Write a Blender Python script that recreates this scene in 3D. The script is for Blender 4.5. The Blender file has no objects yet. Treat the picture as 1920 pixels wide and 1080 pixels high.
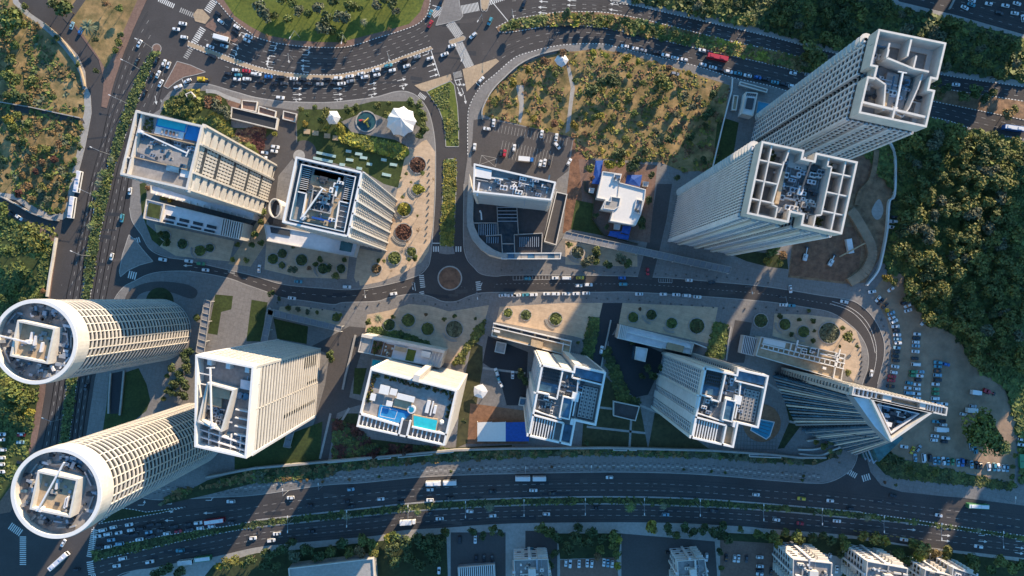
import bpy, math, random
from mathutils import Vector, noise
R=math.radians; rnd=random.Random(7)
sc=bpy.context.scene
# ---------- camera: drone 377 m up, looking straight down ----------
S=0.295; H=377.0; CX,CY=960,556
cam=bpy.data.cameras.new('camera'); co=bpy.data.objects.new('camera',cam); sc.collection.objects.link(co)
co.location=(0,0,H); cam.sensor_width=36; cam.lens=36*H/(1920*S); cam.shift_y=16/1920
cam.clip_end=5000; cam.clip_start=1; sc.camera=co
# ---------- light ----------
AZ=R(57); EL=R(17)       # towards the sun, from +X counter-clockwise
w=bpy.data.worlds.new('World'); sc.world=w; w.use_nodes=True
nt=w.node_tree; bg=nt.nodes['Background']; sky=nt.nodes.new('ShaderNodeTexSky')
sky.sky_type='NISHITA'; sky.sun_disc=False; sky.sun_elevation=EL; sky.sun_rotation=math.pi/2-AZ
sky.altitude=50; sky.air_density=1.6; sky.dust_density=0.3; sky.ozone_density=4.0
tint=nt.nodes.new('ShaderNodeMix'); tint.data_type='RGBA'; tint.blend_type='MULTIPLY'; tint.inputs['Factor'].default_value=1
tint.inputs[7].default_value=(0.54,0.92,1.20,1)      # clear winter sky, deep blue
nt.links.new(sky.outputs[0],tint.inputs[6]); nt.links.new(tint.outputs[2],bg.inputs[0]); bg.inputs[1].default_value=0.115
sl=bpy.data.lights.new('sun','SUN'); sl.energy=4.6; sl.angle=R(0.5); sl.color=(1.0,0.79,0.56)
so=bpy.data.objects.new('sun',sl); sc.collection.objects.link(so)
so.rotation_euler=Vector((math.cos(AZ)*math.cos(EL),math.sin(AZ)*math.cos(EL),math.sin(EL))).to_track_quat('Z','Y').to_euler()
so.location=(300,450,300)
sc.view_settings.view_transform='Standard'; sc.view_settings.look='None'
sc.view_settings.exposure=1.42; sc.view_settings.gamma=1
# ---------- helpers ----------
C=sc.collection
def W(px,py,z=0.0):
    k=S*(H-z)/H; return Vector(((px-CX)*k,(CY-py)*k,z))
def g(px,py): return W(px,py,0)
MATS={}
def mat(name,col,rough=0.85,var=0.15,scale=0.5,col2=None,metal=0,kind='noise',spec=0.3,var2=None,scale2=0.03,coat=0):
    if name in MATS: return MATS[name]
    m=bpy.data.materials.new(name); m.use_nodes=True; n=m.node_tree; b=n.nodes['Principled BSDF']
    b.inputs['Roughness'].default_value=rough; b.inputs['Metallic'].default_value=metal
    b.inputs['Specular IOR Level'].default_value=spec; b.inputs['Coat Weight'].default_value=coat
    geo=n.nodes.new('ShaderNodeNewGeometry')
    def noi(sc_,det=5):
        t=n.nodes.new('ShaderNodeTexNoise'); t.inputs['Scale'].default_value=sc_; t.inputs['Detail'].default_value=det
        t.inputs['Roughness'].default_value=0.65
        n.links.new(geo.outputs['Position'],t.inputs['Vector']); return t
    c1=tuple(col)+(1,); c2=tuple(col2)+(1,) if col2 else tuple(x*(1-var) for x in col)+(1,)
    t=noi(scale); r=n.nodes.new('ShaderNodeValToRGB'); r.color_ramp.elements[0].position=0.35; r.color_ramp.elements[1].position=0.65
    hi=c1 if col2 else tuple(min(1,x*(1+var)) for x in col)+(1,)
    r.color_ramp.elements[0].color=c2; r.color_ramp.elements[1].color=hi
    n.links.new(t.outputs['Fac'],r.inputs['Fac'])
    mx=n.nodes.new('ShaderNodeMix'); mx.data_type='RGBA'; mx.blend_type='MULTIPLY'; mx.inputs['Factor'].default_value=1
    t2=noi(scale2,3); r2=n.nodes.new('ShaderNodeValToRGB'); v2=var if var2 is None else var2
    r2.color_ramp.elements[0].position=0.3; r2.color_ramp.elements[1].position=0.7
    r2.color_ramp.elements[0].color=(1-v2,)*3+(1,); r2.color_ramp.elements[1].color=(1,1,1,1)
    n.links.new(t2.outputs['Fac'],r2.inputs['Fac'])
    n.links.new(r.outputs['Color'],mx.inputs[6]); n.links.new(r2.outputs['Color'],mx.inputs[7])
    last=mx.outputs[2]
    if kind in('tiles','planks','stripes'):
        bk=n.nodes.new('ShaderNodeTexBrick'); mp=n.nodes.new('ShaderNodeMapping'); mp.inputs['Rotation'].default_value[2]=R(13)
        n.links.new(geo.outputs['Position'],mp.inputs['Vector']); n.links.new(mp.outputs[0],bk.inputs['Vector'])
        w_,h_,off=(2.4,2.4,0) if kind=='tiles' else ((9,0.9,0.5) if kind=='planks' else (200,2.2,0))
        bk.inputs['Brick Width'].default_value=w_; bk.inputs['Row Height'].default_value=h_; bk.inputs['Scale'].default_value=1
        bk.inputs['Mortar Size'].default_value=0.05; bk.offset=off
        bk.inputs['Color1'].default_value=(1,1,1,1); bk.inputs['Color2'].default_value=(0.87,0.87,0.87,1); bk.inputs['Mortar'].default_value=(0.62,0.62,0.62,1)
        m3=n.nodes.new('ShaderNodeMix'); m3.data_type='RGBA'; m3.blend_type='MULTIPLY'; m3.inputs['Factor'].default_value=0.8
        n.links.new(last,m3.inputs[6]); n.links.new(bk.outputs['Color'],m3.inputs[7]); last=m3.outputs[2]
    if kind=='leaf':   # each leaf clump face has its own tone
        at=n.nodes.new('ShaderNodeAttribute'); at.attribute_name='tone'
        oi=n.nodes.new('ShaderNodeObjectInfo'); hs=n.nodes.new('ShaderNodeHueSaturation')
        mr=n.nodes.new('ShaderNodeMapRange'); mr.inputs['To Min'].default_value=0.47; mr.inputs['To Max'].default_value=0.52
        n.links.new(oi.outputs['Random'],mr.inputs['Value']); n.links.new(mr.outputs[0],hs.inputs['Hue'])
        m3=n.nodes.new('ShaderNodeMapRange'); m3.inputs['To Min'].default_value=0.45; m3.inputs['To Max'].default_value=1.6
        n.links.new(at.outputs['Fac'],m3.inputs['Value']); n.links.new(m3.outputs[0],hs.inputs['Value'])
        n.links.new(last,hs.inputs['Color']); last=hs.outputs[0]
        b.inputs['Subsurface Weight'].default_value=0.0
    if kind=='ground':
        bp=n.nodes.new('ShaderNodeBump'); bp.inputs['Strength'].default_value=0.6; bp.inputs['Distance'].default_value=0.5
        n.links.new(t.outputs['Fac'],bp.inputs['Height']); n.links.new(bp.outputs[0],b.inputs['Normal'])
    n.links.new(last,b.inputs['Base Color'])
    MATS[name]=m; return m
class MB:
    def __init__(s): s.v=[]; s.f=[]; s.mi=[]; s.ms=[]; s.tone=None
    def m(s,mt):
        if mt not in s.ms: s.ms.append(mt)
        return s.ms.index(mt)
    def face(s,pts,mt):
        b=len(s.v); s.v+= [tuple(p) for p in pts]; s.f.append(tuple(range(b,b+len(pts)))); s.mi.append(s.m(mt))
    def prism(s,pts,z0,z1,mt,top=None,bottom=False,pts1=None):
        n=len(pts); b=len(s.v); q=pts1 or pts
        area=sum(pts[i][0]*pts[(i+1)%n][1]-pts[(i+1)%n][0]*pts[i][1] for i in range(n))
        if area<0: pts=list(reversed(pts)); q=list(reversed(q))
        s.v+=[(p[0],p[1],z0) for p in pts]+[(p[0],p[1],z1) for p in q]; k=s.m(mt)
        for i in range(n):
            j=(i+1)%n; s.f.append((b+i,b+j,b+n+j,b+n+i)); s.mi.append(k)
        s.f.append(tuple(range(b+n,b+2*n))); s.mi.append(s.m(top) if top else k)
        if bottom: s.f.append(tuple(range(b+n-1,b-1,-1))); s.mi.append(k)
    def ring(s,pts,t,z0,z1,mt,pts_in=None):
        o=ccw(pts); i_=pts_in or inset(o,t); n=len(o); b=len(s.v); k=s.m(mt)
        s.v+=[(p[0],p[1],z0) for p in o]+[(p[0],p[1],z1) for p in o]+[(p[0],p[1],z0) for p in i_]+[(p[0],p[1],z1) for p in i_]
        for a in range(n):
            c=(a+1)%n
            for fc in((b+a,b+c,b+n+c,b+n+a),(b+2*n+c,b+2*n+a,b+3*n+a,b+3*n+c),(b+n+a,b+n+c,b+3*n+c,b+3*n+a),(b+c,b+a,b+2*n+a,b+2*n+c)):
                s.f.append(fc); s.mi.append(k)
    def box(s,c,sx,sy,z0,z1,mt,rot=0,top=None):
        ca,sa=math.cos(rot),math.sin(rot)
        s.prism([(c[0]+x*ca-y*sa,c[1]+x*sa+y*ca) for x,y in((-sx/2,-sy/2),(sx/2,-sy/2),(sx/2,sy/2),(-sx/2,sy/2))],z0,z1,mt,top,True)
    def bar(s,a,b_,wd,z0,z1,mt):
        d=Vector((b_[0]-a[0],b_[1]-a[1])); L=d.length
        if L<1e-4: return
        nn=Vector((-d.y,d.x))/L*wd/2
        s.prism([(a[0]-nn.x,a[1]-nn.y),(b_[0]-nn.x,b_[1]-nn.y),(b_[0]+nn.x,b_[1]+nn.y),(a[0]+nn.x,a[1]+nn.y)],z0,z1,mt,None,True)
    def beam(s,a,b_,r,mt,n=6,r2=None):     # tube between two 3-D points
        a=Vector(a); b_=Vector(b_); q=(b_-a).to_track_quat('Z','Y'); r2=r if r2 is None else r2; k=len(s.v)
        for P,rr in((a,r),(b_,r2)):
            for i in range(n):
                s.v.append(tuple(P+q@Vector((rr*math.cos(2*math.pi*i/n),rr*math.sin(2*math.pi*i/n),0))))
        mi=s.m(mt)
        for i in range(n):
            j=(i+1)%n; s.f.append((k+i,k+j,k+n+j,k+n+i)); s.mi.append(mi)
        s.f.append(tuple(range(k+n,k+2*n))); s.mi.append(mi)
    def cyl(s,c,r,z0,z1,mt,n=24,r1=None,top=None):
        s.prism(circ(c,r,n),z0,z1,mt,top,True,circ(c,r if r1 is None else r1,n))
    def mesh(s,name,org=(0,0,0)):
        me=bpy.data.meshes.new(name); o=Vector(org)
        me.from_pydata([tuple(Vector(p)-o) for p in s.v],[],s.f)
        for mt in s.ms: me.materials.append(mt)
        me.polygons.foreach_set('material_index',s.mi)
        if s.tone:
            at=me.attributes.new('tone','FLOAT','FACE'); at.data.foreach_set('value',s.tone)
        me.update(); return me
    def build(s,name,parent=None,org=None):
        if not s.f: return None
        if parent is not None: org=worg(parent)
        elif org is None: org=(0,0,0)
        o=bpy.data.objects.new(name,s.mesh(name,org)); C.objects.link(o)
        if parent is not None: o.parent=parent
        else: o.location=org
        return o
def worg(o):
    v=Vector((0,0,0))
    while o is not None: v+=o.location; o=o.parent
    return v
def ccw(p):
    n=len(p); a=sum(p[i][0]*p[(i+1)%n][1]-p[(i+1)%n][0]*p[i][1] for i in range(n))
    return list(p) if a>0 else list(reversed(p))
def inset(pts,t):
    n=len(pts); out=[]
    for i in range(n):
        p0,p1,p2=Vector(pts[i-1][:2]),Vector(pts[i][:2]),Vector(pts[(i+1)%n][:2])
        d1=(p1-p0).normalized(); d2=(p2-p1).normalized(); n1=Vector((-d1.y,d1.x)); n2=Vector((-d2.y,d2.x))
        m=n1+n2
        if m.length<1e-3: m=n1
        m=m.normalized(); out.append(tuple(p1+m*(t/max(0.35,m.dot(n1)))))
    return out
def circ(c,r,n=24,a0=0): return [(c[0]+r*math.cos(a0+2*math.pi*i/n),c[1]+r*math.sin(a0+2*math.pi*i/n)) for i in range(n)]
def spl(pts,closed=False,n=5):
    P=[Vector(p) for p in pts]; out=[]; N=len(P)
    for i in range(N if closed else N-1):
        g_=lambda k:P[k%N] if closed else P[max(0,min(N-1,k))]
        a,b,c,d=g_(i-1),g_(i),g_(i+1),g_(i+2)
        for k in range(n):
            t=k/n; out.append(0.5*((2*b)+(c-a)*t+(2*a-5*b+4*c-d)*t*t+(3*b-a-3*c+d)*t**3))
    if not closed: out.append(P[-1])
    return out
def GP(pts,z=0.0): return [W(p[0],p[1],z) for p in pts]
def tag(o,label,cat,group=None):
    o['label']=label; o['category']=cat
    if group: o['group']=group
    return o
def thing(name,label,cat,loc,group=None,rz=0):
    o=bpy.data.objects.new(name,None); C.objects.link(o); o.location=loc; o.rotation_euler=(0,0,rz)
    o.empty_display_size=1; return tag(o,label,cat,group)
def struct(name,mb,kind='structure'):
    o=mb.build(name); o['kind']=kind; return o
FZ=[0]
def flat(name,pts,z,mt,smooth=False,skirt=0.0,kind='structure'):
    FZ[0]+=1; z+=FZ[0]*0.00025
    p=spl([Vector(q) for q in pts],True) if smooth else [Vector(q) for q in pts]
    m=MB(); m.prism([W(q[0],q[1]) for q in p],z-max(skirt,0.003),z,mt); return struct(name,m,kind)
def inside(x,y,poly):
    c=False; n=len(poly); j=n-1
    for i in range(n):
        xi,yi=poly[i][0],poly[i][1]; xj,yj=poly[j][0],poly[j][1]
        if (yi>y)!=(yj>y) and x<(xj-xi)*(y-yi)/(yj-yi)+xi: c=not c
        j=i
    return c
REG=[]      # things whose label gets an ordinal when it would otherwise repeat
ORD='first second third fourth fifth sixth seventh eighth ninth tenth eleventh twelfth thirteenth fourteenth fifteenth sixteenth seventeenth eighteenth nineteenth twentieth'.split()
TENS={2:'twenty',3:'thirty',4:'forty',5:'fifty'}
def ordn(i):
    return ORD[i] if i<20 else TENS[(i+1)//10]+('-'+ORD[(i+1)%10-1] if (i+1)%10 else '').replace('--','-') if (i+1)%10 else TENS[(i+1)//10][:-1]+'ieth'
def reg(o,vertical=False): REG.append((o,vertical)); return o
def finish_labels():
    d={}
    for o,v in REG: d.setdefault(o['label'],[]).append((o,v))
    for lab,L in d.items():
        if len(L)==1 or len(L)>45: continue
        v=L[0][1]; L.sort(key=lambda t:(-t[0].location.y if v else t[0].location.x))
        for i,(o,_) in enumerate(L): o['label']=lab+', '+ordn(i)+(' from the top' if v else ' from the left')
# ---------- materials ----------
asph=mat('asphalt',(0.062,0.056,0.054),0.85,0.10,1.2,var2=0.28,scale2=0.05)
asphw=mat('asphalt_worn',(0.050,0.046,0.045),0.8,0.12,1.0,var2=0.25,scale2=0.06)
asph2=mat('asphalt_older',(0.080,0.072,0.068),0.9,0.10,0.9,var2=0.25,scale2=0.04)
asph3=mat('asphalt_fresh',(0.032,0.034,0.038),0.8,0.10,1.2,var2=0.2)
soil=mat('dry_soil',(0.33,0.20,0.115),0.95,0.3,0.25,(0.14,0.09,0.055),kind='ground',var2=0.3)
drygrass=mat('dry_grass',(0.40,0.26,0.115),0.95,0.3,0.16,(0.12,0.105,0.04),kind='ground',var2=0.35,scale2=0.06)
brownsoil=mat('brown_soil',(0.26,0.135,0.08),0.95,0.3,0.3,(0.13,0.07,0.045),kind='ground')
lotdirt=mat('packed_dirt',(0.36,0.25,0.165),0.95,0.2,0.15,(0.24,0.17,0.115),kind='ground',var2=0.25)
grass=mat('lawn',(0.060,0.082,0.022),0.95,0.3,0.8,(0.035,0.05,0.016),var2=0.35,scale2=0.12)  # lawn green darkened for shaded gardens, shade put into the colour
grass2=mat('lawn_sun_tinted',(0.15,0.17,0.03),0.95,0.3,0.7,(0.07,0.10,0.02),var2=0.3,scale2=0.1)  # brighter copy of the lawn, sunlight put into the colour
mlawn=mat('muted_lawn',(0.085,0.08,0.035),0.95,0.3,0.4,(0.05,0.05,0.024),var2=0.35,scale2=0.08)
dgrass=mat('dark_ground_cover',(0.05,0.065,0.025),0.95,0.3,0.5,(0.03,0.038,0.016),var2=0.3)  # dark green ground under planting and trees
pave=mat('paving',(0.21,0.195,0.18),0.85,0.12,0.8,kind='tiles',var2=0.2)
pave2=mat('sand_paving',(0.42,0.31,0.20),0.85,0.10,0.8,kind='tiles',var2=0.18)
sandp=mat('sand_plaza',(0.50,0.37,0.25),0.9,0.12,0.4,var2=0.2,kind='stripes')
concr=mat('concrete',(0.33,0.31,0.28),0.85,0.12,0.6,var2=0.2)
redp=mat('red_paving',(0.20,0.125,0.095),0.9,0.15,0.8,var2=0.2,kind='tiles')
white=mat('white_paint',(0.62,0.60,0.56),0.6,0.04,0.8,var2=0.08)
mark=mat('road_marking',(0.62,0.60,0.55),0.7,0.12,1.5,var2=0.2)
markw=mat('worn_marking',(0.40,0.38,0.34),0.7,0.25,1.0,var2=0.3)
yellow=mat('yellow_marking',(0.5,0.36,0.06),0.7,0.15,1.5)
kerbd=mat('kerb_dark',(0.10,0.095,0.09),0.8,0.1,1)
cream=mat('cream_cladding',(0.55,0.51,0.45),0.6,0.07,0.5,var2=0.16,scale2=0.12)
greyc=mat('grey_cladding',(0.62,0.60,0.59),0.6,0.07,0.5,var2=0.16,scale2=0.12)
glass=mat('window_glass',(0.020,0.028,0.036),0.18,0.5,0.45,(0.065,0.065,0.062),var2=0.6,scale2=0.35,spec=0.35)
glassg=mat('green_glass',(0.05,0.13,0.13),0.12,0.4,0.25,spec=0.6)
glassb=mat('blue_glass',(0.07,0.15,0.22),0.10,0.4,0.25,spec=0.6)
darkm=mat('dark_metal',(0.05,0.055,0.06),0.5,0.2,1)
steel=mat('steel',(0.36,0.38,0.40),0.4,0.1,1,metal=0.4)
roofd=mat('roof_deck',(0.28,0.26,0.24),0.85,0.12,0.6,var2=0.25,scale2=0.15)
rooft=mat('tan_roof',(0.40,0.30,0.19),0.85,0.15,0.5,var2=0.25,scale2=0.15)
roofb=mat('dark_roof',(0.075,0.065,0.062),0.85,0.15,0.5,var2=0.2,scale2=0.1)
pool=mat('pool_water',(0.02,0.22,0.33),0.08,0.15,0.4,spec=0.5)
poolb=mat('pool_tile',(0.03,0.20,0.42),0.3,0.15,0.4)
poolt=mat('turquoise_water',(0.03,0.40,0.44),0.08,0.1,0.4)
bluec=mat('blue_tarp',(0.015,0.07,0.28),0.6,0.15,0.8)
pergp=mat('pergola_panel',(0.20,0.20,0.205),0.6,0.1,0.8)
fabric=mat('tent_fabric',(0.60,0.59,0.58),0.6,0.05,0.5)
wood=mat('wood_deck',(0.25,0.13,0.07),0.7,0.2,0.5,kind='planks')
bark=mat('bark',(0.12,0.085,0.06),0.9,0.3,3)
L={'dark':mat('leaf_dark',(0.065,0.092,0.032),0.7,0.3,0.3,kind='leaf',var2=0.25),
   'mid':mat('leaf_mid',(0.100,0.125,0.032),0.7,0.3,0.3,kind='leaf',var2=0.25),
   'olive':mat('leaf_olive',(0.135,0.150,0.035),0.7,0.3,0.3,kind='leaf',var2=0.2),
   'yellow':mat('leaf_yellow',(0.24,0.21,0.03),0.7,0.3,0.3,kind='leaf',var2=0.2),
   'brown':mat('leaf_brown',(0.20,0.125,0.055),0.8,0.3,0.3,kind='leaf',var2=0.2),
   'grey':mat('leaf_greygreen',(0.12,0.13,0.075),0.8,0.3,0.3,kind='leaf',var2=0.2),
   'red':mat('leaf_redbrown',(0.10,0.045,0.03),0.8,0.3,0.3,kind='leaf',var2=0.2)}
# ================= GROUND =================
gm=MB(); gm.face([(-2600,-2600,0),(2600,-2600,0),(2600,2600,0),(-2600,2600,0)],soil); struct('ground',gm)
rm=MB(); rm.face([W(-160,1240)+Vector((0,0,.02)),W(2080,1240)+Vector((0,0,.02)),W(2080,-160)+Vector((0,0,.02)),W(-160,-160)+Vector((0,0,.02))],asph); struct('road_surface',rm)
def resamp(pts,n):
    P=spl(pts); L_=[0]
    for i in range(1,len(P)): L_.append(L_[-1]+(P[i]-P[i-1]).length)
    out=[]; j=0
    for k in range(n+1):
        t=L_[-1]*k/n
        while j<len(P)-2 and L_[j+1]<t: j+=1
        d=(L_[j+1]-L_[j]) or 1; out.append(P[j].lerp(P[j+1],min(1,(t-L_[j])/d)))
    return out
def dash(mb,pts,wd,on,off,z,mt,mt2=None,smooth=True):     # pts in px; alternating pieces along the line
    P=[W(p[0],p[1]) for p in (spl(pts) if smooth else [Vector(q) for q in pts])]
    pos=0.0; per=on+off
    for i in range(len(P)-1):
        a,b=P[i],P[i+1]; L_=(b-a).length; d=(b-a)/max(L_,1e-6); t=0
        while t<L_-1e-4:
            ph=(pos+t)%per
            seg=min((on-ph) if ph<on-1e-6 else (per-ph),L_-t); seg=max(seg,0.02)
            m_=mt if ph<on-1e-6 else mt2
            if m_:
                mb.bar_flat(a+d*t,a+d*min(L_,t+seg),wd,z,m_)
            t+=seg
        pos+=L_
def bar_flat(s,a,b,wd,z,mt):
    d=Vector((b[0]-a[0],b[1]-a[1]))
    if d.length<1e-4: return
    n=Vector((-d.y,d.x)).normalized()*wd/2
    s.face([(a[0]-n.x,a[1]-n.y,z),(b[0]-n.x,b[1]-n.y,z),(b[0]+n.x,b[1]+n.y,z),(a[0]+n.x,a[1]+n.y,z)],mt)
MB.bar_flat=bar_flat
kerbs=MB()
def kerb(pts,on=0.9,off=0.9,wd=0.42,z=0.155,striped=True,closed=False,smooth=True):
    if closed: pts=list(pts)+[pts[0]]
    dash(kerbs,pts,wd,on,off,z,mark if striped else concr,kerbd if striped else concr,smooth)
def block(name,pts,mt,smooth=False): return flat(name,pts,0.14,mt,smooth,0.135)
K_park=[(402,-40),(405,0),(412,8),(437,37),(470,62),(480,70),(515,80),(555,86),(600,89),(640,89),(672,83),(705,72),(745,60),(780,47),(797,33),(803,20),(807,0),(807,-40)]
K_boul_s=[(345,160),(385,157),(440,172),(480,183),(530,190),(575,192),(617,192),(660,188),(705,182),(742,172),(767,173),(787,185),(803,208),(812,240),(816,270)]
K_med=[(353,77),(400,95),(440,110),(480,124),(520,133),(555,138),(590,140),(630,140),(668,133),(705,124),(767,101),(808,87)]
K_med2=[(812,92),(767,108),(705,131),(668,141),(630,148),(590,149),(555,147),(520,141),(480,133),(440,120),(400,105),(351,86)]
block('pavement',[(-160,-160),(0,-160),(35,3),(57,25),(82,42),(105,60),(127,82),(147,105),(160,135),(162,162),(170,178),(172,212),(165,250),(160,275),(152,307),(144,337),(134,400),(118,412),(95,412),(60,398),(30,375),(-160,350)],concr)
block('pavement',[(-160,385),(0,390),(60,415),(95,440),(108,446),(105,480),(99,520),(94,560),(88,700),(84,740),(72,810),(60,870),(45,905),(20,960),(-160,990)],redp)
block('pavement',[(60,-160),(92,8),(120,32),(140,50),(160,78),(185,112),(195,150),(190,200),(200,203),(215,150),(232,100),(250,55),(275,0),(330,-160)],redp)
M1L=[(286,95),(265,130),(250,160),(235,200),(220,245),(212,270),(200,320),(180,370),(172,430),(162,482),(157,540),(145,620),(127,712),(115,810),(110,870)]
M1R=[(125,872),(132,810),(145,712),(160,620),(172,540),(177,510),(185,455),(195,405),(207,350),(217,307),(230,270),(237,250),(255,200),(270,162),(287,122),(299,98)]
block('median_strip',M1L+M1R+[(303,90),(300,84),(292,83)],dgrass); kerb(M1L); kerb(M1R)
flat('median_tip',circ((294,91),8.5,16),0.15,redp,skirt=.14); kerb(circ((294,91),8.5,16),striped=False,closed=True)
block('traffic_island',[(307,162),(325,129),(332,115),(357,122),(386,135),(368,140),(345,145),(330,154),(315,166)],redp)
kerb([(307,162),(325,129),(332,115),(357,122),(386,135),(368,140),(345,145),(330,154),(315,166)],closed=True,striped=False,smooth=False)
block('median_strip',K_med+K_med2,pave2); kerb(K_med); kerb(K_med2)
block('traffic_island',[(387,45),(400,35),(430,60),(447,75),(440,80),(412,65),(385,50)],redp)
block('traffic_island',[(366,40),(362,28),(370,17),(380,18),(394,33),(385,45)],pave2)
block('park_pavement',K_park,redp); kerb(K_park)
flat('park_lawn',[(418,-155),(420,0),(440,30),(470,50),(500,66),(555,76),(600,79),(640,79),(725,57),(767,45),(788,22),(797,-5),(800,-155)],0.15,grass2)
isl=[(817,48),(828,20),(835,-40),(856,-40),(862,10),(868,30),(862,37),(835,44)]; block('traffic_island',isl,pave); kerb(isl,closed=True,striped=False,smooth=False)
isl=[(842,81),(842,76),(868,67),(873,70),(871,75),(848,83)]; block('traffic_island',isl,pave2); kerb(isl,closed=True,striped=False,smooth=False)
isl=[(899,-40),(902,15),(908,20),(915,15),(926,-40)]; block('traffic_island',isl,pave2); kerb(isl,striped=False)
UN=[(930,52),(960,37),(1010,28),(1055,22),(1100,22),(1140,24),(1210,37),(1310,62),(1375,78),(1440,92),(1502,107),(1600,128),(1765,165),(1870,182),(2080,215)]
US=[(2080,262),(1920,225),(1750,190),(1600,158),(1527,142),(1440,120),(1335,97),(1260,80),(1185,62),(1110,50),(1060,47),(1022,50),(960,60),(935,60)]
block('median_strip',UN+US,soil); kerb(UN); kerb(US)
NK=[(1120,-40),(1142,0),(1197,12),(1297,35),(1440,68),(1565,100),(1765,140),(1920,163),(2080,187)]
block('pavement',NK+[(2080,110),(1920,65),(1790,28),(1685,3),(1600,-160),(1110,-160)],concr); kerb(NK)
flat('wood_floor',[(1165,-155),(1180,0),(1297,22),(1440,55),(1570,90),(1765,130),(1920,152),(2075,176),(2075,118),(1920,72),(1790,38),(1680,14),(1585,-155)],0.15,dgrass)
K_D=[(877,290),(877,225),(882,195),(902,162),(930,138),(960,112),(985,100),(1050,85),(1122,82),(1160,89),(1235,107),(1310,125),(1372,145),(1440,160),(1502,178),(1600,200),(1760,222),(1855,250),(2080,285)]
K_D2=[(1645,720),(1650,700),(1657,670),(1657,640),(1647,612),(1630,587),(1605,567),(1580,560),(1540,554),(1440,538),(1335,528),(1235,520),(1100,516),(960,516),(930,518),(903,514),(889,502),(874,482),(869,445),(870,345)]
block('city_block',K_D+[(2080,975),(1920,948),(1802,933),(1765,930),(1690,922),(1652,910),(1632,885),(1625,860),(1630,800)]+K_D2,pave)
kerb(K_D); kerb(K_D2,striped=False)
K_C=[(816,270),(817,300),(816,370),(811,445),(807,485),(800,503),(780,518),(720,535),(660,543),(600,540),(530,533),(475,517),(415,503),(350,488),(312,482),(282,468),(265,440),(248,415),(243,390)]
block('city_block',[(300,205),(303,190),(318,172)]+K_boul_s+K_C+[(248,340),(258,280),(285,215)],pave)
kerb(K_boul_s,striped=False,wd=.5); kerb(K_C,striped=False)
K_E=[(205,600),(213,565),(230,540),(250,528),(287,512),(340,508),(380,512),(430,522),(460,533),(500,547),(530,558),(580,565),(625,571),(645,567),(705,565),(730,558),(775,551),(805,555),(830,565),(855,565),(880,555),(905,549),(960,548),(1110,548),(1190,548),(1335,557),(1440,566),(1515,577),(1560,587),(1595,610),(1615,632),(1627,660),(1627,690),(1617,720),(1612,760),(1610,800),(1608,850),(1600,875),(1588,887),(1560,902),(1527,906),(1440,900),(1350,892),(1260,887),(1135,885),(960,888),(880,890),(780,895),(680,905),(605,910),(480,928),(390,933),(300,937),(262,932)]
block('city_block',K_E+[(200,945),(155,940),(152,870),(163,810),(178,712)],pave); kerb(K_E,striped=False)
isl=[(242,440),(256,452),(267,467),(287,490),(262,497),(240,507),(226,519),(224,508),(230,477)]; block('traffic_island',isl,pave); kerb(isl,closed=True,striped=False,smooth=False)
isl=[(185,982),(225,952),(250,955),(275,960),(350,950),(300,962),(230,974)]; block('traffic_island',isl,dgrass); kerb(isl,closed=True,smooth=False)
isl=[(777,160),(845,139),(848,150),(800,172),(790,170)]; block('traffic_island',isl,pave2)
isl=[(867,130),(930,110),(936,115),(905,142),(875,172)]; block('traffic_island',isl,pave2)
MG1=[(800,172),(825,160),(845,152),(852,160),(858,200),(860,235),(860,275),(836,275),(834,235),(822,202)]; block('median_strip',MG1,grass2); kerb(MG1,closed=True,striped=False,smooth=False)
MG2=[(832,303),(840,298),(855,297),(856,342),(853,400),(850,462),(825,460),(828,400),(831,350)]; block('median_strip',MG2,grass2); kerb(MG2,closed=True,striped=False,smooth=False)
flat('crossing_refuge',[(825,461),(850,463),(853,476),(838,477),(823,475)],0.15,pave,skirt=.14)
# roundabout
flat('roundabout_island',circ((843.5,521.5),22,40),0.2,brownsoil,skirt=.19); kerb(circ((843.5,521.5),22,40),closed=True,striped=False,wd=.7,z=.215,smooth=False)
HU=[(172,1035),(250,1015),(350,997),(435,985),(480,976),(680,954),(800,942),(960,935),(1135,932),(1285,935),(1435,945),(1615,961),(1710,974),(1852,995),(1960,1010),(2080,1030)]
HL=[(2080,1040),(1960,1019),(1852,1002),(1710,981),(1590,970),(1435,956),(1285,948),(1135,944),(960,947),(780,957),(680,967),(480,988),(375,1007),(250,1035),(172,1052)]
block('median_strip',HU+HL,dgrass); kerb(HU[:5],wd=.5);kerb(HU[11:],wd=.5); kerb(HU[4:12],striped=False); kerb(HL[:4]); kerb(HL[3:12],striped=False); kerb(HL[11:])
K_S=[(180,1140),(215,1085),(250,1070),(287,1065),(350,1052),(400,1045),(480,1027),(560,1018),(705,1005),(755,995),(837,990),(960,982),(1210,980),(1385,987),(1440,992),(1600,1005),(1702,1022),(1815,1035),(1960,1052),(2080,1070)]
block('city_block',K_S+[(2080,1240),(100,1240)],concr); kerb(K_S,striped=False)
# overlays
z=0.15
flat('dry_field',[(-155,-155),(-5,-155),(25,6),(50,30),(75,48),(98,68),(120,92),(138,115),(150,140),(153,165),(158,180),(158,212),(150,245),(147,275),(140,305),(132,337),(122,398),(95,402),(65,388),(30,365),(-155,340)],z,drygrass)
flat('alley',[(0,190),(60,200),(110,212),(155,222),(160,232),(120,228),(70,217),(0,203)],z+.01,asph2)
flat('lawn',[(-155,392),(0,400),(55,424),(90,447),(99,452),(96,500),(90,545),(84,600),(76,700),(72,740),(62,800),(50,870),(0,940),(-155,980)],z,grass)
flat('dry_verge',[(80,-155),(100,8),(125,30),(145,50),(165,78),(188,112),(198,130),(212,105),(232,58),(258,0),(300,-155)],z,drygrass)
flat('lane',[(150,-10),(168,-10),(140,30),(128,45),(118,34)],z+.01,asph2)
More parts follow.
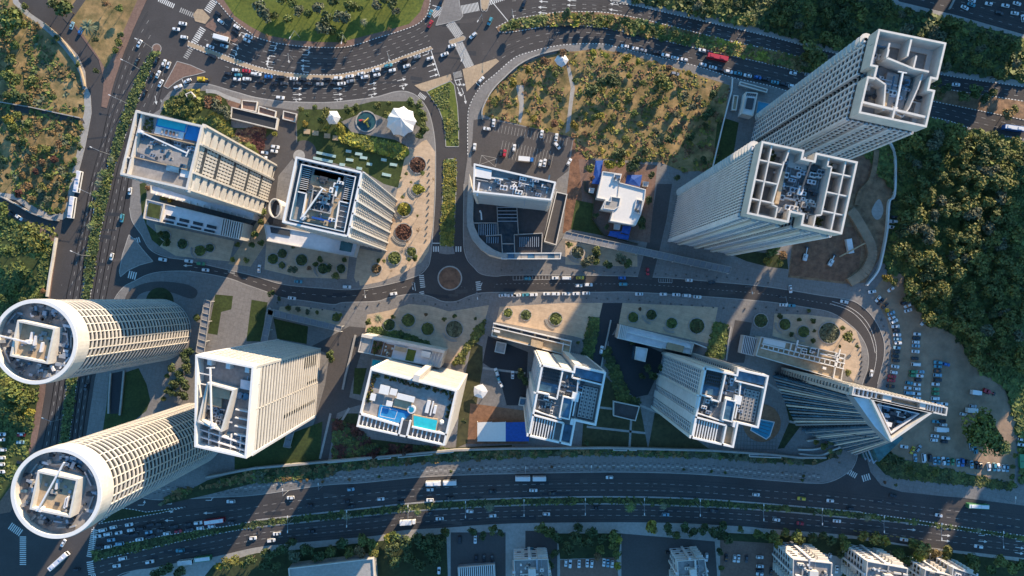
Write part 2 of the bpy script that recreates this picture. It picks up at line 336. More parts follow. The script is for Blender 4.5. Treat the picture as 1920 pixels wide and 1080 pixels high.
# block C
flat('garden_lawn',[(305,205),(322,185),(350,172),(390,170),(440,185),(432,240),(515,240),(500,290),(470,300),(380,235),(300,215)],z,grass)
flat('ramp_road',[(432,190),(560,208),(556,240),(555,290),(522,330),(512,420),(482,432),(470,420),(498,398),(508,330),(503,305),(490,300),(490,265),(520,240),(432,225)],z+.006,asph2)
flat('flower_bed',[(443,245),(480,238),(500,240),(494,290),(470,300),(440,262)],z+.012,brownsoil)
flat('flower_bed',[(421,180),(452,186),(480,192),(480,210),(450,205),(436,203),(428,196)],z+.012,redp)
flat('garden_lawn',[(556,205),(640,205),(700,190),(770,190),(795,210),(800,240),(790,262),(760,270),(770,300),(757,355),(720,345),(680,320),(558,288)],z,grass)
flat('courtyard',[(640,228),(672,215),(705,215),(730,225),(765,225),(790,240),(795,262),(775,280),(740,262),(700,255),(660,248)],z+.006,pave)
flat('drop_off_loop',circ((570,287),24,30),z+.012,asph2); flat('courtyard',circ((561,292),11,24),z+.018,concr)
flat('sand_plaza',[(765,275),(800,262),(816,285),(815,350),(812,420),(804,470),(790,492),(760,510),(715,528),(675,536),(672,520),(700,500),(715,474),(728,430),(740,375),(748,345),(758,300)],z,sandp)
flat('sand_plaza',[(500,452),(655,478),(650,523),(560,520),(496,505)],z,sandp)
flat('sand_plaza',[(672,465),(716,474),(700,500),(668,530),(664,520)],z+.004,sandp)
flat('sand_plaza',[(290,420),(440,452),(430,490),(330,480),(300,462)],z,sandp)
flat('garden_lawn',[(262,345),(275,340),(275,420),(310,450),(300,462),(285,450),(266,400)],z+.005,grass)
flat('path',[(455,455),(492,400),(505,420),(500,455),(470,500),(428,495)],z+.004,pave2)
# block D
flat('wild_field',[(905,215),(907,195),(920,172),(945,150),(975,125),(1010,108),(1050,99),(1120,92),(1180,102),(1240,120),(1300,138),(1368,160),(1358,220),(1345,285),(1335,320),(1280,322),(1240,305),(1085,295),(1075,258),(925,222)],z,drygrass)
for pl in ([(967,160),(982,160),(982,200),(977,230),(972,230),(974,195)],[(1062,122),(1068,122),(1078,165),(1073,200),(1068,245),(1060,250),(1066,200),(1070,165)]): flat('path',pl,z+.008,concr)
flat('car_park',[(888,225),(907,222),(1075,257),(1068,290),(1066,320),(1045,336),(1043,345),(884,312),(884,290)],z,asph2)
flat('dirt_track',[(1075,262),(1112,285),(1104,330),(1090,380),(1078,425),(1055,438),(1062,370),(1068,315)],z+.004,brownsoil)
flat('school_yard',[(1085,298),(1232,310),(1218,455),(1120,440),(1072,428),(1092,378)],z+.008,redp)
flat('school_lawn',[(1080,375),(1114,382),(1110,410),(1132,442),(1070,430)],z+.012,grass)
flat('sand_plaza',[(1060,452),(1195,472),(1195,500),(1060,496)],z,sandp)
flat('service_lane',[(1232,345),(1260,345),(1250,410),(1235,475),(1222,525),(1195,522),(1215,450)],z+.006,asph2)
flat('garden_lawn',[(1345,225),(1360,222),(1385,230),(1375,290),(1358,310),(1335,318)],z+.006,grass)
flat('pool_yard',[(1372,150),(1500,185),(1440,260),(1405,275),(1385,300),(1362,300),(1385,215)],z+.004,pave)
flat('building_site',[(1485,457),(1540,442),(1580,420),(1590,300),(1668,268),(1674,365),(1660,432),(1648,485),(1622,530),(1580,532),(1477,520)],z+.004,soil)
flat('building_pit',[(1487,460),(1550,440),(1580,425),(1600,425),(1615,460),(1610,502),(1580,528),(1480,516)],z+.01,brownsoil)
flat('mud_bank',[(1598,300),(1640,282),(1634,320),(1630,352),(1600,362),(1585,340)],z+.01,brownsoil)
flat('rubble_patch',[(1645,375),(1652,378),(1656,395),(1650,410),(1640,410),(1634,395)],z+.014,concr,True)
flat('planting_bed',[(1330,460),(1475,480),(1478,505),(1440,500),(1400,490)],z+.005,dgrass)
flat('wood_floor',[(1678,270),(1678,365),(1666,435),(1656,488),(1664,510),(1700,515),(1705,560),(1745,605),(1790,625),(1830,690),(1880,720),(1905,790),(1915,905),(2075,960),(2075,290),(1855,255),(1765,228),(1690,215),(1620,285)],z,dgrass)
flat('dirt_car_park',[(1635,548),(1664,512),(1700,515),(1705,560),(1745,605),(1790,625),(1830,690),(1880,720),(1905,790),(1902,905),(1830,890),(1700,862),(1665,845),(1660,800),(1668,700),(1672,640),(1662,600)],z+.006,lotdirt)
flat('grass_verge',[(1640,838),(1665,847),(1700,864),(1830,892),(1895,907),(1895,918),(1765,905),(1690,897),(1660,890),(1640,868)],z+.01,grass)
flat('dirt_track',[(1905,720),(1975,690),(1975,760),(1912,800)],z+.01,lotdirt)
# block E
flat('drop_off_loop',[(235,560),(250,540),(290,528),(345,532),(370,545),(360,560),(320,548),(285,545),(262,552),(250,566)],z+.006,asph2,True)
flat('round_garden',circ((300,565),26,30),z+.01,dgrass); 
flat('garden_lawn',[(230,700),(260,690),(275,720),(282,750),(275,770),(250,790),(215,830),(190,830),(200,760),(205,700)],z+.006,grass)
flat('sunken_ramp',[(209,700),(233,695),(226,775),(204,776)],z+.012,asph3)
flat('courtyard',[(400,550),(510,570),(505,590),(490,640),(385,650),(370,640)],z+.006,pave)  # darker paving here stands in for shade on the court
for q in ([(404,552),(437,555),(434,580),(415,585),(408,628),(390,625)],[(472,562),(502,567),(497,592),(492,640),(462,640)],[(513,597),(578,612),(575,645),(520,635)]): flat('garden_lawn',q,z+.012,grass)
flat('street',[(583,650),(655,612),(690,615),(680,650),(660,720),(655,745),(690,755),(655,765),(632,775),(615,865),(560,870),(590,790),(610,720),(618,665)],z+.006,asph2)
flat('sand_plaza',[(688,590),(730,582),(767,570),(805,573),(842,584),(880,578),(917,572),(909,602),(892,615),(880,650),(850,682),(830,680),(832,655),(685,622)],z+.006,sandp)
flat('sand_plaza',[(937,575),(1060,568),(1130,568),(1125,594),(1107,595),(1100,637),(1075,630),(930,603)],z+.006,sandp)
flat('sand_plaza',[(1167,568),(1346,576),(1332,645),(1160,607)],z+.006,sandp)
flat('sand_plaza',[(1452,588),(1515,590),(1575,598),(1605,620),(1615,650),(1612,690),(1600,715),(1580,690),(1585,668),(1448,630)],z+.006,sandp)
flat('sand_plaza',[(560,573),(640,585),(636,610),(520,590),(525,575)],z+.006,sandp)
flat('street',[(1130,568),(1167,568),(1160,607),(1140,640),(1128,690),(1110,700),(1100,680),(1118,620)],z+.008,asph3)
flat('street',[(1140,630),(1160,625),(1250,665),(1215,740),(1190,745),(1160,720),(1145,680)],z+.010,asph3)
flat('street',[(1378,600),(1410,605),(1395,680),(1362,680)],z+.008,asph2)
flat('service_yard',[(915,630),(990,660),(985,760),(950,760),(935,700),(905,680)],z+.008,asph3)
flat('garden_lawn',[(886,640),(905,650),(905,690),(890,780),(878,830),(855,840),(862,760),(875,690)],z+.008,mlawn)
flat('planting_bed',[(688,618),(700,612),(750,622),(800,640),(812,652),(700,632)],z+.012,grass)
flat('garden_lawn',[(1107,595),(1123,597),(1112,660),(1106,680),(1090,670)],z+.012,grass)
flat('garden_lawn',[(1340,605),(1365,610),(1355,670),(1325,670)],z+.012,grass2)
flat('garden_lawn',[(1100,700),(1130,700),(1180,750),(1200,760),(1215,842),(1090,842)],z+.006,mlawn)
flat('garden_lawn',[(1230,760),(1300,820),(1330,842),(1215,842)],z+.008,mlawn)
flat('garden_lawn',[(665,690),(688,690),(676,740),(662,738)],z+.012,grass)
flat('garden_bed',[(630,790),(650,775),(672,775),(668,820),(835,840),(960,834),(960,842),(855,846),(625,868)],z+.010,dgrass)
flat('garden_lawn',[(440,850),(540,815),(605,790),(600,862),(440,880)],z+.008,grass)
flat('wood_terrace',[(882,756),(985,770),(990,832),(876,832)],z+.01,wood)
flat('garden_lawn',[(1435,765),(1465,740),(1500,800),(1470,840),(1390,850),(1440,830)],z+.008,dgrass)
flat('tiled_terrace',[(1400,700),(1450,720),(1470,745),(1480,790),(1455,848),(1375,848),(1370,760)],z+.01,pave)
flat('garden_slope',[(300,948),(390,900),(480,876),(612,864),(855,843),(960,839),(1335,843),(1440,850),(1495,856),(1545,856),(1582,838),(1565,857),(1527,872),(1477,868),(1440,866),(1335,858),(1135,852),(960,857),(755,869),(680,875),(640,882),(605,895),(480,905),(400,925)],z+.014,dgrass)
# south side
flat('garden_bed',[(400,1060),(480,1037),(560,1030),(705,1015),(837,1000),(840,1085),(380,1085)],z,dgrass)
flat('car_park',[(845,998),(948,998),(948,1085),(845,1085)],z,asph2)
flat('car_park',[(985,995),(1045,995),(1045,1085),(985,1085)],z,asph2)
flat('car_park',[(1165,1000),(1340,1015),(1345,1085),(1165,1085)],z,asph2)
flat('car_park',[(1050,1050),(1155,1045),(1160,1085),(1050,1085)],z,redp)
flat('garden_bed',[(1045,1000),(1165,1000),(1160,1045),(1050,1048)],z,dgrass)
flat('car_park',[(1350,1005),(1465,1005),(1460,1085),(1350,1085)],z,redp)
flat('garden_bed',[(1345,998),(1600,1010),(1815,1040),(2070,1072),(2070,1140),(1560,1100),(1600,1050),(1470,1020),(1345,1012)],z+.006,dgrass)
# planted pavement pattern along the highway
zz=MB()
for off in (0,6,11):
    P=resamp([(262,923),(390,923),(480,918),(605,903-1),(680,898),(780,889),(960,882),(1135,879),(1260,880),(1350,885),(1440,893),(1540,899)],300)
    for i in range(len(P)-1):
        if i%2: continue
        zz.bar_flat(W(P[i][0],P[i][1]-off+((i//2)%2)*2.2),W(P[i+1][0]+1,P[i+1][1]-off+((i//2)%2)*2.2),0.55,0.156,kerbd if off!=6 else markw)
struct('paving_bands',zz)
ss=MB()
for i in range(16): dash(ss,circ((843.5,521.5),14+i*0,2),.1,1,1,.2,concr) if 0 else None
# ================= MARKINGS =================
mk=MB(); wear=MB()
def lanes(A,B,fr,on=2.2,off=3.4,wd=.17,mt=markw,a0=0,a1=1):
    a=resamp(A,60); b=resamp(B,60)
    for f in fr:
        P=[a[i].lerp(b[i],f) for i in range(int(60*a0),int(60*a1)+1)]
        dash(mk,P,wd,on,off,.026,mt,None,False)
    if len(fr)>1:
        st=fr[1]-fr[0]
        for f in [fr[0]-st/2]+[q+st/2 for q in fr]:
            if not 0.05<f<.97: continue
            for dd in (-.9,.9):
                P=[a[i].lerp(b[i],f) for i in range(int(60*a0),int(60*a1)+1)]
                P=[Vector((p.x,p.y+dd/S*.8)) for p in P]; dash(wear,P,.55,50,.05,.0218,asphw,None,False)
AvW=[(275,10),(250,55),(232,100),(215,150),(200,203),(187,262),(172,320),(155,400),(136,480),(118,560),(97,720),(80,810),(65,870)]
AvE=[(300,215),(262,280),(250,340),(243,390),(228,470),(212,540),(178,712),(163,810),(155,870)]
lanes(AvW,M1L,(.33,.66)); lanes(list(reversed(M1R)),[(318,140)]+AvE,(.3,.6),a0=.03)
lanes([(420,20)]+K_park[3:-3],K_med,(.2,.4,.6,.8)); lanes([(381,100)]+list(reversed(K_med2))[1:],[(380,157)]+K_boul_s[1:11],(.2,.4,.6,.8),a0=.1,a1=.98)
lanes(NK[1:],UN[5:],(.36,.68)); lanes(list(reversed(US))[1:],K_D[4:],(.32,.62)); lanes([(960,14),(1010,5),(1060,0),(1110,2),(1140,8)],UN[1:6],(.35,.7)); lanes([(960,-10),(1080,-20)],[(960,14),(1080,-2)],(.5,))
lanes(K_C[5:-5][::-1],K_E[5:17],(.5,)) 
lanes([(930,518),(960,516),(1100,516),(1235,520),(1335,528),(1440,538),(1540,554),(1580,560)],[(930,548),(960,548),(1110,548),(1190,548),(1335,557),(1440,566),(1515,577),(1560,587)],(.5,),on=1,off=1.5)
dash(mk,[(1560,565),(1590,575),(1615,592),(1632,615),(1642,645),(1643,672),(1638,700)],.2,5,0.1,.026,mark)
dash(mk,[(1556,569),(1588,580),(1610,596),(1628,620),(1636,640),(1641,662)],.2,5,0.1,.026,mark)
HN=[(480,928),(605,910),(780,895),(960,888),(1135,885),(1260,887),(1440,900),(1560,910),(1690,926),(1802,937),(1960,957)]
lanes([(230,955),(350,940)]+HN,[(172,1030)]+HU[1:-1],(.45,.72),on=2.4,off=2.4)
lanes(HL[::-1][:-1],[(172,1095)]+K_S[2:-1],(.32,.62),on=2.4,off=2.4)
lanes([(1690,3),(1790,30),(1920,66),(2000,90)],[(1760,-30),(1850,-8),(1920,15),(2000,38)],(.25,.55,.85))
dash(mk,HU[4:12],.2,9,.05,.026,mark); dash(mk,[(p[0],p[1]-1.3) for p in HU[4:12]],.2,9,.05,.027,mark); dash(mk,[(p[0],p[1]+1.6) for p in HL[3:12]],.2,9,.05,.026,markw)
dash(mk,[(1600,995),(1640,1001),(1700,1009),(1730,1015)],.25,2,1.4,.027,yellow)
def cw(p1,p2,wd,n=None,mt=mark):
    a,b=W(*p1),W(*p2); d=b-a; L_=d.length; n=n or max(3,int(L_/1.05)); u=d/L_; v=Vector((-u.y,u.x,0))*wd*S/2
    for i in range(n):
        c=a+d*(i+.5)/n; mk.bar_flat(c-v,c+v,L_/n*.5,.028,mt)
cw((297,-2),(327,12),9); cw((337,18),(366,30),9,mt=markw); cw((408,-8),(388,22),13); cw((381,52),(361,85),12); cw((359,90),(347,110),9,mt=markw)
cw((843,42),(862,68),17,15); cw((858,78),(881,126),17,26); cw((863,19),(898,12),16,14); cw((914,5),(945,-6),12,9); cw((810,28),(828,17),15,8,mt=mark); cw((850,142),(866,138),12,8,mt=markw); cw((785,176),(798,185),8,6)
cw((877,290),(888,290),22,8,markw) if 0 else None
cw((877,281),(889,281),3,2) if 0 else None
for (a,b,wd) in (((884,292),(884,305),10),((811,467),(824,467),10),((853,467),(866,467),10),((790,515),(793,540),9),((896,527),(898,545),9),((249,453),(263,449),10),((240,514),(256,518),14),((178,992),(168,1045),12),((168,1052),(172,1078),12),((43,1005),(43,1060),12),((18,985),(40,1000),14),((1590,884),(1606,893),10),((1616,898),(1632,893),12),((170,1080),(180,1078),8),((790,546),(792,555),9),((896,549),(897,556),9)): cw(a,b,wd)
# stop lines
for a,b in (((808,94),(824,143)),((811,10),(830,15)),((373,72),(376,62)),((880,147),(886,153)),((811,456),(824,456)),((176,988),(174,1036)),((901,537),(904,530)),((341,148),(348,163)),((853,151),(866,148)),((779,545),(777,530)),((888,150),(900,162)),((920,0),(953,40))): mk.bar_flat(W(*a),W(*b),.4,.03,mark)
def arrow(px,py,ang,kind='s',sz=1.0,mt=mark):
    c=W(px,py); u=Vector((math.cos(R(-ang)),math.sin(R(-ang)),0)); v=Vector((-u.y,u.x,0)); s=sz
    mk.bar_flat(c-u*2.2*s,c+u*1.0*s,.32*s,.029,mt)
    if kind in 's+': mk.face([tuple(c+u*1*s+v*.8*s+Vector((0,0,.029))),tuple(c+u*1*s-v*.8*s+Vector((0,0,.029))),tuple(c+u*2.8*s+Vector((0,0,.029)))],mt)
    if kind in 'lr+':
        sg=1 if kind=='l' else -1
        q=c+u*(1.0 if kind!='+' else -.8)*s; mk.bar_flat(q,q+v*sg*1.2*s+u*.5*s,.32*s,.031,mt)
        e=q+v*sg*1.2*s+u*.5*s; mk.face([tuple(e+u*.7*s+Vector((0,0,.031))),tuple(e-u*.9*s+Vector((0,0,.031))),tuple(e+v*sg*1.4*s+Vector((0,0,.031)))],mt)
for (x,y,a,k) in ((514,86,8,'l'),(511,95,8,'l'),(509,105,188,'l'),(507,116,188,'s'),(505,126,190,'r'),(575,94,5,'l'),(574,103,5,'l'),(573,114,185,'s'),(573,124,185,'s'),(572,135,185,'r'),(557,166,0,'s'),(557,177,0,'s'),(557,186,0,'+'),(632,166,-3,'s'),(633,177,-3,'s'),(634,186,-3,'+'),(697,157,-12,'s'),(697,167,-12,'s'),(698,177,-12,'+'),(752,150,-14,'s'),(756,160,-14,'+'),(800,102,-20,'l'),(808,122,-18,'s'),(811,132,-18,'s'),(813,142,-18,'s'),(855,156,70,'l'),(863,156,70,'l'),(860,170,70,'s'),(868,172,70,'r'),(872,186,80,'s'),(1020,3,184,'s'),(1018,14,184,'s'),(1018,24,184,'s'),(1073,1,184,'s'),(1072,10,184,'s'),(1153,8,190,'s'),(1151,19,190,'s'),(463,65,200,'l'),(456,62,200,'l'),(443,84,20,'r'),(440,95,20,'r'),(436,104,20,'r'),
   (316,959,5,'s'),(266,947,0,'l'),(318,945,0,'l'),(393,938,0,'l'),(391,962,180,'s'),(318,976,180,'s'),(1708,993,5,'s'),(1773,1004,5,'s'),(1772,1014,5,'s'),(1842,1015,5,'s'),(1911,1027,8,'s'),(1910,1037,8,'s'),(1706,983,5,'l'),(1774,992,5,'l'),(1842,1004,5,'l'),(1912,1015,5,'l'),(292,187,80,'s'),(303,194,80,'s'),(353,498,180,'s'),(353,510,0,'s'),(1133,602,90,'s')): arrow(x,y,a,k)
# parking bays
def bays(p1,p2,n,ln,mt=markw,both=False):
    a,b=W(*p1),W(*p2); d=b-a; u=d.normalized(); v=Vector((-u.y,u.x,0))
    for i in range(n+1):
        c=a+d*i/n; mk.bar_flat(c+(v*ln if both else v*0),c-v*ln,.14,.168,mt)
def baysz(*a,**k): bays(*a,**k)
baysz((931,232),(1064,259),22,4.6); baysz((940,279),(1035,300),16,4.6,both=True)
baysz((1195,1015),(1225,1015),1,.1); 
for (p,q,n,l,bo) in (((1209,1020),(1209,1078),8,5,True),((1260,1035),(1258,1080),5,5,False),((848,1018),(945,1014),15,3.2,False),((850,1058),(942,1056),15,4.6,False),((1000,1000),(1002,1045),6,4,False),((1275,1020),(1330,1026),7,4.2,False),((1062,1062),(1150,1058),11,4,False)): baysz(p,q,n,l,both=bo)
for a,b in (((903,291),(932,297)),((903,291),(899,309)),((932,297),(929,313)),((903,291),(929,313)),((932,297),(899,309)),((1209,1020),(1207,1078))): mk.bar_flat(W(*a),W(*b),.18,.17,markw)
for (p,q,n) in (((962,518),(1060,516),16),((1235,522),(1260,523),6),((428,503),(440,507),5),((1490,575),(1520,580),5)):
    a,b=W(*p),W(*q)
    for i in range(n+1):
        c=a.lerp(b,i/n); mk.bar_flat(c,c+Vector((0,-2.1,0)),.14,.03,mark)
    mk.bar_flat(a+Vector((0,-2.1,0)),b+Vector((0,-2.1,0)),.14,.03,mark)
pt=MB(); r_=random.Random(9)
for (x0,y0,x1,y1,n) in ((170,220,240,520,10),(480,90,800,170,14),(1000,60,1500,150,12),(480,900,1560,1000,40),(200,990,480,1050,10),(560,545,1500,555,14),(820,20,930,110,8),(1600,930,1900,1020,10)):
    for i in range(n):
        x,y=r_.uniform(x0,x1),r_.uniform(y0,y1); a=r_.uniform(-.15,.15); L_=r_.uniform(3,16); d=Vector((math.cos(a),math.sin(a),0))*L_/2
        pt.bar_flat(W(x,y)-d,W(x,y)+d,r_.uniform(.8,2.6),.0225+i*.00003,r_.choice([asph3,asph2,asph3]))
for i in range(160):
    x,y=r_.uniform(100,1900),r_.choice([r_.uniform(900,1000),r_.uniform(60,170),r_.uniform(525,545)]); c=W(x,y); pt.face([(c.x+.35*math.cos(k),c.y+.35*math.sin(k),.0245) for k in [i_*math.pi/4 for i_ in range(8)]],kerbd)
struct('wheel_tracks',wear); struct('road_patches',pt); struct('road_markings',mk); struct('kerbs',kerbs)
# ================= BUILDINGS =================
class Bld:
    def __init__(s,name,label,quad,h,group=None,cat='building'):
        s.h=h; s.q=[W(x,y,h).xy for x,y in quad]; c=sum(s.q,Vector((0,0)))/4
        s.root=thing(name,label,cat,(c.x,c.y,0),group)
    def P(s,u,v):
        a,b,c,d=s.q; t=a.lerp(b,u); o=d.lerp(c,u); return t.lerp(o,v)
    def poly(s,uv): return [s.P(u,v) for u,v in uv]
    def add(s,name,mb,parent=None): return mb.build(name,parent or s.root)
    def pr(s,name,u0,v0,u1,v1,z0,z1,mt,top=None,parent=None):
        m=MB(); m.prism(s.poly([(u0,v0),(u1,v0),(u1,v1),(u0,v1)]),z0,z1,mt,top,True); return s.add(name,m,parent)
    def core(s,uv,z1,ins=1.0,mt=glass,z0=0,name='glazed_wall'):
        m=MB(); m.prism(inset(ccw(s.poly(uv)),ins),z0,z1,mt,roofd); return s.add(name,m)
    def bands(s,uv,z0,z1,fh,bh,mt,proud=0.0,t=1.1,name='floor_band',skip=()):
        p=ccw(s.poly(uv)); o=inset(p,-proud) if proud else p; n=int((z1-z0)/fh+.01)
        for i in range(n+1):
            if i in skip: continue
            m=MB(); m.ring(o,t+proud,z0+i*fh-bh/2 if i else z0,min(z0+i*fh+bh/2,z1+.01),mt); s.add(name,m)
    def piers(s,a,b,n,wd,z0,z1,mt,depth=1.0,proud=.3,name='pier',f0=0,f1=1,ends=True):
        A,B=s.P(*a),s.P(*b); d=(B-A); u=d.normalized(); nn=Vector((u.y,-u.x))
        cen=s.P(.5,.5)
        if nn.dot((A+B)/2-cen)<0: nn=-nn
        for i in range(n+1):
            if not ends and i in(0,n): continue
            c=A+d*(f0+(f1-f0)*i/n); m=MB(); m.bar(c+nn*proud,c-nn*depth,wd,z0,z1,mt); s.add(name,m)
    def panel(s,a,b,f0,f1,z0,z1,mt,depth=.6,proud=.15,name='wall_panel'):
        A,B=s.P(*a),s.P(*b); d=(B-A); u=d.normalized(); nn=Vector((u.y,-u.x))
        if nn.dot((A+B)/2-s.P(.5,.5))<0: nn=-nn
        p=A+d*f0; q=A+d*f1; m=MB(); m.prism([p+nn*proud,q+nn*proud,q-nn*depth,p-nn*depth],z0,z1,mt,None,True); return s.add(name,m)
    def parapet(s,uv,t,z0,z1,mt,name='parapet'):
        m=MB(); m.ring(s.poly(uv),t,z0,z1,mt); return s.add(name,m)
    def deck(s,uv,z,mt,ins=.5,name='roof_deck',th=.3):
        m=MB(); m.prism(inset(ccw(s.poly(uv)),ins),z-th,z,mt,None,True); return s.add(name,m)
    def wall(s,pts,wd,z0,z1,mt,name='roof_wall'):
        for i in range(len(pts)-1):
            m=MB(); m.bar(s.P(*pts[i]),s.P(*pts[i+1]),wd,z0,z1,mt); s.add(name,m)
    def clutter(s,u0,v0,u1,v1,z,n,seed,mats=None,big=1.0):
        r=random.Random(seed); mats=mats or [steel,white,concr,darkm,glassb,greyc]
        ang=math.atan2((s.P(1,.5)-s.P(0,.5)).y,(s.P(1,.5)-s.P(0,.5)).x)
        for i in range(n):
            c=s.P(r.uniform(u0,u1),r.uniform(v0,v1)); k=r.random(); m=MB(); mt=r.choice(mats)
            if k<.5:
                a,b,hh=r.uniform(1.2,3.6)*big,r.uniform(1,2.4)*big,r.uniform(.8,2.4); m.box(c,a,b,z,z+hh,mt,ang); 
                for q in range(2 if a>2.2 else 1):
                    cc=c+Vector((math.cos(ang),math.sin(ang)))*((q-.5)*a*.45 if a>2.2 else 0); m.cyl(cc,min(a,b)*.28,z+hh,z+hh+.18,darkm,10)
                s.add('ac_unit',m)
            elif k<.72:
                L_=r.uniform(4,11)*big; t=ang+(math.pi/2 if r.random()<.5 else 0); d=Vector((math.cos(t),math.sin(t)))*L_/2
                m.bar(c-d,c+d,r.uniform(.35,.9),z+.5,z+1.2,mt); s.add('duct',m)
            elif k<.88:
                m.cyl(c,r.uniform(.5,1.1)*big,z,z+r.uniform(.8,1.8),mt,12,top=darkm); s.add('vent_fan',m)
            else:
                t=ang+(math.pi/2 if r.random()<.5 else 0); d=Vector((math.cos(t),math.sin(t)))*r.uniform(3,8)*big
                m.beam((*(c-d),z+.4),(*(c+d),z+.4),.14,steel,5); s.add('pipe',m)
    def crane(s,a,b,z,mt=white,base=True):
        A,B=s.P(*a),s.P(*b); m=MB()
        m.cyl(A,.8,z-1.5,z+.5,mt,10); m.box(A,2.2,1.6,z+.2,z+1.4,greyc,math.atan2((B-A).y,(B-A).x)); o=s.add('roof_crane',m)
        m=MB(); m.bar(A,B,.6,z+1.2,z+1.9,mt); s.add('arm',m,o)
        m=MB(); d=(B-A).normalized(); n_=Vector((-d.y,d.x)); m.bar(B-n_*1.6,B+n_*1.6,.4,z+.9,z+1.5,mt); s.add('spreader',m,o)
SQ=[(0,0),(1,0),(1,1),(0,1)]
# ---- twin crown towers
def crown_tower(label,quad,uv,seed,bh=.9):
    b=Bld('residential_tower',label,quad,126,'twin white towers with open box crowns')
    p=uv
    b.core(p,118,.4); b.bands(p,0,116,3.41,bh,greyc,t=.6,proud=-.1)
    b.parapet(p,.75,119.5,126,cream,'crown_wall'); 
    m=MB(); m.ring(b.poly(p),2.6,119.0,119.6,cream); b.add('crown_ledge',m)
    b.deck(p,118.4,roofd,1.6)
    return b
uvA=[(0,0),(1,0),(1,.44),(.91,.44),(.91,.56),(1,.56),(1,1),(0,1),(0,.56),(.09,.56),(.09,.44),(0,.44)]
A=crown_tower('tallest white tower at the top right, its crown notched on both long sides',[(1647.5,54),(1775,80),(1737.5,239),(1610,212)],uvA,1)
for (a,c,n) in (((0,0),(0,.44),5),((0,.56),(0,1),5),((0,1),(1,1),11),((1,0),(1,.44),6),((1,.56),(1,1),6),((0,0),(1,0),13)): A.piers(a,c,n,.75 if n!=13 else 1.1,0,117,cream if n==13 else greyc,proud=.15)
A.panel((0,1),(1,1),.26,.32,0,117,greyc,proud=.6); A.panel((0,1),(1,1),.62,.68,0,117,greyc,proud=.6); A.panel((0,0),(0,1),.0,.05,0,117,greyc,proud=.5)
A.wall([(.5,0),(.5,.24)],.7,119,125.8,cream); A.wall([(.22,.2),(.22,.3),(.62,.36),(.86,.36)],.7,119,125.5,cream)
A.wall([(.22,.2),(.22,.12)],.6,119,125,cream); A.wall([(.06,.52),(.3,.6),(.36,.9)],.6,119,125,cream); A.wall([(.8,.38),(.78,.55),(.72,.8),(.66,.92),(.34,.86)],.5,119,124.5,cream)
A.wall([(0,.86),(1,.88)],.8,123,125.6,cream); A.wall([(.5,.84),(.5,1)],.7,119,125.7,cream); A.wall([(.64,.2),(.64,.36)],.6,119,125,cream); A.wall([(0,.16),(.22,.16)],.4,122,124,glassb)
A.clutter(.04,.2,.3,.55,118.5,16,11); A.clutter(.38,.42,.7,.8,120,22,12,[glassb,steel,white,darkm]); A.clutter(.75,.45,.95,.75,118.5,9,13); A.clutter(.05,.65,.3,.8,118.5,6,14)
A.pr('plant_room',.36,.4,.7,.84,118.5,121,roofd); A.pr('tan_roof_panel',.37,.6,.45,.84,121,121.4,rooft)
A.crane((.52,.86),(.5,.42),123.5)
uvB=[(0,0),(.445,0),(.445,.11),(.56,.11),(.56,0),(1,0),(1,1),(.565,1),(.565,.86),(.44,.86),(.44,1),(0,1)]
B_=crown_tower('second white tower just below the tallest one with an egg crate crown of square cells',[(1428.5,264),(1609,303),(1579,439.5),(1400,401)],uvB,2,.6)
for (a,c,n) in (((0,0),(0,1),22),((0,1),(.44,1),4),((.565,1),(1,1),4),((1,0),(1,1),12),((0,0),(.44,0),7),((.56,0),(1,0),7)): B_.piers(a,c,n,.55 if n==22 else .7,0,117,greyc,proud=.28 if n==22 else .1)
for f in (.14,.4,.66,.9): B_.panel((0,1),(1,1),f,f+.05,0,117,cream,proud=.7)
for u in (.115,): B_.wall([(u,0),(u,1)],.5,119,125.6,cream)
B_.wall([(.3,0),(.28,.2),(.27,.2),(.24,.8),(.3,.82),(.3,1)],.5,119,125.6,cream); B_.wall([(.885,0),(.885,1)],.5,119,125.6,cream)
B_.wall([(.71,0),(.71,.14),(.755,.14),(.755,.8),(.7,.82),(.7,1)],.5,119,125.6,cream)
for v in (.25,.52,.78): B_.wall([(0,v),(.26,v)],.5,119,125.5,cream); B_.wall([(.755,v-.04),(1,v-.04)],.5,119,125.5,cream)
B_.clutter(.3,.15,.74,.4,119,26,21,[glassb,steel,white,greyc,darkm]); B_.clutter(.3,.45,.72,.8,119,34,22,[white,concr,cream,darkm,steel]); B_.clutter(.32,.8,.68,.95,119,10,23)
B_.crane((.5,.55),(.54,.12),124,darkm); B_.pr('plant_room',.3,.3,.34,.75,118.4,122,rooft)
gr=MB()
for u,v in ((.05,.1),(.05,.4),(.06,.65),(.2,.1),(.82,.1),(.81,.35),(.82,.65),(.82,.88)):
    for k in range(14):
        c=B_.P(u+rnd.uniform(-.02,.02),v+rnd.uniform(-.08,.08)); gr.box(c,.9,.9,118.4,119.2+rnd.random(),L['olive'],rnd.random()*3)
B_.add('roof_garden',gr)
for bb,n in ((A,34),(B_,34)):   # rounded corner balconies on the north-west corner
    c=bb.P(0,0)
    for i in range(n):
        m=MB(); m.cyl(c+Vector((.6,-.2)),2.5,3.41*i+2.9,3.41*i+3.5,cream,12); bb.add('balcony',m)
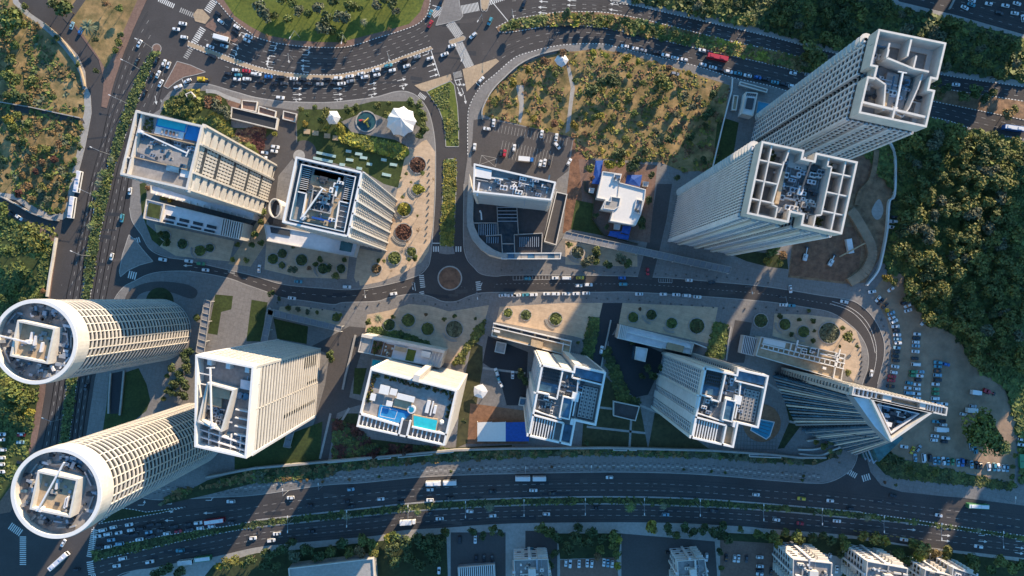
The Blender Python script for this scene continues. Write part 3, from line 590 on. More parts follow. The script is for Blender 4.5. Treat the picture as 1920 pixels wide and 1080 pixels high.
# ---- C1 white block with punched windows
C1=Bld('apartment_block','wide white block with punched windows and a rooftop pool at left by the avenue',[(254,206.5),(381,235),(351,356),(225,327)],89)
C1.core(SQ,86,.35,mt=glass); C1.bands(SQ,0,87,3.48,1.3,cream,t=.9)
C1.parapet(SQ,.9,85,89,cream); C1.deck(SQ,84.5,roofd,1)
e=((1,0),(1,1))
C1.piers(*e,1,1.6,0,88,cream,proud=.5); 
for f in (.28,.72): C1.panel(*e,f-.015,f+.015,0,88,cream,proud=.9)
for f in (.335,.39,.445,.5,.555,.61,.665): C1.panel(*e,f-.017,f+.017,0,86,cream,proud=.12,name='pier')
for i in (4,9,14,19,23): C1.panel(*e,.3,.7,i*3.48+.5,i*3.48+3.0,darkm,proud=.25,name='louvre_band')
for f0,f1 in ((.0,.27),(.73,1.0)):
    for i in range(1,13): C1.panel(*e,f0,f1,i*6.96-2.0,i*6.96+1.7,cream,depth=.5,proud=.55,name='balcony_wall')
    for k in (0,1):
        f=f0+(f1-f0)*k; C1.panel(*e,max(0,f-.008),min(1,f+.008),0,87,cream,proud=1.0,name='fin')
C1.piers((0,0),(0,1),9,.8,0,88,cream); C1.piers((0,1),(1,1),11,.8,0,87,greyc); C1.piers((0,0),(1,0),11,.8,0,87,cream)
C1.wall([(.09,.03),(.09,.97)],.7,84,88.4,cream); C1.wall([(.0,.72),(.09,.72)],.6,84,88.4,cream); 
m=MB(); m.prism(C1.poly([(.3,.02),(.74,.02),(.74,.16),(.3,.16)]),84.5,87.2,white,poolb); p_=C1.add('swimming_pool',m)
m=MB(); m.prism(C1.poly([(.32,.03),(.72,.03),(.72,.14),(.32,.14)]),87.2,87.25,poolt); C1.add('pool_water',m,p_)
C1.pr('pool_deck',.3,.16,.72,.27,84.5,86.9,white); C1.pr('terrace_deck',.74,.02,.97,.25,84.5,86.6,poolb)
for i,u in enumerate((.4,.46,.52,.57,.62)):
    C1.pr('sun_lounger',u,.18,u+.025,.24,86.9,87.4,[concr,redp,redp,redp,concr][i])
C1.wall([(.1,.29),(.98,.30)],.5,84.5,87.5,rooft); C1.clutter(.13,.33,.95,.66,84.6,60,31,[glassb,steel,white,darkm,concr,glassb]); 
C1.wall([(.1,.69),(.98,.70)],.5,84.5,87,rooft); C1.pr('terrace_deck',.12,.71,.97,.96,84.5,85.2,rooft); C1.pr('roof_skylight',.36,.77,.6,.9,85.2,85.7,greyc,glassg); C1.pr('canopy',.8,.71,.96,.82,86,86.4,white); C1.pr('stair_head',.6,.70,.78,.78,85.2,87.5,glassb)
C1.crane((.14,.3),(.87,.46),87.5); 
gp=MB()
for k in range(30): gp.box(C1.P(rnd.uniform(.13,.25),rnd.uniform(.05,.26)),.9,.9,84.5,85.6+rnd.random(),L['olive'] if k%2 else L['mid'],rnd.random()*3)
C1.add('roof_garden',gp)
# ---- C2 tower with double rim
C2=Bld('office_tower','square office tower with ribbed east face and tan roof plant behind a double white rim',[(554.5,293),(680,322),(653,445),(528.5,417)],85)
C2.core(SQ,82,.4,glassb); C2.bands(SQ,0,84,3.5,.5,steel,t=1.2,name='floor_band')
for i in range(1,24): C2.panel((1,0),(1,1),.02,.98,i*3.5-1.3,i*3.5+.5,cream,depth=.3,proud=.25,name='louvre_band')
for f in (0,.24,.44,.64,.84,1): C2.panel((1,0),(1,1),max(0,f-.013),min(1,f+.013),0,85,white,proud=.9,name='pier')
C2.piers((1,0),(1,1),24,.2,0,82,steel,proud=.4,depth=.2,name='mullion')
C2.piers((0,1),(1,1),9,.4,0,83,white); C2.piers((0,0),(1,0),9,.4,0,83,white); C2.piers((0,0),(0,1),9,.4,0,83,white)
C2.parapet(SQ,.8,80.5,85,white); C2.deck(SQ,80,concr,.8)
I2=[(.1,.09),(.92,.09),(.93,.94),(.1,.94)]; C2.parapet(I2,.7,80,84.6,glassb,'inner_rim'); C2.parapet(inset(C2.poly(I2),0) and I2,.35,84.6,85,white,'rim_cap')
C2.deck(I2,81,darkm,.7,'plant_floor'); C2.pr('tan_roof_deck',.26,.2,.74,.9,81,82.6,rooft); C2.pr('roof_slab',.28,.1,.72,.24,81,82.0,concr)
C2.pr('plant_pit_cover',.33,.42,.66,.72,82.6,82.8,darkm); C2.parapet([(.33,.42),(.66,.42),(.66,.72),(.33,.72)],.5,82.6,83.9,concr,'plant_wall')
for u,v in ((.47,.65),(.57,.65)): 
    m=MB(); m.cyl(C2.P(u,v),2.2,82.8,83.4,glassb,16,top=darkm); m.ring(circ(C2.P(u,v),2.2,16),.25,83.4,83.8,steel); C2.add('cooling_fan',m)
for k in range(11): C2.pr('skylight_bar',.13,.14+.03*k,.24,.147+.03*k,82,83.4,white); C2.pr('skylight_bar',.78,.14+.03*k,.9,.147+.03*k,82,83.4,white)
for k in range(5): C2.pr('skylight_bar',.78,.55+.08*k,.9,.557+.08*k,82,83.4,white)
C2.pr('skylight_glass',.13,.12,.24,.48,81.2,82,glassb); C2.pr('skylight_glass',.78,.12,.9,.5,81.2,82,glassb); C2.wall([(.12,.5),(.25,.5),(.26,.92)],.5,81,84,white); C2.wall([(.75,.5),(.92,.5)],.5,81,84,white); C2.wall([(.75,.5),(.77,.93)],.5,81,84,white)
C2.clutter(.28,.22,.72,.42,82.6,12,41,[white,rooft,concr,darkm]); C2.clutter(.35,.45,.65,.6,82.8,10,42,[darkm,glassb,steel]); C2.clutter(.28,.74,.72,.88,82.6,9,43,[white,concr,bluec,rooft])
C2.crane((.3,.86),(.5,.38),85); 
gp=MB()
for k in range(9): gp.box(C2.P(.04+.9*k/9,.045),1.6,1.4,80,82,L['yellow'],k); gp.box(C2.P(.05,.1+.05*k),1.4,1.4,80,81.5,L['olive'],k) if k%2 else None
C2.add('roof_garden',gp)
# ---- D finely banded tower
D=Bld('residential_tower','square tower at lower left whose sunlit east side is all fine cream horizontal bands',[(366,665),(476,687),(462,860),(364,838)],98)
D.core(SQ,92,.4); D.bands(SQ,0,90,3.7,1.7,cream,t=.7)
D.bands(SQ,0,1,9,.1,cream)
D.parapet(SQ,.9,90,98,white); D.deck(SQ,91,roofd,.9)
D.piers((1,0),(1,1),2,.4,0,92,cream,proud=0,depth=.5); D.piers((0,0),(1,0),8,.5,0,95,cream,proud=.05)
D.piers((0,0),(0,1),10,.5,0,92,greyc); D.piers((0,1),(1,1),8,.5,0,92,greyc)
for i in range(2,8): D.panel((1,0),(1,1),.08,.22,i*3.7+.9,i*3.7+2.9,glass,proud=.12,name='loggia')
for i in range(1,6): D.panel((1,0),(1,1),.43,.46,i*3.7+.9,i*3.7+2.9,glass,proud=.12,name='loggia')
for i in range(1,15): D.panel((1,0),(1,1),.73,.77,i*3.7+.9,i*3.7+2.9,glass,proud=.12,name='loggia')
ng=MB(); ng.prism(D.poly([(.28,.26),(.62,.26),(.7,.82),(.12,.82)]) ,91,96.5,white); 
D.parapet([(.22,.27),(.7,.29),(.52,.77),(.06,.72)],.7,91,98.5,cream,'plant_wall'); D.pr('tan_roof_panel',.24,.31,.6,.42,96,96.6,rooft); D.pr('tan_roof_panel',.19,.42,.44,.53,95,95.8,rooft)
D.clutter(.18,.55,.45,.72,92,22,51,[white,darkm,steel,greyc]); D.clutter(.7,.2,.95,.3,91,5,52,[white,steel]); D.pr('chiller',.72,.19,.93,.29,91,93.5,steel,greyc)
for k in range(4): D.wall([(.68,.52+.09*k),(.98,.52+.09*k)],.5,91,95,white)
for u in (.72,.82):
    m=MB(); m.cyl(D.P(u,.37),1.5,91,93.5,glassb,14); D.add('water_tank',m)
for u in (.18,.5,.83): D.pr('roof_fin',u,.03,u+.07,.09,91,96.5,white)
D.pr('pool_deck',.5,.8,.97,.93,91,92.5,glassb); D.wall([(0,.82),(1,.88)],.5,91,95,greyc); D.wall([(0,.9),(1,.95)],.5,91,95,greyc)
for u in (.2,.4,.62,.8): D.wall([(u,.8),(u,1)],.4,91,94.5,white)
D.wall([(0,.2),(.25,.2)],.4,95,96,white); D.wall([(0,.32),(.2,.32)],.4,94,95,white)
D.crane((.36,.72),(.3,.1),98.5)
# ---- round towers
def round_tower(label,cpx,r_px,h,nfl,seed,arm):
    c=W(cpx[0],cpx[1],h).xy; R_=r_px*S*(H-h)/H; t=thing('round_tower',label,'building',(c.x,c.y,0),'pair of round ringed towers'); r=random.Random(seed)
    m=MB(); m.cyl(c,R_-.5,0,h-5,glass,64,top=roofd); m.build('glazed_wall',t)
    fh=(h-8)/nfl
    for i in range(nfl+1):
        m=MB(); m.ring(circ(c,R_,64),.8,i*fh-.33+(.33 if i==0 else 0),i*fh+.33,cream); m.build('floor_ring',t)
    nm=30
    for i in range(nm):
        a=2*math.pi*i/nm
        if i%11 in (5,): continue
        d=Vector((math.cos(a),math.sin(a))); m=MB(); m.bar(c+d*(R_+.02),c+d*(R_-1.1),.42,0,h-7,cream); m.build('mullion',t)
    m=MB(); m.ring(circ(c,R_+.35,72),.7,h-8,h-.6,cream); m.build('crown_wall',t)
    m=MB(); m.ring(circ(c,R_+.15,72),1.5,h-.6,h,white); m.build('roof_rim',t)
    m=MB(); m.cyl(c,R_-.5,h-5,h-4.2,roofd,64); m.build('roof_deck',t)
    ang=R(-12)
    def loc(x,y): return c+Vector((x*math.cos(ang)-y*math.sin(ang),x*math.sin(ang)+y*math.cos(ang)))
    s_=R_*.46; q=[loc(-s_,-s_*.95),loc(s_,-s_*.95),loc(s_,s_*.95),loc(-s_,s_*.95)]
    m=MB(); m.ring(q,.8,h-4.2,h+1.2,cream); m.build('plant_wall',t)
    m=MB(); m.prism(inset(ccw(q),.8),h-4.2,h-1.2,rooft); m.build('plant_roof',t)
    for i in range(3):
        m=MB(); x=r.uniform(-.4,.4)*s_*1.6; y=r.uniform(-.4,.4)*s_*1.4; m.box(loc(x,y),.7,4,h-1.2,h+.3,greyc,ang); m.build('roof_fin',t)
    for i in range(14):
        m=MB(); m.box(loc(r.uniform(-.8,.8)*s_,r.uniform(-.8,.8)*s_),r.uniform(.8,2.4),r.uniform(.7,1.6),h-1.2,h-1.2+r.uniform(.3,.9),r.choice([steel,concr,darkm,roofd]),ang); m.build('ac_unit',t)
    for i in range(120):
        a=r.uniform(0,6.283); rr=r.uniform(R_*.5,R_*.9); p=c+Vector((math.cos(a)*rr,math.sin(a)*rr))
        q_=p-c; lx=abs(q_.x*math.cos(-ang)-q_.y*math.sin(-ang)); ly=abs(q_.x*math.sin(-ang)+q_.y*math.cos(-ang))
        if max(lx,ly)<s_*1.12: continue
        m=MB(); k=r.random(); mt=r.choice([steel,concr,greyc,glassb,concr,darkm,steel,steel])
        if k<.6: m.box(p,r.uniform(1,3.2),r.uniform(.8,1.6),h-4.2,h-4.2+r.uniform(.5,1.6),mt,ang if r.random()<.5 else a); m.build('ac_unit',t)
        elif k<.8: m.cyl(p,r.uniform(.4,1),h-4.2,h-2.8,mt,12,top=darkm); m.build('vent_fan',t)
        else:
            d=Vector((-math.sin(a),math.cos(a)))*r.uniform(1.5,3.5); m.bar(p-d,p+d,.6,h-3.8,h-3,mt); m.build('duct',t)
    a,b=loc(arm[0]*R_,arm[1]*R_),loc(arm[2]*R_,arm[3]*R_)
    m=MB(); m.box(a,2,1.4,h-1,h+1.6,greyc,ang); m.cyl(a,.8,h-1.2,h+1,greyc,10); o=m.build('roof_crane',t)
    m=MB(); m.bar(a,b,.55,h+1.6,h+2.2,greyc); m.build('arm',o)
round_tower('upper of the two round ringed towers at the left edge',(65,641),79,99,31,61,(-.1,-.02,-1.0,.0))
round_tower('lower round ringed tower at the bottom left corner beside the highway',(105,925),84.5,113,34,62,(-.25,-.4,.1,.75))
# ---- B4 rooftop terrace block
B4=Bld('apartment_block','white block with a furnished roof terrace, turquoise pool and blue play court on top',[(694.4,691),(857,731.7),(833,836),(668,800)],68)
B4.core(SQ,65,.25); B4.bands(SQ,0,66,3.3,.9,cream,t=.9)
for i in range(1,20): 
    B4.panel((0,0),(1,0),.01,.49,i*3.3-1.0,i*3.3+(1.0 if i%5 else .0),cream,proud=.06,depth=.3,name='balcony_wall'); B4.panel((0,0),(1,0),.58,.99,i*3.3-1.0,i*3.3+(1.0 if i%5 else .0),cream,proud=.06,depth=.3,name='balcony_wall')
B4.panel((0,0),(1,0),.49,.56,0,69,cream,proud=2.4,name='stair_fin')
B4.panel((1,0),(1,1),0,1,0,66.5,cream,proud=.6,name='side_wall'); B4.piers((0,0),(0,1),8,.5,0,66,white); B4.piers((0,1),(1,1),10,.5,0,66,white)
B4.parapet(SQ,.8,64,68,white); B4.deck(SQ,65.5,roofd,.8,'terrace_floor')
B4.wall([(.0,.78),(.46,.83)],.8,65,68,white); B4.wall([(.6,.8),(1,.8)],.8,65,68,white)
for k in range(9): B4.pr('pergola_beam',.05+.048*k,.8,.062+.048*k,.96,66.5,67.3,white)
for k in range(7): B4.pr('pergola_beam',.62+.05*k,.82,.632+.05*k,.98,66.5,67.3,white)
m=MB(); m.prism(B4.poly([(.19,.57),(.56,.57),(.47,.8),(.2,.8)]),65.5,66.0,poolb,None,True); B4.add('play_court',m); B4.wall([(.22,.6),(.4,.6),(.39,.75),(.22,.75),(.22,.6)],.18,66,66.05,white,'court_line')
m=MB(); m.prism(B4.poly([(.57,.6),(.86,.58),(.88,.81),(.6,.83)]),65.5,67,rooft); p_=B4.add('swimming_pool',m); m=MB(); m.prism(B4.poly([(.59,.61),(.86,.6),(.865,.79),(.62,.81)]),67,67.05,poolt); B4.add('pool_water',m,p_)
B4.pr('roof_light_well',.495,.72,.555,1.0,63,67.9,darkm); B4.wall([(.48,.7),(.48,1)],.9,65,68,white); B4.wall([(.57,.7),(.57,1)],.9,65,68,white)
B4.pr('canopy',.36,.29,.56,.39,67.5,67.8,white); B4.pr('bar_counter',.34,.38,.54,.55,65.5,66.6,rooft)
for (a,b_,c_,d_) in ((.15,.22,.26,.37),(.27,.24,.35,.35),(.07,.4,.13,.52),(.26,.46,.33,.55)): B4.pr('sun_canopy',a,b_,c_,d_,67.0,67.3,white)
for (a,b_,c_,d_) in ((.7,.3,.74,.52),(.76,.3,.775,.55),(.79,.36,.82,.5)): B4.pr('bench',a,b_,c_,d_,65.5,66.6,white)
m=MB(); m.cyl(B4.P(.55,.52),1.9,65.5,66.8,white,20); m.cyl(B4.P(.55,.52),1.2,66.8,66.9,pool,20); B4.add('whirlpool',m); m=MB(); m.cyl(B4.P(.91,.62),1.2,66,68,white,14,r1=.3); B4.add('parasol',m)
def hedge(b,uvs,z,mts,w_=1.3,n=60,seed=1,hh=1.4):
    r=random.Random(seed); m=MB()
    for i in range(n):
        t=r.random()*(len(uvs)-1); k=int(t); c=b.P(*uvs[k]).lerp(b.P(*uvs[k+1]),t-k)+Vector((r.uniform(-1,1),r.uniform(-1,1)))*w_*.6
        m.cyl(c,r.uniform(.4,.8),z,z+r.uniform(.5,hh),r.choice(mts),5,r1=.15)
    b.add('roof_hedge',m)
hedge(B4,[(.05,.58),(.06,.1),(.5,.1),(.95,.1),(.96,.6)],65.5,[L['olive'],L['mid'],L['yellow'],L['brown'],redp],n=190)
# ---- B5 / B6 twin shaped blocks
uv5=[(0,0),(.5,0),(.5,-.08),(1,-.08),(1,.66),(.68,.66),(.68,1),(0,1)]
def shaped_block(label,quad,seed,h=82):
    b=Bld('apartment_block',label,quad,h,'two stepped blocks with rooftop air conditioner rows')
    b.core(uv5,h-4,.35,glass); b.bands(uv5,0,h-4,3.25,.9,greyc,t=.9)
    b.parapet(uv5,.8,h-5,h,white); b.deck(uv5,h-3.4,roofd,.8)
    w0,w1=(0,0),(0,1)
    b.panel(w0,w1,.42,.58,0,h-1,greyc,proud=.5); b.panel(w0,w1,.68,.8,0,h-1,greyc,proud=.5); b.panel(w0,w1,0,.04,0,h,white,proud=.8); b.panel(w0,w1,.96,1,0,h,white,proud=.8); b.panel(w0,w1,.39,.41,0,h,white,proud=1.2)
    b.piers(w0,w1,18,.35,0,h-5,greyc,proud=.1); b.panel((0,0),(.5,0),.0,.5,0,h-1,cream,proud=.6); b.panel((0,0),(.5,0),.62,.97,0,h-1,cream,proud=.6)
    b.panel((.5,-.08),(1,-.08),.0,.25,0,h-.5,cream,proud=.6); b.piers((.5,-.08),(1,-.08),12,.3,0,h-5,steel,proud=.3)
    b.piers((0,1),(.68,1),10,.4,0,h-5,greyc); b.piers((1,-.08),(1,.66),12,.4,0,h-5,greyc)
    z=h-3.4
    def rows(u0,v0,u1,v1,nu,nv,mt=concr):
        for i in range(nu):
            for j in range(nv):
                c=b.P(u0+(u1-u0)*(i+.5)/nu,v0+(v1-v0)*(j+.5)/nv); m=MB(); ang=R(-13)
                m.box(c,1.55,1.55,z,z+1.4,concr,ang); m.cyl(c,.45,z+1.4,z+1.5,darkm,8); b.add('condenser',m)
    b.pr('condenser_tray',.03,.02,.33,.22,z,z+.2,darkm); b.pr('condenser_tray',.68,.16,.95,.62,z,z+.2,darkm)
    rows(.04,.02,.32,.21,9,4,concr); rows(.69,.17,.94,.6,4,9,concr)
    b.pr('roof_panel',.03,.24,.32,.36,z,z+.8,glassb if seed==5 else concr,glassb); b.wall([(.0,.385),(.2,.385),(.2,.42),(.33,.42),(.34,.0)],.6,z,h-.2,white)
    b.pr('roof_panel',.52,-.05,.97,.07,z,z+2,greyc,glassb); b.wall([(.5,.0),(.5,.09),(1,.1)],.6,z,h-.2,white)
    b.pr('lift_room',.41,.36,.58,.66,z,h-.6,white,glassb); b.parapet([(.41,.36),(.58,.36),(.58,.66),(.41,.66)],.5,h-.6,h+.2,white,'lift_room_rim')
    b.pr('plant_room',.55,.28,.66,.4,z,h-.3,white); b.pr('plant_room',.6,.64,.68,.72,z,h-.3,white)
    b.wall([(0,.7),(.5,.72),(.5,1)],.7,z,h,white); b.wall([(.0,.64),(.46,.68)],.5,z,h-.5,white)
    for k in range(9): b.pr('pergola_beam',.035+.042*k,.73,.05+.042*k,.98,h-1.8,h-.7,white)
    b.pr('terrace_floor',.52,.74,.67,.97,z,z+.5,rooft if seed==6 else glassb); b.wall([(.6,.1),(.62,.3),(.62,.6)],.5,z,h-.6,white)
    b.clutter(.04,.44,.3,.62,z,16,seed*10,[darkm,concr,steel,white]); b.clutter(.36,.05,.48,.34,z,14,seed*10+1,[concr,steel,darkm]); b.clutter(.6,.1,.68,.62,z,10,seed*10+2,[glassb,white,steel])
    return b
B5=shaped_block('stepped white block left of centre at the bottom, beside the blue roofed terrace',[(1015.7,682.7),(1134.7,709),(1109,845),(990.5,818.6)],5)
B6=shaped_block('stepped white block at right beside the lap pool, with a slatted corner pergola',[(1322,688.7),(1440,715),(1413.5,848.7),(1295.6,822)],6)
# ---- B7 wedge
h=79; B7=Bld('wedge_tower','triangular wedge tower with blue louvred flank narrowing to a glass tip',[(1600,725),(1777.5,763.7),(1775,780),(1597,741)],h)
k0=(H-h)/H
def loft(name,A0,B0,A1,B1,z0,z1,mt,n,bh,proud,parent):   # horizontal louvres on a leaning face
    for i in range(n):
        t=(i+.5)/n; z_=z0+(z1-z0)*t; a=A0.lerp(A1,t); b=B0.lerp(B1,t); d=(b-a).normalized(); nn=Vector((d.y,-d.x))
        m=MB(); m.prism([a+nn*proud,b+nn*proud,b-nn*.6,a-nn*.6],z_-bh/2,z_+bh/2,mt,None,True); m.build(name,parent)
r0=[g(1452,697).xy,g(1500,800).xy,g(1612,850).xy,g(1625,770).xy,g(1600,715).xy]
r1=[W(1597,741,h-6).xy,W(1636,795,h-6).xy,W(1671,826,h-6).xy,W(1748,772,h-6).xy,W(1750,765,h-6).xy]
m=MB(); m.prism(r0,0,h-6,glass,roofd,False,r1); B7.add('glazed_wall',m)
loft('louvre',r0[0],r0[1],r1[0],r1[1],1,h-5,darkm,22,.35,.35,B7.root); loft('louvre',r0[1],r0[2],r1[1],r1[2],1,h-5,darkm,22,.35,.35,B7.root)
for (p0,p1,q0,q1) in ((r0[0],r0[1],r1[0],r1[1]),(r0[1],r0[2],r1[1],r1[2])):
    for i in range(1,17):
        t=i/17; a=p0.lerp(p1,t); b=q0.lerp(q1,t); m=MB(); wv=(q1-q0).normalized()*.28; wp=(p1-p0).normalized()*.55; nn=Vector(((p1-p0).y,-(p1-p0).x)).normalized()*1.2
        m.prism([a-wp,a+wp,a+wp+nn*1.6,a-wp+nn*1.6],0,h-5,(glassb if i%2 else steel) if i%5 else cream,None,True,[b-wv,b+wv,b+wv+nn*.7,b-wv+nn*.7]); B7.add('fin',m)
B7.core(SQ,h-4,.5,glass); B7.bands(SQ,0,h-3,3.3,1.5,cream,t=1.2); B7.piers((0,1),(1,1),22,.7,0,h-3,cream); B7.piers((0,0),(1,0),26,.6,0,h-3,cream)
B7.parapet(SQ,.6,h-4,h,cream); B7.deck(SQ,h-3,rooft,.6)
for k in range(6): B7.pr('roof_bar',.03+.045*k,.1,.045+.045*k,.9,h-2.5,h-1,white); B7.pr('roof_bar',.8+.03*k,.1,.812+.03*k,.9,h-2.5,h-1,white)
B7.pr('stair_head',.33,.1,.42,.85,h-3,h-.6,cream); B7.pr('stair_head',.72,.1,.78,.85,h-3,h-.6,cream)
tri=[W(1631,745,h).xy,W(1752,772,h).xy,W(1671,829,h).xy]
m=MB(); m.ring(tri,1.0,h-6,h,cream); B7.add('parapet',m); m=MB(); m.prism(inset(ccw(tri),1.0),h-6,h-5,darkm); B7.add('roof_deck',m)
m=MB(); m.ring(inset(ccw(tri),2.2),.4,h-4,h-1.5,greyc); B7.add('inner_rim',m)
rr=random.Random(77)
for i in range(26):
    a,b=rr.random(),rr.random(); 
    if a+b>1: a,b=1-a,1-b
    c=tri[0]+(tri[1]-tri[0])*(a*.6+.14)+(tri[2]-tri[0])*(b*.6+.14); m=MB(); m.box(c,rr.uniform(1,3.4),rr.uniform(.8,2),h-5,h-5+rr.uniform(.8,2.6),rr.choice([cream,steel,white,darkm,glassb]),R(-13)); B7.add('ac_unit',m)
ft=[W(1600,744,h-2).xy,W(1628,748,h-2).xy,W(1668,829,h-2).xy,W(1640,800,h-2).xy]
m=MB(); m.prism(ft,h-9,h-2,steel,greyc); B7.add('sloping_roof',m)
m=MB(); tip=[g(1590,795).xy,g(1628,790).xy,g(1660,815).xy,g(1616,858).xy]; m.prism(tip,0,14,glassg,None,False,[p+(Vector((2,1))) for p in tip]); B7.add('glass_podium',m)
for i in range(3): m=MB(); m.ring(inset(ccw(tip),-.3),.6,4.2*i+3.5,4.2*i+4.0,steel); B7.add('podium_frame',m)
# ---- C3 curved block
C3=Bld('office_block','curved low building with dark terrace and sunken dark glass court, right of the tree median',[(888.3,306),(1043,341),(1034,376),(886.5,360)],56)
C3.core(SQ,52,.8,glass); C3.bands(SQ,0,52,3.5,1.0,cream,t=1); C3.parapet(SQ,.8,51,56,white); C3.deck(SQ,54,roofd,.8); C3.piers((0,0),(1,0),14,.5,0,52,cream); C3.piers((1,0),(1,1),4,.5,0,52,cream);C3.piers((0,0),(0,1),4,.5,0,52,cream)
C3.pr('glass_roof',.02,.1,.22,.45,54,55.5,glassb,white); C3.clutter(.05,.5,.95,.9,54,20,81,[white,steel,concr,greyc,darkm]); C3.clutter(.25,.15,.95,.5,54,34,82,[darkm,glassb,steel,white,steel])
hz=16

def Z(pts,z): return [W(x,y,z).xy for x,y in pts]
def cp(name,pts,z0,z1,mt,top=None,parent=None,ptz=None):
    m=MB(); m.prism(Z(pts,ptz if ptz is not None else z1),z0,z1,mt,top,True); return m.build(name,parent if parent is not None else C3.root)
inner=[(888,365),(888,415),(891,430),(900,450),(915,463),(938,473),(1014,473),(1033,378)]
m=MB(); m.prism(Z(inner,hz),0,hz,glass,roofb); m.build('terrace_roof',C3.root)
out=[(875,408),(878,428),(888,452),(903,470),(930,486),(970,489),(1052,486),(1062,430)]
wallo=[(880,325),(877,360),(875,400),(876,425),(884,447),(899,465),(916,477),(935,482),(950,484)]
walli=[(886,362),(888,375),(887,412),(890,426),(899,445),(912,458),(926,468),(940,474),(950,474)]
m=MB(); n=len(wallo); po=Z(wallo,hz+1.5); pi_=Z(walli,hz+1.5); m.prism(po+list(reversed(pi_)),0,hz+1.5,cream,concr); m.build('curved_wall',C3.root)
for i in range(9):
    x0=940+i*12.5; cp('canopy_panel',[(x0,474.5),(x0+11.6,474.5),(x0+11.6,485),(x0,485)],hz+.4,hz+1.0,glassb if i%3==1 else concr)
m=MB(); m.ring(Z([(938,474),(1053,473.5),(1051,486),(940,486)],hz+1.4),.5,hz-.2,hz+1.4,white); m.build('canopy_frame',C3.root)
cp('glass_court',[(934,388),(969,388),(972,437),(965,437),(965,474),(941,474),(941,440),(933,440)],hz-2,hz+.5,glass,glass)
for i in range(5): cp('court_beam',[(933,388+6.5*i),(970,388+6.5*i),(970,389.2+6.5*i),(933,389.2+6.5*i)],hz+.5,hz+1.3,steel)
for a,b in (((932,387),(934,440)),((969,387),(972,440)),((964,440),(965,474)),((940,440),(942,474)),((964,440),(1017,437)),((1017,437),(1015,474)),((887,418),(934,418)),((911,442),(940,440)),((941,457),(965,457))):
    m=MB(); m.bar(W(*a,hz+1.3).xy,W(*b,hz+1.3).xy,.45,hz,hz+1.4,concr); m.build('court_frame',C3.root)
for x0,y0,x1,y1,n in ((896,420,932,441,9),(911,444,936,456,6),(973,444,1012,463,10)):
    cp('skylight',[(x0,y0),(x1,y0),(x1,y1),(x0,y1)],hz,hz+.5,glass)
    for i in range(n): 
        x=x0+(x1-x0)*(i+.5)/n; cp('skylight_bar',[(x-.5,y0),(x+.5,y0),(x+.2,y1),(x-.8,y1)],hz+.5,hz+1,steel)
m=MB(); m.beam((*W(901,398,hz).xy,hz),(*W(901,398,hz).xy,hz+5),.5,white); m.bar(W(902,398,hz+5).xy,W(903,412,hz+5).xy,.7,hz+4.6,hz+5.2,white); m.build('terrace_mast',C3.root)
# parking ramp beside C3
rp=thing('parking_ramp','long ribbed concrete parking ramp roof sloping beside the brown path','ramp',g(1035,410),None)
m=MB(); q=[(1043,359),(1064,364),(1043,460),(1020,453)]; m.prism(Z(q,9),0,8,concr,asph2); m.build('ramp_deck',rp); m=MB(); m.ring(Z(q,9),.5,8,9.2,cream); m.build('parapet',rp)
m=MB(); q2=[(1037,355),(1042,357),(1017,455),(1014,470)]; m.prism(Z(q2,10),0,10,concr); m.build('side_wall',rp)
# ---- generic low buildings ----
def low(name,label,quad,h,wallm,roofm,cat='building',par=.9,group=None,t=.5):
    b=Bld(name,label,quad,h,group,cat); m=MB(); m.prism(inset(ccw(b.poly(SQ)),.05),0,h-.8,wallm,roofm); b.add('wall',m)
    m=MB(); m.ring(b.poly(SQ),t,h-1.2,h,cream if par else wallm); b.add('parapet',m); return b
C1b=low('podium_building','long low wing with slatted end below the wide white block',[(274,373),(457,418),(451,450),(268,409.5)],13,cream,greyc)
C1b.pr('roof_garden_bed',.03,.15,.16,.85,12,13,concr,L['olive']); C1b.wall([(.19,0),(.18,1)],.8,12,13.6,cream)
for k in range(4): C1b.pr('skylight',.22+.14*k,.55,.32+.14*k,.72,12.2,12.9,white,glass); C1b.pr('skylight',.2+.14*k,.82,.31+.14*k,.95,12.2,12.7,white,glass)
for k in range(9): C1b.pr('roof_slat',.79+.023*k,.02,.8+.023*k,.98,13,13.8,white)
C1b.pr('slat_base',.78,.03,.99,.97,12,12.6,glass)
C1c=low('podium_building','low glazed link between the wide white block and its long wing',[(282,345),(390,372),(480,395),(470,410),(380,388),(282,360)][0:1]+[(478,398),(474,412),(282,362)],9,greyc,greyc)
for k in range(14): C1c.pr('facade_frame',.05+.066*k,.75,.06+.066*k,1.05,0,9.6,white)
C2b=low('podium_building','low grey podium roof in front of the ribbed office tower',[(495,420),(672,452),(664,482),(500,452)],7,greyc,greyc)
C2b.pr('roof_opening',.06,.1,.27,.45,6.3,6.7,darkm); C2b.pr('roof_opening',.82,.15,.95,.75,6.3,6.8,darkm,glassg)
# oval stair next to C2
c=W(515,390,12).xy; t=thing('stair_drum','small oval concrete stair drum between the white block and the ribbed tower','stairwell',(c.x,c.y,0))
el=[(c.x+3.4*math.cos(a*math.pi/12),c.y+5.3*math.sin(a*math.pi/12)) for a in range(24)]
m=MB(); m.ring(el,.6,0,12,cream); m.build('drum_wall',t); m=MB(); m.prism(inset(ccw(el),.6),0,8,darkm,roofb); m.build('stair_cover',t)
m=MB(); m.prism(Z([(520,384),(538,388),(532,412),(517,402)],10),0,10,concr); m.build('link_wall',t)
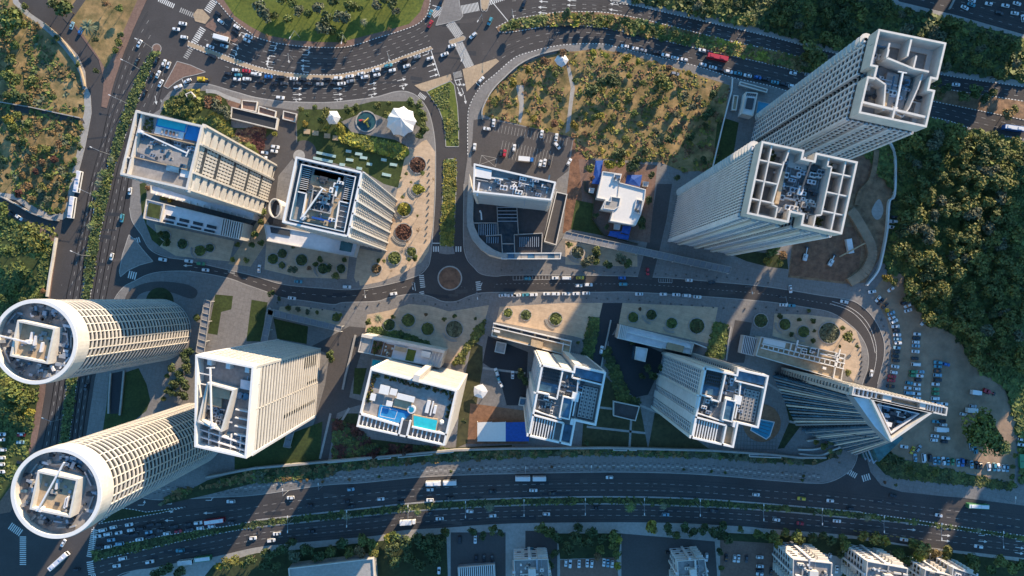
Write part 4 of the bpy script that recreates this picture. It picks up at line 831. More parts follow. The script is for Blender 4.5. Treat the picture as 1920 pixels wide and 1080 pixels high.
# ramp canopy north of C1
rc=low('ramp_portal','open white walled parking ramp with dark deck north of the white block',[(434,200),(521,221),(517,243),(431,222)],3,cream,asph3)
for pts,nm in (([(453,187),(483,190),(480,210),(452,204)],'a'),([(485,198),(518,208),(516,221),(483,212)],'b'),([(531,207),(557,213),(553,229),(529,223)],'c')):
    o=low('planter_wall','white walled planting box of dark red shrubs, '+{'a':'west','b':'middle','c':'east'}[nm]+'ernmost beside the ramp'.replace('middleern','middle') if nm!='b' else 'white walled planting box of dark red shrubs, middle one beside the ramp',[*pts],1.5,concr,redp,cat='planter')
sp=thing('winding_canopy','curved grey paved canopy following the boulevard kerb','canopy',g(415,177)); m=MB()
P1=spl([Vector(p) for p in ((386,167),(405,169),(425,178),(452,187))]); P2=spl([Vector(p) for p in ((386,174),(405,176),(425,186),(450,194))])
m.prism([W(p[0],p[1],3).xy for p in P1]+[W(p[0],p[1],3).xy for p in reversed(P2)],2.5,3,concr,concr,True); m.build('canopy_roof',sp)
for p in P1[::5]+P2[::5]: m=MB(); m.beam((*W(p[0],p[1],3).xy,0),(*W(p[0],p[1],3).xy,2.6),.12,steel); m.build('post',sp)
o=low('kiosk','small notched white walled kiosk on the corner beside the turning lane',[(347,176),(358,171),(366,181),(352,186)],3.5,cream,redp)
# school
sch=thing('school','white flat roofed school with blue shade sails around it','building',g(1165,370),None)
hs=8; q=[(1130,321),(1166,326),(1162,342),(1211,355),(1209,374),(1202,402),(1192,423),(1144,414),(1149,396),(1127,392),(1135,374),(1119,371)]
m=MB(); m.prism(Z(q,hs),0,hs-.6,white,white); m.build('wall',sch); m=MB(); m.ring(Z(q,hs),.4,hs-.55,hs,white); m.build('parapet',sch)
for k,q in enumerate(([(1152,326),(1165,328),(1162,341),(1149,338)],[(1193,373),(1206,376),(1201,402),(1188,398)],[(1146,368),(1164,371),(1161,387),(1151,394),(1131,391),(1136,376),(1145,377)])):
    m=MB(); m.ring(Z(q,hs),.35,hs-.5,hs+.3,white); m.build('roof_well',sch); m=MB(); m.prism(inset(ccw(Z(q,hs)),.35),hs-.58,hs-.4,steel if k<2 else concr); m.build('well_floor',sch)
m=MB(); m.bar(W(1161,343,hs).xy,W(1158,370,hs).xy,.25,hs-.6,hs-.3,concr); m.build('roof_seam',sch)
for i in range(5):
    c=[W(1153,334,hs).xy,W(1160,337,hs).xy,W(1192,393,hs).xy,W(1200,380,hs).xy,W(1196,396,hs).xy][i]; m=MB(); m.cyl(c,.7,hs-.3,hs+.9,steel,10,top=darkm); m.build('vent_fan',sch)
def sail(label,pts,z,mt=bluec,group='blue shade sails around the school'):
    c=W(*pts[0],z); t=thing('shade_sail',label,'shade sail',(c.x,c.y,0),group); m=MB(); P=[W(x,y,z) for x,y in pts]; cc=sum(P,Vector())/len(P)+Vector((0,0,.8))
    for i in range(len(P)): a,b=P[i],P[(i+1)%len(P)]; m.face([a,b,cc],mt); m.face([b-Vector((0,0,.06)),a-Vector((0,0,.06)),cc-Vector((0,0,.06))],mt)
    m.build('sail',t)
    for p in P: m=MB(); m.beam((p.x,p.y,0),(p.x,p.y,z),.1,steel); m.build('post',t)
sail('tall narrow blue shade sail left of the school',[(1117,301),(1131,301),(1124,346),(1110,344)],4); sail('square blue shade sail above the school',[(1176,328),(1204,328),(1200,350),(1172,344)],4)
sail('blue shade sail touching the south side of the school',[(1168,423),(1184,424),(1180,440),(1165,436)],4); sail('blue shade sail lower left of the school, over the yard',[(1144,433),(1165,434),(1159,446),(1140,442)],4); sail('blue shade sail between two others south of the school',[(1161,438),(1180,441),(1178,450),(1158,447)],4)
o=low('shed','small grey shed left of the school',[(1105,352),(1115,353),(1113,362),(1104,361)],3,greyc,greyc); o=low('shed','small grey shed right of the square sail',[(1206,340),(1217,341),(1215,350),(1205,349)],3,greyc,greyc); o=low('shed','small grey shed under the south wall of the school',[(1152,419),(1164,421),(1162,431),(1151,430)],3,greyc,greyc)
# B4 podium
b=low('podium_building','long white podium with roof gardens and dining terraces above the terrace block',[(679,627),(834,658),(825,690),(671,660)],18,cream,greyc); B4b=b
b.wall([(0,.05),(1,.05)],1.6,17,18.8,cream); b.pr('roof_panel',.02,.15,.13,.95,17.3,17.8,concr)
b.pr('roof_garden_bed',.15,.2,.27,.95,17.2,17.9,brownsoil); b.pr('dining_deck',.28,.25,.4,.95,17.2,17.6,wood); b.pr('roof_room',.42,.25,.56,.5,17.2,19,white,rooft); b.pr('lawn_strip',.57,.3,.67,.95,17.2,17.6,grass2); b.pr('roof_room',.74,.22,.85,.55,17.2,19,white)
hedge(b,[(.16,.25),(.2,.9),(.25,.3)],17.9,[L['olive'],L['yellow'],L['brown']],n=40,seed=3); hedge(b,[(.3,.3),(.34,.9),(.38,.4)],17.6,[rooft,white,redp],n=26,seed=4,hh=.9,w_=1)
for k in range(4): b.wall([(.87+.04*k,.1),(.85+.04*k,.95)],.5,17,18.5,cream)
t=thing('swimming_pool','turquoise ground pool tucked behind the terrace block','pool',g(712,683)); m=MB(); m.prism(Z([(697,672),(728,676),(724,702),(694,697)],0),.1,.35,concr); m.build('pool_edge',t); m=MB(); m.prism(Z([(699,674),(726,678),(722,700),(696,695)],0),.35,.4,poolt); m.build('pool_water',t)
# B5 podium
b=low('podium_building','pale low building with open frames above the left stepped block',[(925,606),(1072,640),(1068,668),(921,630)],9,cream,rooft)
for k in range(5): b.pr('roof_opening',.04+.17*k,.06,.18+.17*k,.24,8.2,8.6,glass)
b.wall([(0,.3),(.98,.3)],.5,8,9.4,white); b.wall([(0,.0),(1,0)],.6,8,9.6,white); b.pr('roof_room',.02,.45,.1,.62,8,10,white); b.pr('roof_room',.5,.5,.65,.95,8,10,rooft); b.wall([(.9,.2),(.9,1)],.5,8,9.5,white)
b=low('podium_annex','small white flat roofed annex left of the drive under the pale low building',[(931,640),(950,644),(946,664),(927,660)],5,greyc,concr)
b=low('podium_building','pale low building with slatted left end above the right stepped block',[(1162,608),(1302,643),(1296,665),(1157,634)],9,cream,greyc)
for k in range(5): b.pr('roof_slat',.01+.022*k,.0,.018+.022*k,1,9,9.8,white)
b.wall([(.1,.42),(.98,.5)],.5,8,9.3,white); b.pr('roof_room',.66,.45,.88,.98,8,10,rooft); b.wall([(0,.97),(.6,1)],.6,8,9.4,white); b.wall([(1,.0),(1.17,.15)],.5,0,9.2,white)
b=low('lift_house','white roofed glass box standing alone in the dark yard',[(1193,650),(1215,654),(1210,679),(1190,674)],10,glassb,greyc)
b=low('podium_building','cream low building with roof pergola above the wedge tower',[(1427,631),(1586,664),(1578,714),(1417,667)],9,cream,rooft); b7b=b
b.wall([(.03,.35),(1,.35)],.6,8,9.6,white); b.wall([(.03,.55),(1,.55)],.6,8,9.6,white)
for k in range(16): b.wall([(.05+.06*k,.35),(.05+.06*k,.55)],.35,9,9.6,white)
b.wall([(.36,0),(.36,.35)],.5,8,9.4,white); b.wall([(.68,0),(.68,.35)],.5,8,9.4,white); b.clutter(.4,.06,.65,.3,8.3,10,91,[greyc,L['olive'],white]); b.clutter(.7,.06,.95,.3,8.3,5,92,[white,greyc]); b.pr('roof_room',.04,.05,.3,.3,8,8.6,white); b.wall([(.9,.1),(.9,1)],.5,8,9.6,white); b.pr('roof_box',.76,.66,.8,.76,8,9.6,white)
b=low('trellis_roof','dark louvred trellis roof at the left end of the cream low building',[(1394,628),(1422,634),(1414,668),(1388,662)],5,greyc,darkm,cat='trellis')
for k in range(8): b.pr('slat',.05+.12*k,0,.09+.12*k,1,5,5.6,greyc)
# pergola walkways
def pergola(label,pts,z=5,cat='pergola',nb=None,ww=None):
    a0,a1,b0,b1=[W(x,y,z).xy for x,y in pts]; t=thing('pergola',label,cat,(a0.x,a0.y,0),'white frame pergola walks'); L_=(a1-a0).length; n=nb or max(3,int(L_/3.4))
    for p,q in ((a0,a1),(b0,b1)): m=MB(); m.bar(p,q,.3,z-.4,z,concr); m.build('beam',t)
    m=MB(); m.prism([a0,a1,b1,b0],z-.5,z-.42,pergp,None,True); m.build('shade_panel',t)
    for i in range(n+1):
        p=a0.lerp(a1,i/n); q=b0.lerp(b1,i/n); m=MB(); m.bar(p,q,.22,z-.35,z+.05,concr); m.build('rafter',t)
        if i%3==0:
            for r_ in (p,q): m=MB(); m.beam((*r_,0),(*r_,z-.4),.15,white); m.build('post',t)
pergola('long white frame pergola running south of the school past the second tower',[(1062,434),(1372,501),(1055,446),(1368,513)],5)
pergola('white frame pergola over the plaza right of the banded tower court',[(502,578),(641,612),(501,590),(638,622)],5)
pergola('white frame pergola running down between the round tower and the court',[(383,562),(367,660),(395,565),(382,665)],5)
pergola('short white frame pergola dropping left of the square lawn',[(502,579),(489,640),(513,583),(500,643)],5)
pergola('white frame pergola in the lawn below the banded tower',[(541,800),(531,838),(553,802),(543,840)],3)
# small white house with pool near A
b=low('pool_house','small white pool house with dark roof panel beside the tower pool',[(1399,172),(1421,174),(1412,218),(1391,213)],7,white,white); b.pr('roof_panel',.22,.25,.82,.72,6.2,6.8,darkm)
for k in range(5): b.pr('roof_slot',.1+.17*k,.06,.2+.17*k,.15,6.2,6.6,darkm)
t=thing('swimming_pool','bright blue pool under the tallest tower, right of the small pool house','pool',g(1440,203)); m=MB(); m.prism(Z([(1420,189),(1470,200),(1455,218),(1416,214)],0),.1,.3,concr); m.build('pool_edge',t); m=MB(); m.prism(Z([(1421.5,190.5),(1468,201),(1454,216.5),(1418,213)],0),.3,.36,pool); m.build('pool_water',t)
b=low('garden_shed','brown roofed oblong shed left of the pool house',[(1376,178),(1385,179),(1381,207),(1372,206)],3,concr,rooft)
b=low('bus_shelter','long dark shelter roof by the boulevard kerb above the pool house',[(1388,152),(1440,167),(1438,174),(1386,159)],3,steel,concr)
# pool by B6
t=thing('swimming_pool','blue lap pool with dark lane lines on the round wooden terrace','pool',g(1430,805)); m=MB(); m.prism(circ(g(1428,793).xy,10.5,32),.16,.3,wood); m.build('round_deck',t)
q=Z([(1415,785),(1450,792),(1442,817),(1436,822),(1408,806)],0); m=MB(); m.prism(inset(ccw(q),-.5),.3,.5,white); m.build('pool_edge',t); m=MB(); m.prism(q,.5,.55,pool); m.build('pool_water',t)
for k in range(4): m=MB(); a=g(1415-2*k+1,788+5*k).xy; bb_=g(1447-2.5*k,795+6.4*k).xy; m.bar(a,bb_,.25,.55,.57,darkm); m.build('lane_line',t)
# blue roofed terrace by B5
t=thing('terrace_canopy','white and bright blue folded canopy on the brown deck beside the stepped block','canopy',g(935,810))
for x0,x1,mt in ((895,922,white),(922,948,white),(948,992,bluec)):
    m=MB(); a,b_,c_,d_=[W(x,y,4) for x,y in ((x0,792),(x1,791),(x1,828),(x0,828))]; m.face([a,b_,c_-Vector((0,0,.5)),d_-Vector((0,0,.5))],mt); m.face([d_-Vector((0,0,.6)),c_-Vector((0,0,.6)),b_-Vector((0,0,.1)),a-Vector((0,0,.1))],mt); m.build('canopy_cloth',t)
    for p in (a,d_): m=MB(); m.beam((p.x,p.y,0),(p.x,p.y,3.4),.12,white); m.build('post',t)
# tents
def tent(label,c,r,n,z0,z1,group=None,peaks=1):
    o=g(*c); t=thing('tent',label,'tent',(o.x,o.y,0),group); m=MB(); rim=[]
    for i in range(n*2):
        a=math.pi*i/n; rr=r*S*(1 if i%2==0 else .87); rim.append(Vector((o.x+rr*math.cos(a),o.y+rr*math.sin(a),z0)))
    mid=[Vector((o.x+(p.x-o.x)*.45,o.y+(p.y-o.y)*.5,z0+(z1-z0)*.62)) for p in rim]; top=Vector((o.x+.6,o.y+.4,z1)); N=len(rim)
    for i in range(N): j=(i+1)%N; m.face([rim[i],rim[j],mid[j],mid[i]],fabric); m.face([mid[i],mid[j],top],fabric); m.face([rim[j]-Vector((0,0,.1)),rim[i]-Vector((0,0,.1)),mid[i]-Vector((0,0,.1)),mid[j]-Vector((0,0,.1))],fabric)
    m.build('tent_roof',t)
    for i in range(0,N,2): m=MB(); m.beam((rim[i].x,rim[i].y,0),(rim[i].x,rim[i].y,z0),.12,steel); m.build('post',t)
    m=MB(); m.beam((o.x,o.y,0),(o.x,o.y,z1),.15,steel); m.build('mast',t)
tent('large white scalloped tent beside the round water play pool',(755,232),28.5,9,5,11); tent('small white tent left of the round water play pool',(628,224),14,6,4,7.5)
tent('small white star shaped tent in the garden left of the stepped block',(901,732),14,5,3.5,4.4)
tent('white double peaked sail at the top of the dry field path',(1052,117),13,4,3.5,6)
# round water play pool
o=g(687,228); t=thing('play_pool','round dark teal play pool with a painted slide figure','playground',(o.x,o.y,0)); m=MB(); m.ring(circ(o.xy,6.0,36),.7,.15,.55,concr); m.build('pool_rim',t); m=MB(); m.cyl(o.xy,5.3,.15,.3,mat('teal_rubber',(.015,.07,.085),.6),36); m.build('pool_floor',t)
for a,b_,mt,nm in (((680,226),(690,229),redp,'slide'),((683,231),(692,222),yellow,'climbing_bar'),((688,230),(692,239),yellow,'climbing_bar'),((674,227),(681,226),mat('play_red',(.4,.04,.06),.6),'slide')):
    m=MB(); m.beam((*g(*a).xy,1.2),(*g(*b_).xy,.8),.5,mt,6); m.build(nm,t)
# ---- bottom apartment houses
def house(label,quad,h,seed):
    b=Bld('apartment_house',label,quad,h,'old apartment houses along the bottom edge'); m=MB(); m.prism(inset(ccw(b.poly(SQ)),.3),0,h-1,cream,roofd); b.add('wall',m)
    b.bands(SQ,0,h-1,3.1,.5,greyc,t=.5); b.parapet(SQ,.4,h-1.2,h,cream)
    r=random.Random(seed)
    for e in (((0,0),(1,0)),((0,0),(0,1)),((1,0),(1,1))):
        for k in range(4):
            for f in range(int((h-3)/3.1)):
                if r.random()<.75: b.panel(*e,.1+.22*k,.1+.22*k+.12,f*3.1+1.1,f*3.1+2.5,glass,proud=.0,depth=.3,name='window')
        b.panel(*e,.42,.5,0,h-.5,greyc,proud=.9)
        for f in range(1,int((h-2)/3.1)+1): b.panel(*e,.7,.96,f*3.1-.2,f*3.1+.8,cream,proud=1.4,name='balcony')
    b.clutter(.12,.12,.9,.9,h-1,20,seed,[white,concr,steel,cream,darkm]); b.pr('stair_room',.4,.3,.62,.6,h-1,h+1.8,cream); 
    for k in range(5):
        c=b.P(r.uniform(.1,.9),r.uniform(.1,.9)); m=MB(); m.cyl(c,.55,h-1,h+.4,white,10); b.add('water_tank',m)
    return b
house('old apartment house with solar tanks, leftmost of the right hand houses at the bottom',[(1487,1048),(1561,1056),(1557,1110),(1486,1104)],26,101)
house('old apartment house with blue grey roof right of the first one at the bottom',[(1626,1052),(1703,1066),(1696,1120),(1622,1108)],26,102)
house('low old apartment house peeking in at the bottom beside the blue grey roofed one',[(1735,1068),(1790,1080),(1784,1120),(1730,1106)],20,103)
house('narrow pale roof at the bottom edge right of the low house',[(1787,1064),(1835,1080),(1830,1120),(1782,1104)],20,104)
house('small grey apartment block above the bottom edge at centre, with white roof frames',[(963,1050),(1028,1048),(1031,1100),(966,1102)],16,105)
house('small grey white apartment block beside the lined car park at the bottom',[(1270,1052),(1322,1048),(1330,1100),(1272,1104)],18,106)
b=low('warehouse','large pale roofed warehouse cut by the bottom edge, partly sunlit',[(540,1066),(700,1047),(704,1120),(548,1140)],9,concr,concr); 
b=low('carport','striped white slatted carport roof at the bottom edge',[(858,1064),(928,1058),(930,1100),(860,1106)],4,steel,darkm,cat='carport')
for k in range(18): b.pr('slat',.03+.054*k,0,.055+.054*k,1,4,4.5,white)
# ---- unseen towers added outside the frame, sized and turned so their shadows reach in
def outer(label,px,py,wpx,dpx,h,rot=-13):
    c=g(px,py); t=thing('residential_tower',label,'building',(c.x,c.y,0),'unseen towers added for their shadows'); a=R(rot)
    m=MB(); m.box(c,wpx*S-2,dpx*S-2,0,h-2,glass,a); m.build('glazed_wall',t)
    q=[(c.x+x*math.cos(a)-y*math.sin(a),c.y+x*math.sin(a)+y*math.cos(a)) for x,y in ((-wpx*S/2,-dpx*S/2),(wpx*S/2,-dpx*S/2),(wpx*S/2,dpx*S/2),(-wpx*S/2,dpx*S/2))]
    for i in range(int(h/3.4)+1): m=MB(); m.ring(q,1.2,i*3.4,i*3.4+1.1,cream); m.build('floor_band',t)
outer('unseen tall broad shadow tower added beyond the top right of the frame',1802,-300,256,110,168,-33)
outer('unseen tall narrower shadow tower added beyond the top right of the frame',2067,-300,150,110,160,-33)
outer('unseen tower added beyond the right edge to shade the eastern wood',2215,60,200,130,110)
outer('unseen tower added beyond the right edge to shade the lower wood',2330,330,150,130,105)
# walls
def wall_line(name,label,pts,wd,h,mt,cat='wall',smooth=False,group=None,z0=0):
    P=[g(*p) for p in (spl(pts) if smooth else pts)]; c=P[0]; t=thing(name,label,cat,(c.x,c.y,0),group)
    m=MB()
    for i in range(len(P)-1): m.bar(P[i],P[i+1],wd,z0,h,mt)
    m.build('wall_body',t); m=MB()
    for i in range(len(P)-1): m.bar(P[i],P[i+1],wd+.15,h,h+.12,mt)
    m.build('coping',t); return t
wall_line('retaining_wall','long white retaining wall between the gardens and the highway pavement',[(390,893),(480,876),(612,864),(720,854),(855,842),(960,839),(1135,838),(1335,843),(1440,850),(1495,856),(1545,856)],.9,3,concr)
for i_,(x,y,l) in enumerate([(614,863,80),(708,856,25),(746,853,65),(816,846,34),(1150,839,26),(1180,839,14),(1405,851,60)]):
    o=low('light_well','white framed glass light well attached to the retaining wall',[(x,y),(x+l,y-l*.09 if x<900 else y+l*.04),(x+l,y+6-l*.09 if x<900 else y+6+l*.04),(x,y+6)],1.5,white,glassb,cat='light well',group='light wells along the retaining wall'); reg(o.root)
wall_line('boundary_wall','curved pale wall edging the dry field at upper left',[(85,45),(105,62),(122,80),(138,102),(150,125),(157,145),(161,163)],.6,1.6,rooft,smooth=True)
wall_line('boundary_wall','white wall curving round the building site on the right',[(1665,268),(1675,295),(1674,365),(1664,380),(1660,432),(1650,485),(1642,510),(1622,535)],.8,2.2,white,smooth=True)
wall_line('boundary_wall','pale wall dropping from the side lane beside the green lawn at left',[(108,446),(103,480),(96,520),(91,556)],.7,1.8,cream)
wall_line('boundary_wall','thin wall along the side lane at left edge',[(0,366),(30,382),(62,400),(95,412),(112,414)],.5,1.5,concr)
wall_line('boundary_wall','thin pale wall on the upper side of the grey alley',[(0,192),(60,202),(110,213),(152,222)],.4,1.5,concr)
wall_line('fence','thin white fence between the dry field and the pool yard',[(1372,148),(1370,172),(1355,230),(1345,272),(1334,318)],.3,2,white,cat='fence')
wall_line('boundary_wall','stone wall edging the dry field along the curved boulevard',[(905,225),(905,205),(922,172),(945,147),(975,121),(1010,104),(1050,94)],.5,1.2,concr,smooth=True)
wall_line('fence','green mesh fence around the school yard',[(1096,340),(1096,358),(1114,372),(1110,410),(1132,442),(1195,458)],.25,2,L['grey'],cat='fence')
wall_line('garden_wall','white curb between the driveway and the terrace block',[(667,628),(656,675),(648,705),(643,730)],1.0,.8,concr)
wall_line('garden_wall','white curb beside the drive between the two stepped blocks',[(1145,600),(1140,625),(1132,660),(1127,688)],.7,.8,concr)
wall_line('garden_wall','white curb left of the trellis roof lane',[(1370,612),(1365,640),(1361,675)],.7,.8,concr)
for i,(pts,l_) in enumerate(((((1512,826),(1525,824),(1537,821)),'uppermost'),(((1495,842),(1520,842),(1540,838),(1557,828)),'middle'),(((1497,850),(1530,853),(1545,850),(1562,842),(1580,836)),'lowest'))): wall_line('terrace_wall','pale curved garden terrace wall below the wedge tower, '+l_,pts,.7,1.5,cream,smooth=True)
wall_line('ramp_wall','left white wall of the sunken ramp beside the avenue',[(209,700),(206,740),(205,775)],.8,1,concr); wall_line('ramp_wall','right white wall of the sunken ramp beside the avenue',[(234,695),(230,740),(226,778)],.8,1,concr)
wall_line('earth_bank','tan stabilised earth bank curving round the building pit',[(1592,395),(1600,405),(1615,430),(1628,455),(1632,480),(1618,510),(1590,530)],5.0,2.0,lotdirt,cat='embankment',smooth=True)
wall_line('earth_bank','thin tan earth bank above the building pit',[(1641,282),(1638,310),(1630,340),(1612,360),(1604,385)],2.6,1.5,soil,cat='embankment',smooth=True)
wall_line('flyover_wall','pale low wall between the two highway fields at top right',[(1790,-5),(1782,12),(1778,18)],.8,1,concr)

# paving seams and small beds between the lower blocks
sm=MB()
for (a,b) in (((905,690),(985,700)),((1200,760),(1300,800)),((1180,842),(1185,760)),((1090,760),(1180,770)),((1100,800),(1210,812)),((1410,700),(1480,745)),((1480,790),(1560,812)),((1345,690),(1400,700)),((620,775),(600,860)),((655,765),(640,790))):
    sm.bar_flat(W(*a),W(*b),1.2,.19,concr)
for i in range(26):
    x=1470+i*4.2; sm.bar_flat(W(x,722+i*1.2),W(x-3,742+i*1.2),.3,.19,kerbd)
for i in range(14): sm.bar_flat(W(1380+i*6,765),W(1376+i*6,845),.25,.19,kerbd); 
for i in range(10): sm.bar_flat(W(1372,770+i*8),W(1455,780+i*7),.25,.192,kerbd)
struct('path_seams',sm)
for i,(q,m_) in enumerate((([(975,745),(1005,750),(1000,765),(972,760)],glassb),([(1150,752),(1200,762),(1192,790),(1150,780)],roofb))):
    o=low('service_block',('small blue roofed service block beside the left stepped block','low grey service roof in the garden between the two stepped blocks')[i],q,3.5,greyc,m_)
# ================= VEGETATION =================
def crown_mesh(name,mt,n=420,q=.20,lobes=7,seed=1,mt2=None,flat_=.75):
    r=random.Random(seed); m=MB(); m.tone=[]; LB=[]
    for i in range(lobes):
        a=r.uniform(0,6.283); d=r.uniform(.2,.62); LB.append((d*math.cos(a),d*math.sin(a),r.uniform(-.15,.35),r.uniform(.34,.55),r.uniform(-.15,.15)))
    LB.append((0,0,.2,.6,0))
    for i in range(n):
        cx,cy,cz,rr,tn=r.choice(LB)
        v=Vector((r.gauss(0,1),r.gauss(0,1),r.gauss(.3,1))).normalized(); rad=rr*r.uniform(.75,1.05)
        p=Vector((cx+v.x*rad,cy+v.y*rad,(cz+v.z*rad*flat_)))
        nn=(v+Vector((r.gauss(0,.5),r.gauss(0,.5),r.gauss(0,.5)))).normalized(); u=nn.orthogonal().normalized(); w_=nn.cross(u); s_=q*r.uniform(.5,1.1); a=r.uniform(0,6.28)
        u,w_=u*math.cos(a)+w_*math.sin(a),w_*math.cos(a)-u*math.sin(a)
        m.face([p+u*s_,p+w_*s_*.8,p-u*s_*.7,p-w_*s_*.9+nn*s_*.3],mt2 if mt2 and r.random()<.25 else mt)
        m.tone.append(min(1,max(0,.4+tn+r.gauss(0,.16))))
    return m.mesh(name)
CM={}
for k in ('dark','mid','olive','yellow','brown','grey','red'):
    CM[k]=[crown_mesh('crown',L[k],seed=10*s_+hash(k)%7*0+len(k)*3+s_,n=430) for s_ in range(3)]
CM['bare']=[crown_mesh('crown',L['brown'],n=120,q=.12,seed=5+s_) for s_ in range(2)]
CM['big']=[crown_mesh('crown',L['olive'],n=1500,q=.11,lobes=16,seed=55,mt2=L['yellow']),crown_mesh('crown',L['olive'],n=1500,q=.11,lobes=14,seed=56)]
CM['bigd']=[crown_mesh('crown',L['dark'],n=1300,q=.12,lobes=16,seed=57,mt2=L['mid'])]
def palm_mesh(seed):
    r=random.Random(seed); m=MB(); m.tone=[]
    for i in range(22):
        a=2*math.pi*i/22+r.uniform(-.1,.1); d=Vector((math.cos(a),math.sin(a),0)); s_=Vector((-d.y,d.x,0)); up=r.uniform(-.1,.45); pr=Vector((0,0,0)); wd=.05
        for k in range(1,5):
            t=k/4; p=d*t*r.uniform(.92,1)+Vector((0,0,up*math.sin(t*2.2)-.35*t*t)); w2=.11*(1-t)+.02
            m.face([pr-s_*wd,pr+s_*wd,p+s_*w2,p-s_*w2],L['grey'] if seed%2 else L['mid']); m.tone.append(r.uniform(.4,1)); pr=p; wd=w2
    return m.mesh('crown')
CM['palm']=[palm_mesh(1),palm_mesh(2)]
cn=MB(); cn.tone=[]
for i in range(260):
    t=rnd.random()**.6; a=rnd.random()*6.283; rr=(t)*.9; p=Vector((rr*math.cos(a),rr*math.sin(a),1.0-t*1.9)); d=Vector((math.cos(a),math.sin(a),-.3)); s_=Vector((-d.y,d.x,0))*.14
    cn.face([p-s_,p+s_,p+d*.2+s_*.4,p+d*.2-s_*.4],L['dark']); cn.tone.append(rnd.uniform(.1,.8))
CM['conifer']=[cn.mesh('crown')]
tm=MB(); tm.beam((0,0,0),(0,0,1.0),.05,bark,6,.03)
for a in range(4): tm.beam((0,0,.55),(math.cos(a*1.57)*.35,math.sin(a*1.57)*.35,1.0),.025,bark,4,.012)
TRUNK=tm.mesh('trunk')
NT=[0]
def tree(px,py,r_px,kind,label,group=None,h=None,cat='tree'):
    r_=r_px*S; hh=h or (r_*1.7+2.0 if kind!='palm' else 7.0); top=hh-r_*.5 if kind!='palm' else hh
    p=W(px,py,hh*.8); small=(cat=='tree' and r_px<=8.5 and kind not in('palm','conifer')); cat={'palm':'palm','conifer':'conifer'}.get(kind,'small tree' if small else cat)
    t=thing({'palm':'palm_tree','conifer':'conifer'}.get(kind,'small_tree' if small else 'tree'),label,cat,(p.x,p.y,0),group,rnd.uniform(0,6.28))
    o=bpy.data.objects.new('crown',rnd.choice(CM[kind])); C.objects.link(o); o.parent=t
    zc=max(hh-r_*.8,r_*.6) if kind!='palm' else hh
    o.location=(0,0,zc); o.scale=(r_,r_,r_*(.8 if kind not in('conifer',) else 2)); 
    q=bpy.data.objects.new('trunk',TRUNK); C.objects.link(q); q.parent=t; q.scale=(max(1.5,r_),max(1.5,r_),zc if kind!='palm' else hh)
    NT[0]+=1; return reg(t)
def shrub(px,py,r_px,kind,label,group=None):
    r_=r_px*S; p=g(px,py); t=bpy.data.objects.new('shrub',rnd.choice(CM[kind])); C.objects.link(t); t.location=(p.x,p.y,r_*.5); t.scale=(r_,r_,r_*.7); t.rotation_euler=(0,0,rnd.uniform(0,6)); tag(t,label,'shrub',group); return reg(t)
def scatter(poly,n,dmin,seed,avoid=()):
    r=random.Random(seed); xs=[p[0] for p in poly]; ys=[p[1] for p in poly]; out=[]; tries=0
    while len(out)<n and tries<n*60:
        tries+=1; x,y=r.uniform(min(xs),max(xs)),r.uniform(min(ys),max(ys))
        if not inside(x,y,poly) or any(inside(x,y,a) for a in avoid): continue
        if any((x-a)**2+(y-b)**2<dmin*dmin for a,b in out): continue
        out.append((x,y))
    return out
def cover(name,poly,n,size,kinds,seed,z=.16,hmax=1.0,avoid=(),clump=.04,thr=-.1):   # low growth nobody could count
    r=random.Random(seed); xs=[p[0] for p in poly]; ys=[p[1] for p in poly]; m=MB(); m.tone=[]; c=0; tries=0
    while c<n and tries<n*12:
        tries+=1; x,y=r.uniform(min(xs),max(xs)),r.uniform(min(ys),max(ys))
        if not inside(x,y,poly) or any(inside(x,y,a) for a in avoid): continue
        nz=noise.noise(Vector((x*clump,y*clump,seed)))
        if nz<thr+r.uniform(-.25,.25): continue
        c+=1; p=g(x,y); s_=size*r.uniform(.5,1.5); hh=hmax*r.uniform(.2,1)*(.5+max(0,nz)*1.5); k=kinds[min(len(kinds)-1,max(0,int((noise.noise(Vector((x*clump*.8+9,y*clump*.8,seed+3)))+.5)*len(kinds)+r.uniform(-.7,.7))))]
        tn=min(1,max(0,r.gauss(.45,.2)))
        for q in range(3):
            a=r.uniform(0,6.28); o=Vector((r.uniform(-s_,s_)*.6,r.uniform(-s_,s_)*.6,z+hh*r.uniform(.5,1))); u=Vector((math.cos(a),math.sin(a),r.uniform(-.5,.5)))*s_*.6; v=Vector((-math.sin(a),math.cos(a),r.uniform(-.5,.5)))*s_*.45
            c0=p+o; m.face([c0-u-v,c0+u-v*.6,c0+u*.8+v,c0-u*.7+v*.9],L[k]); m.tone.append(tn)
    o=struct(name,m,'stuff'); return o
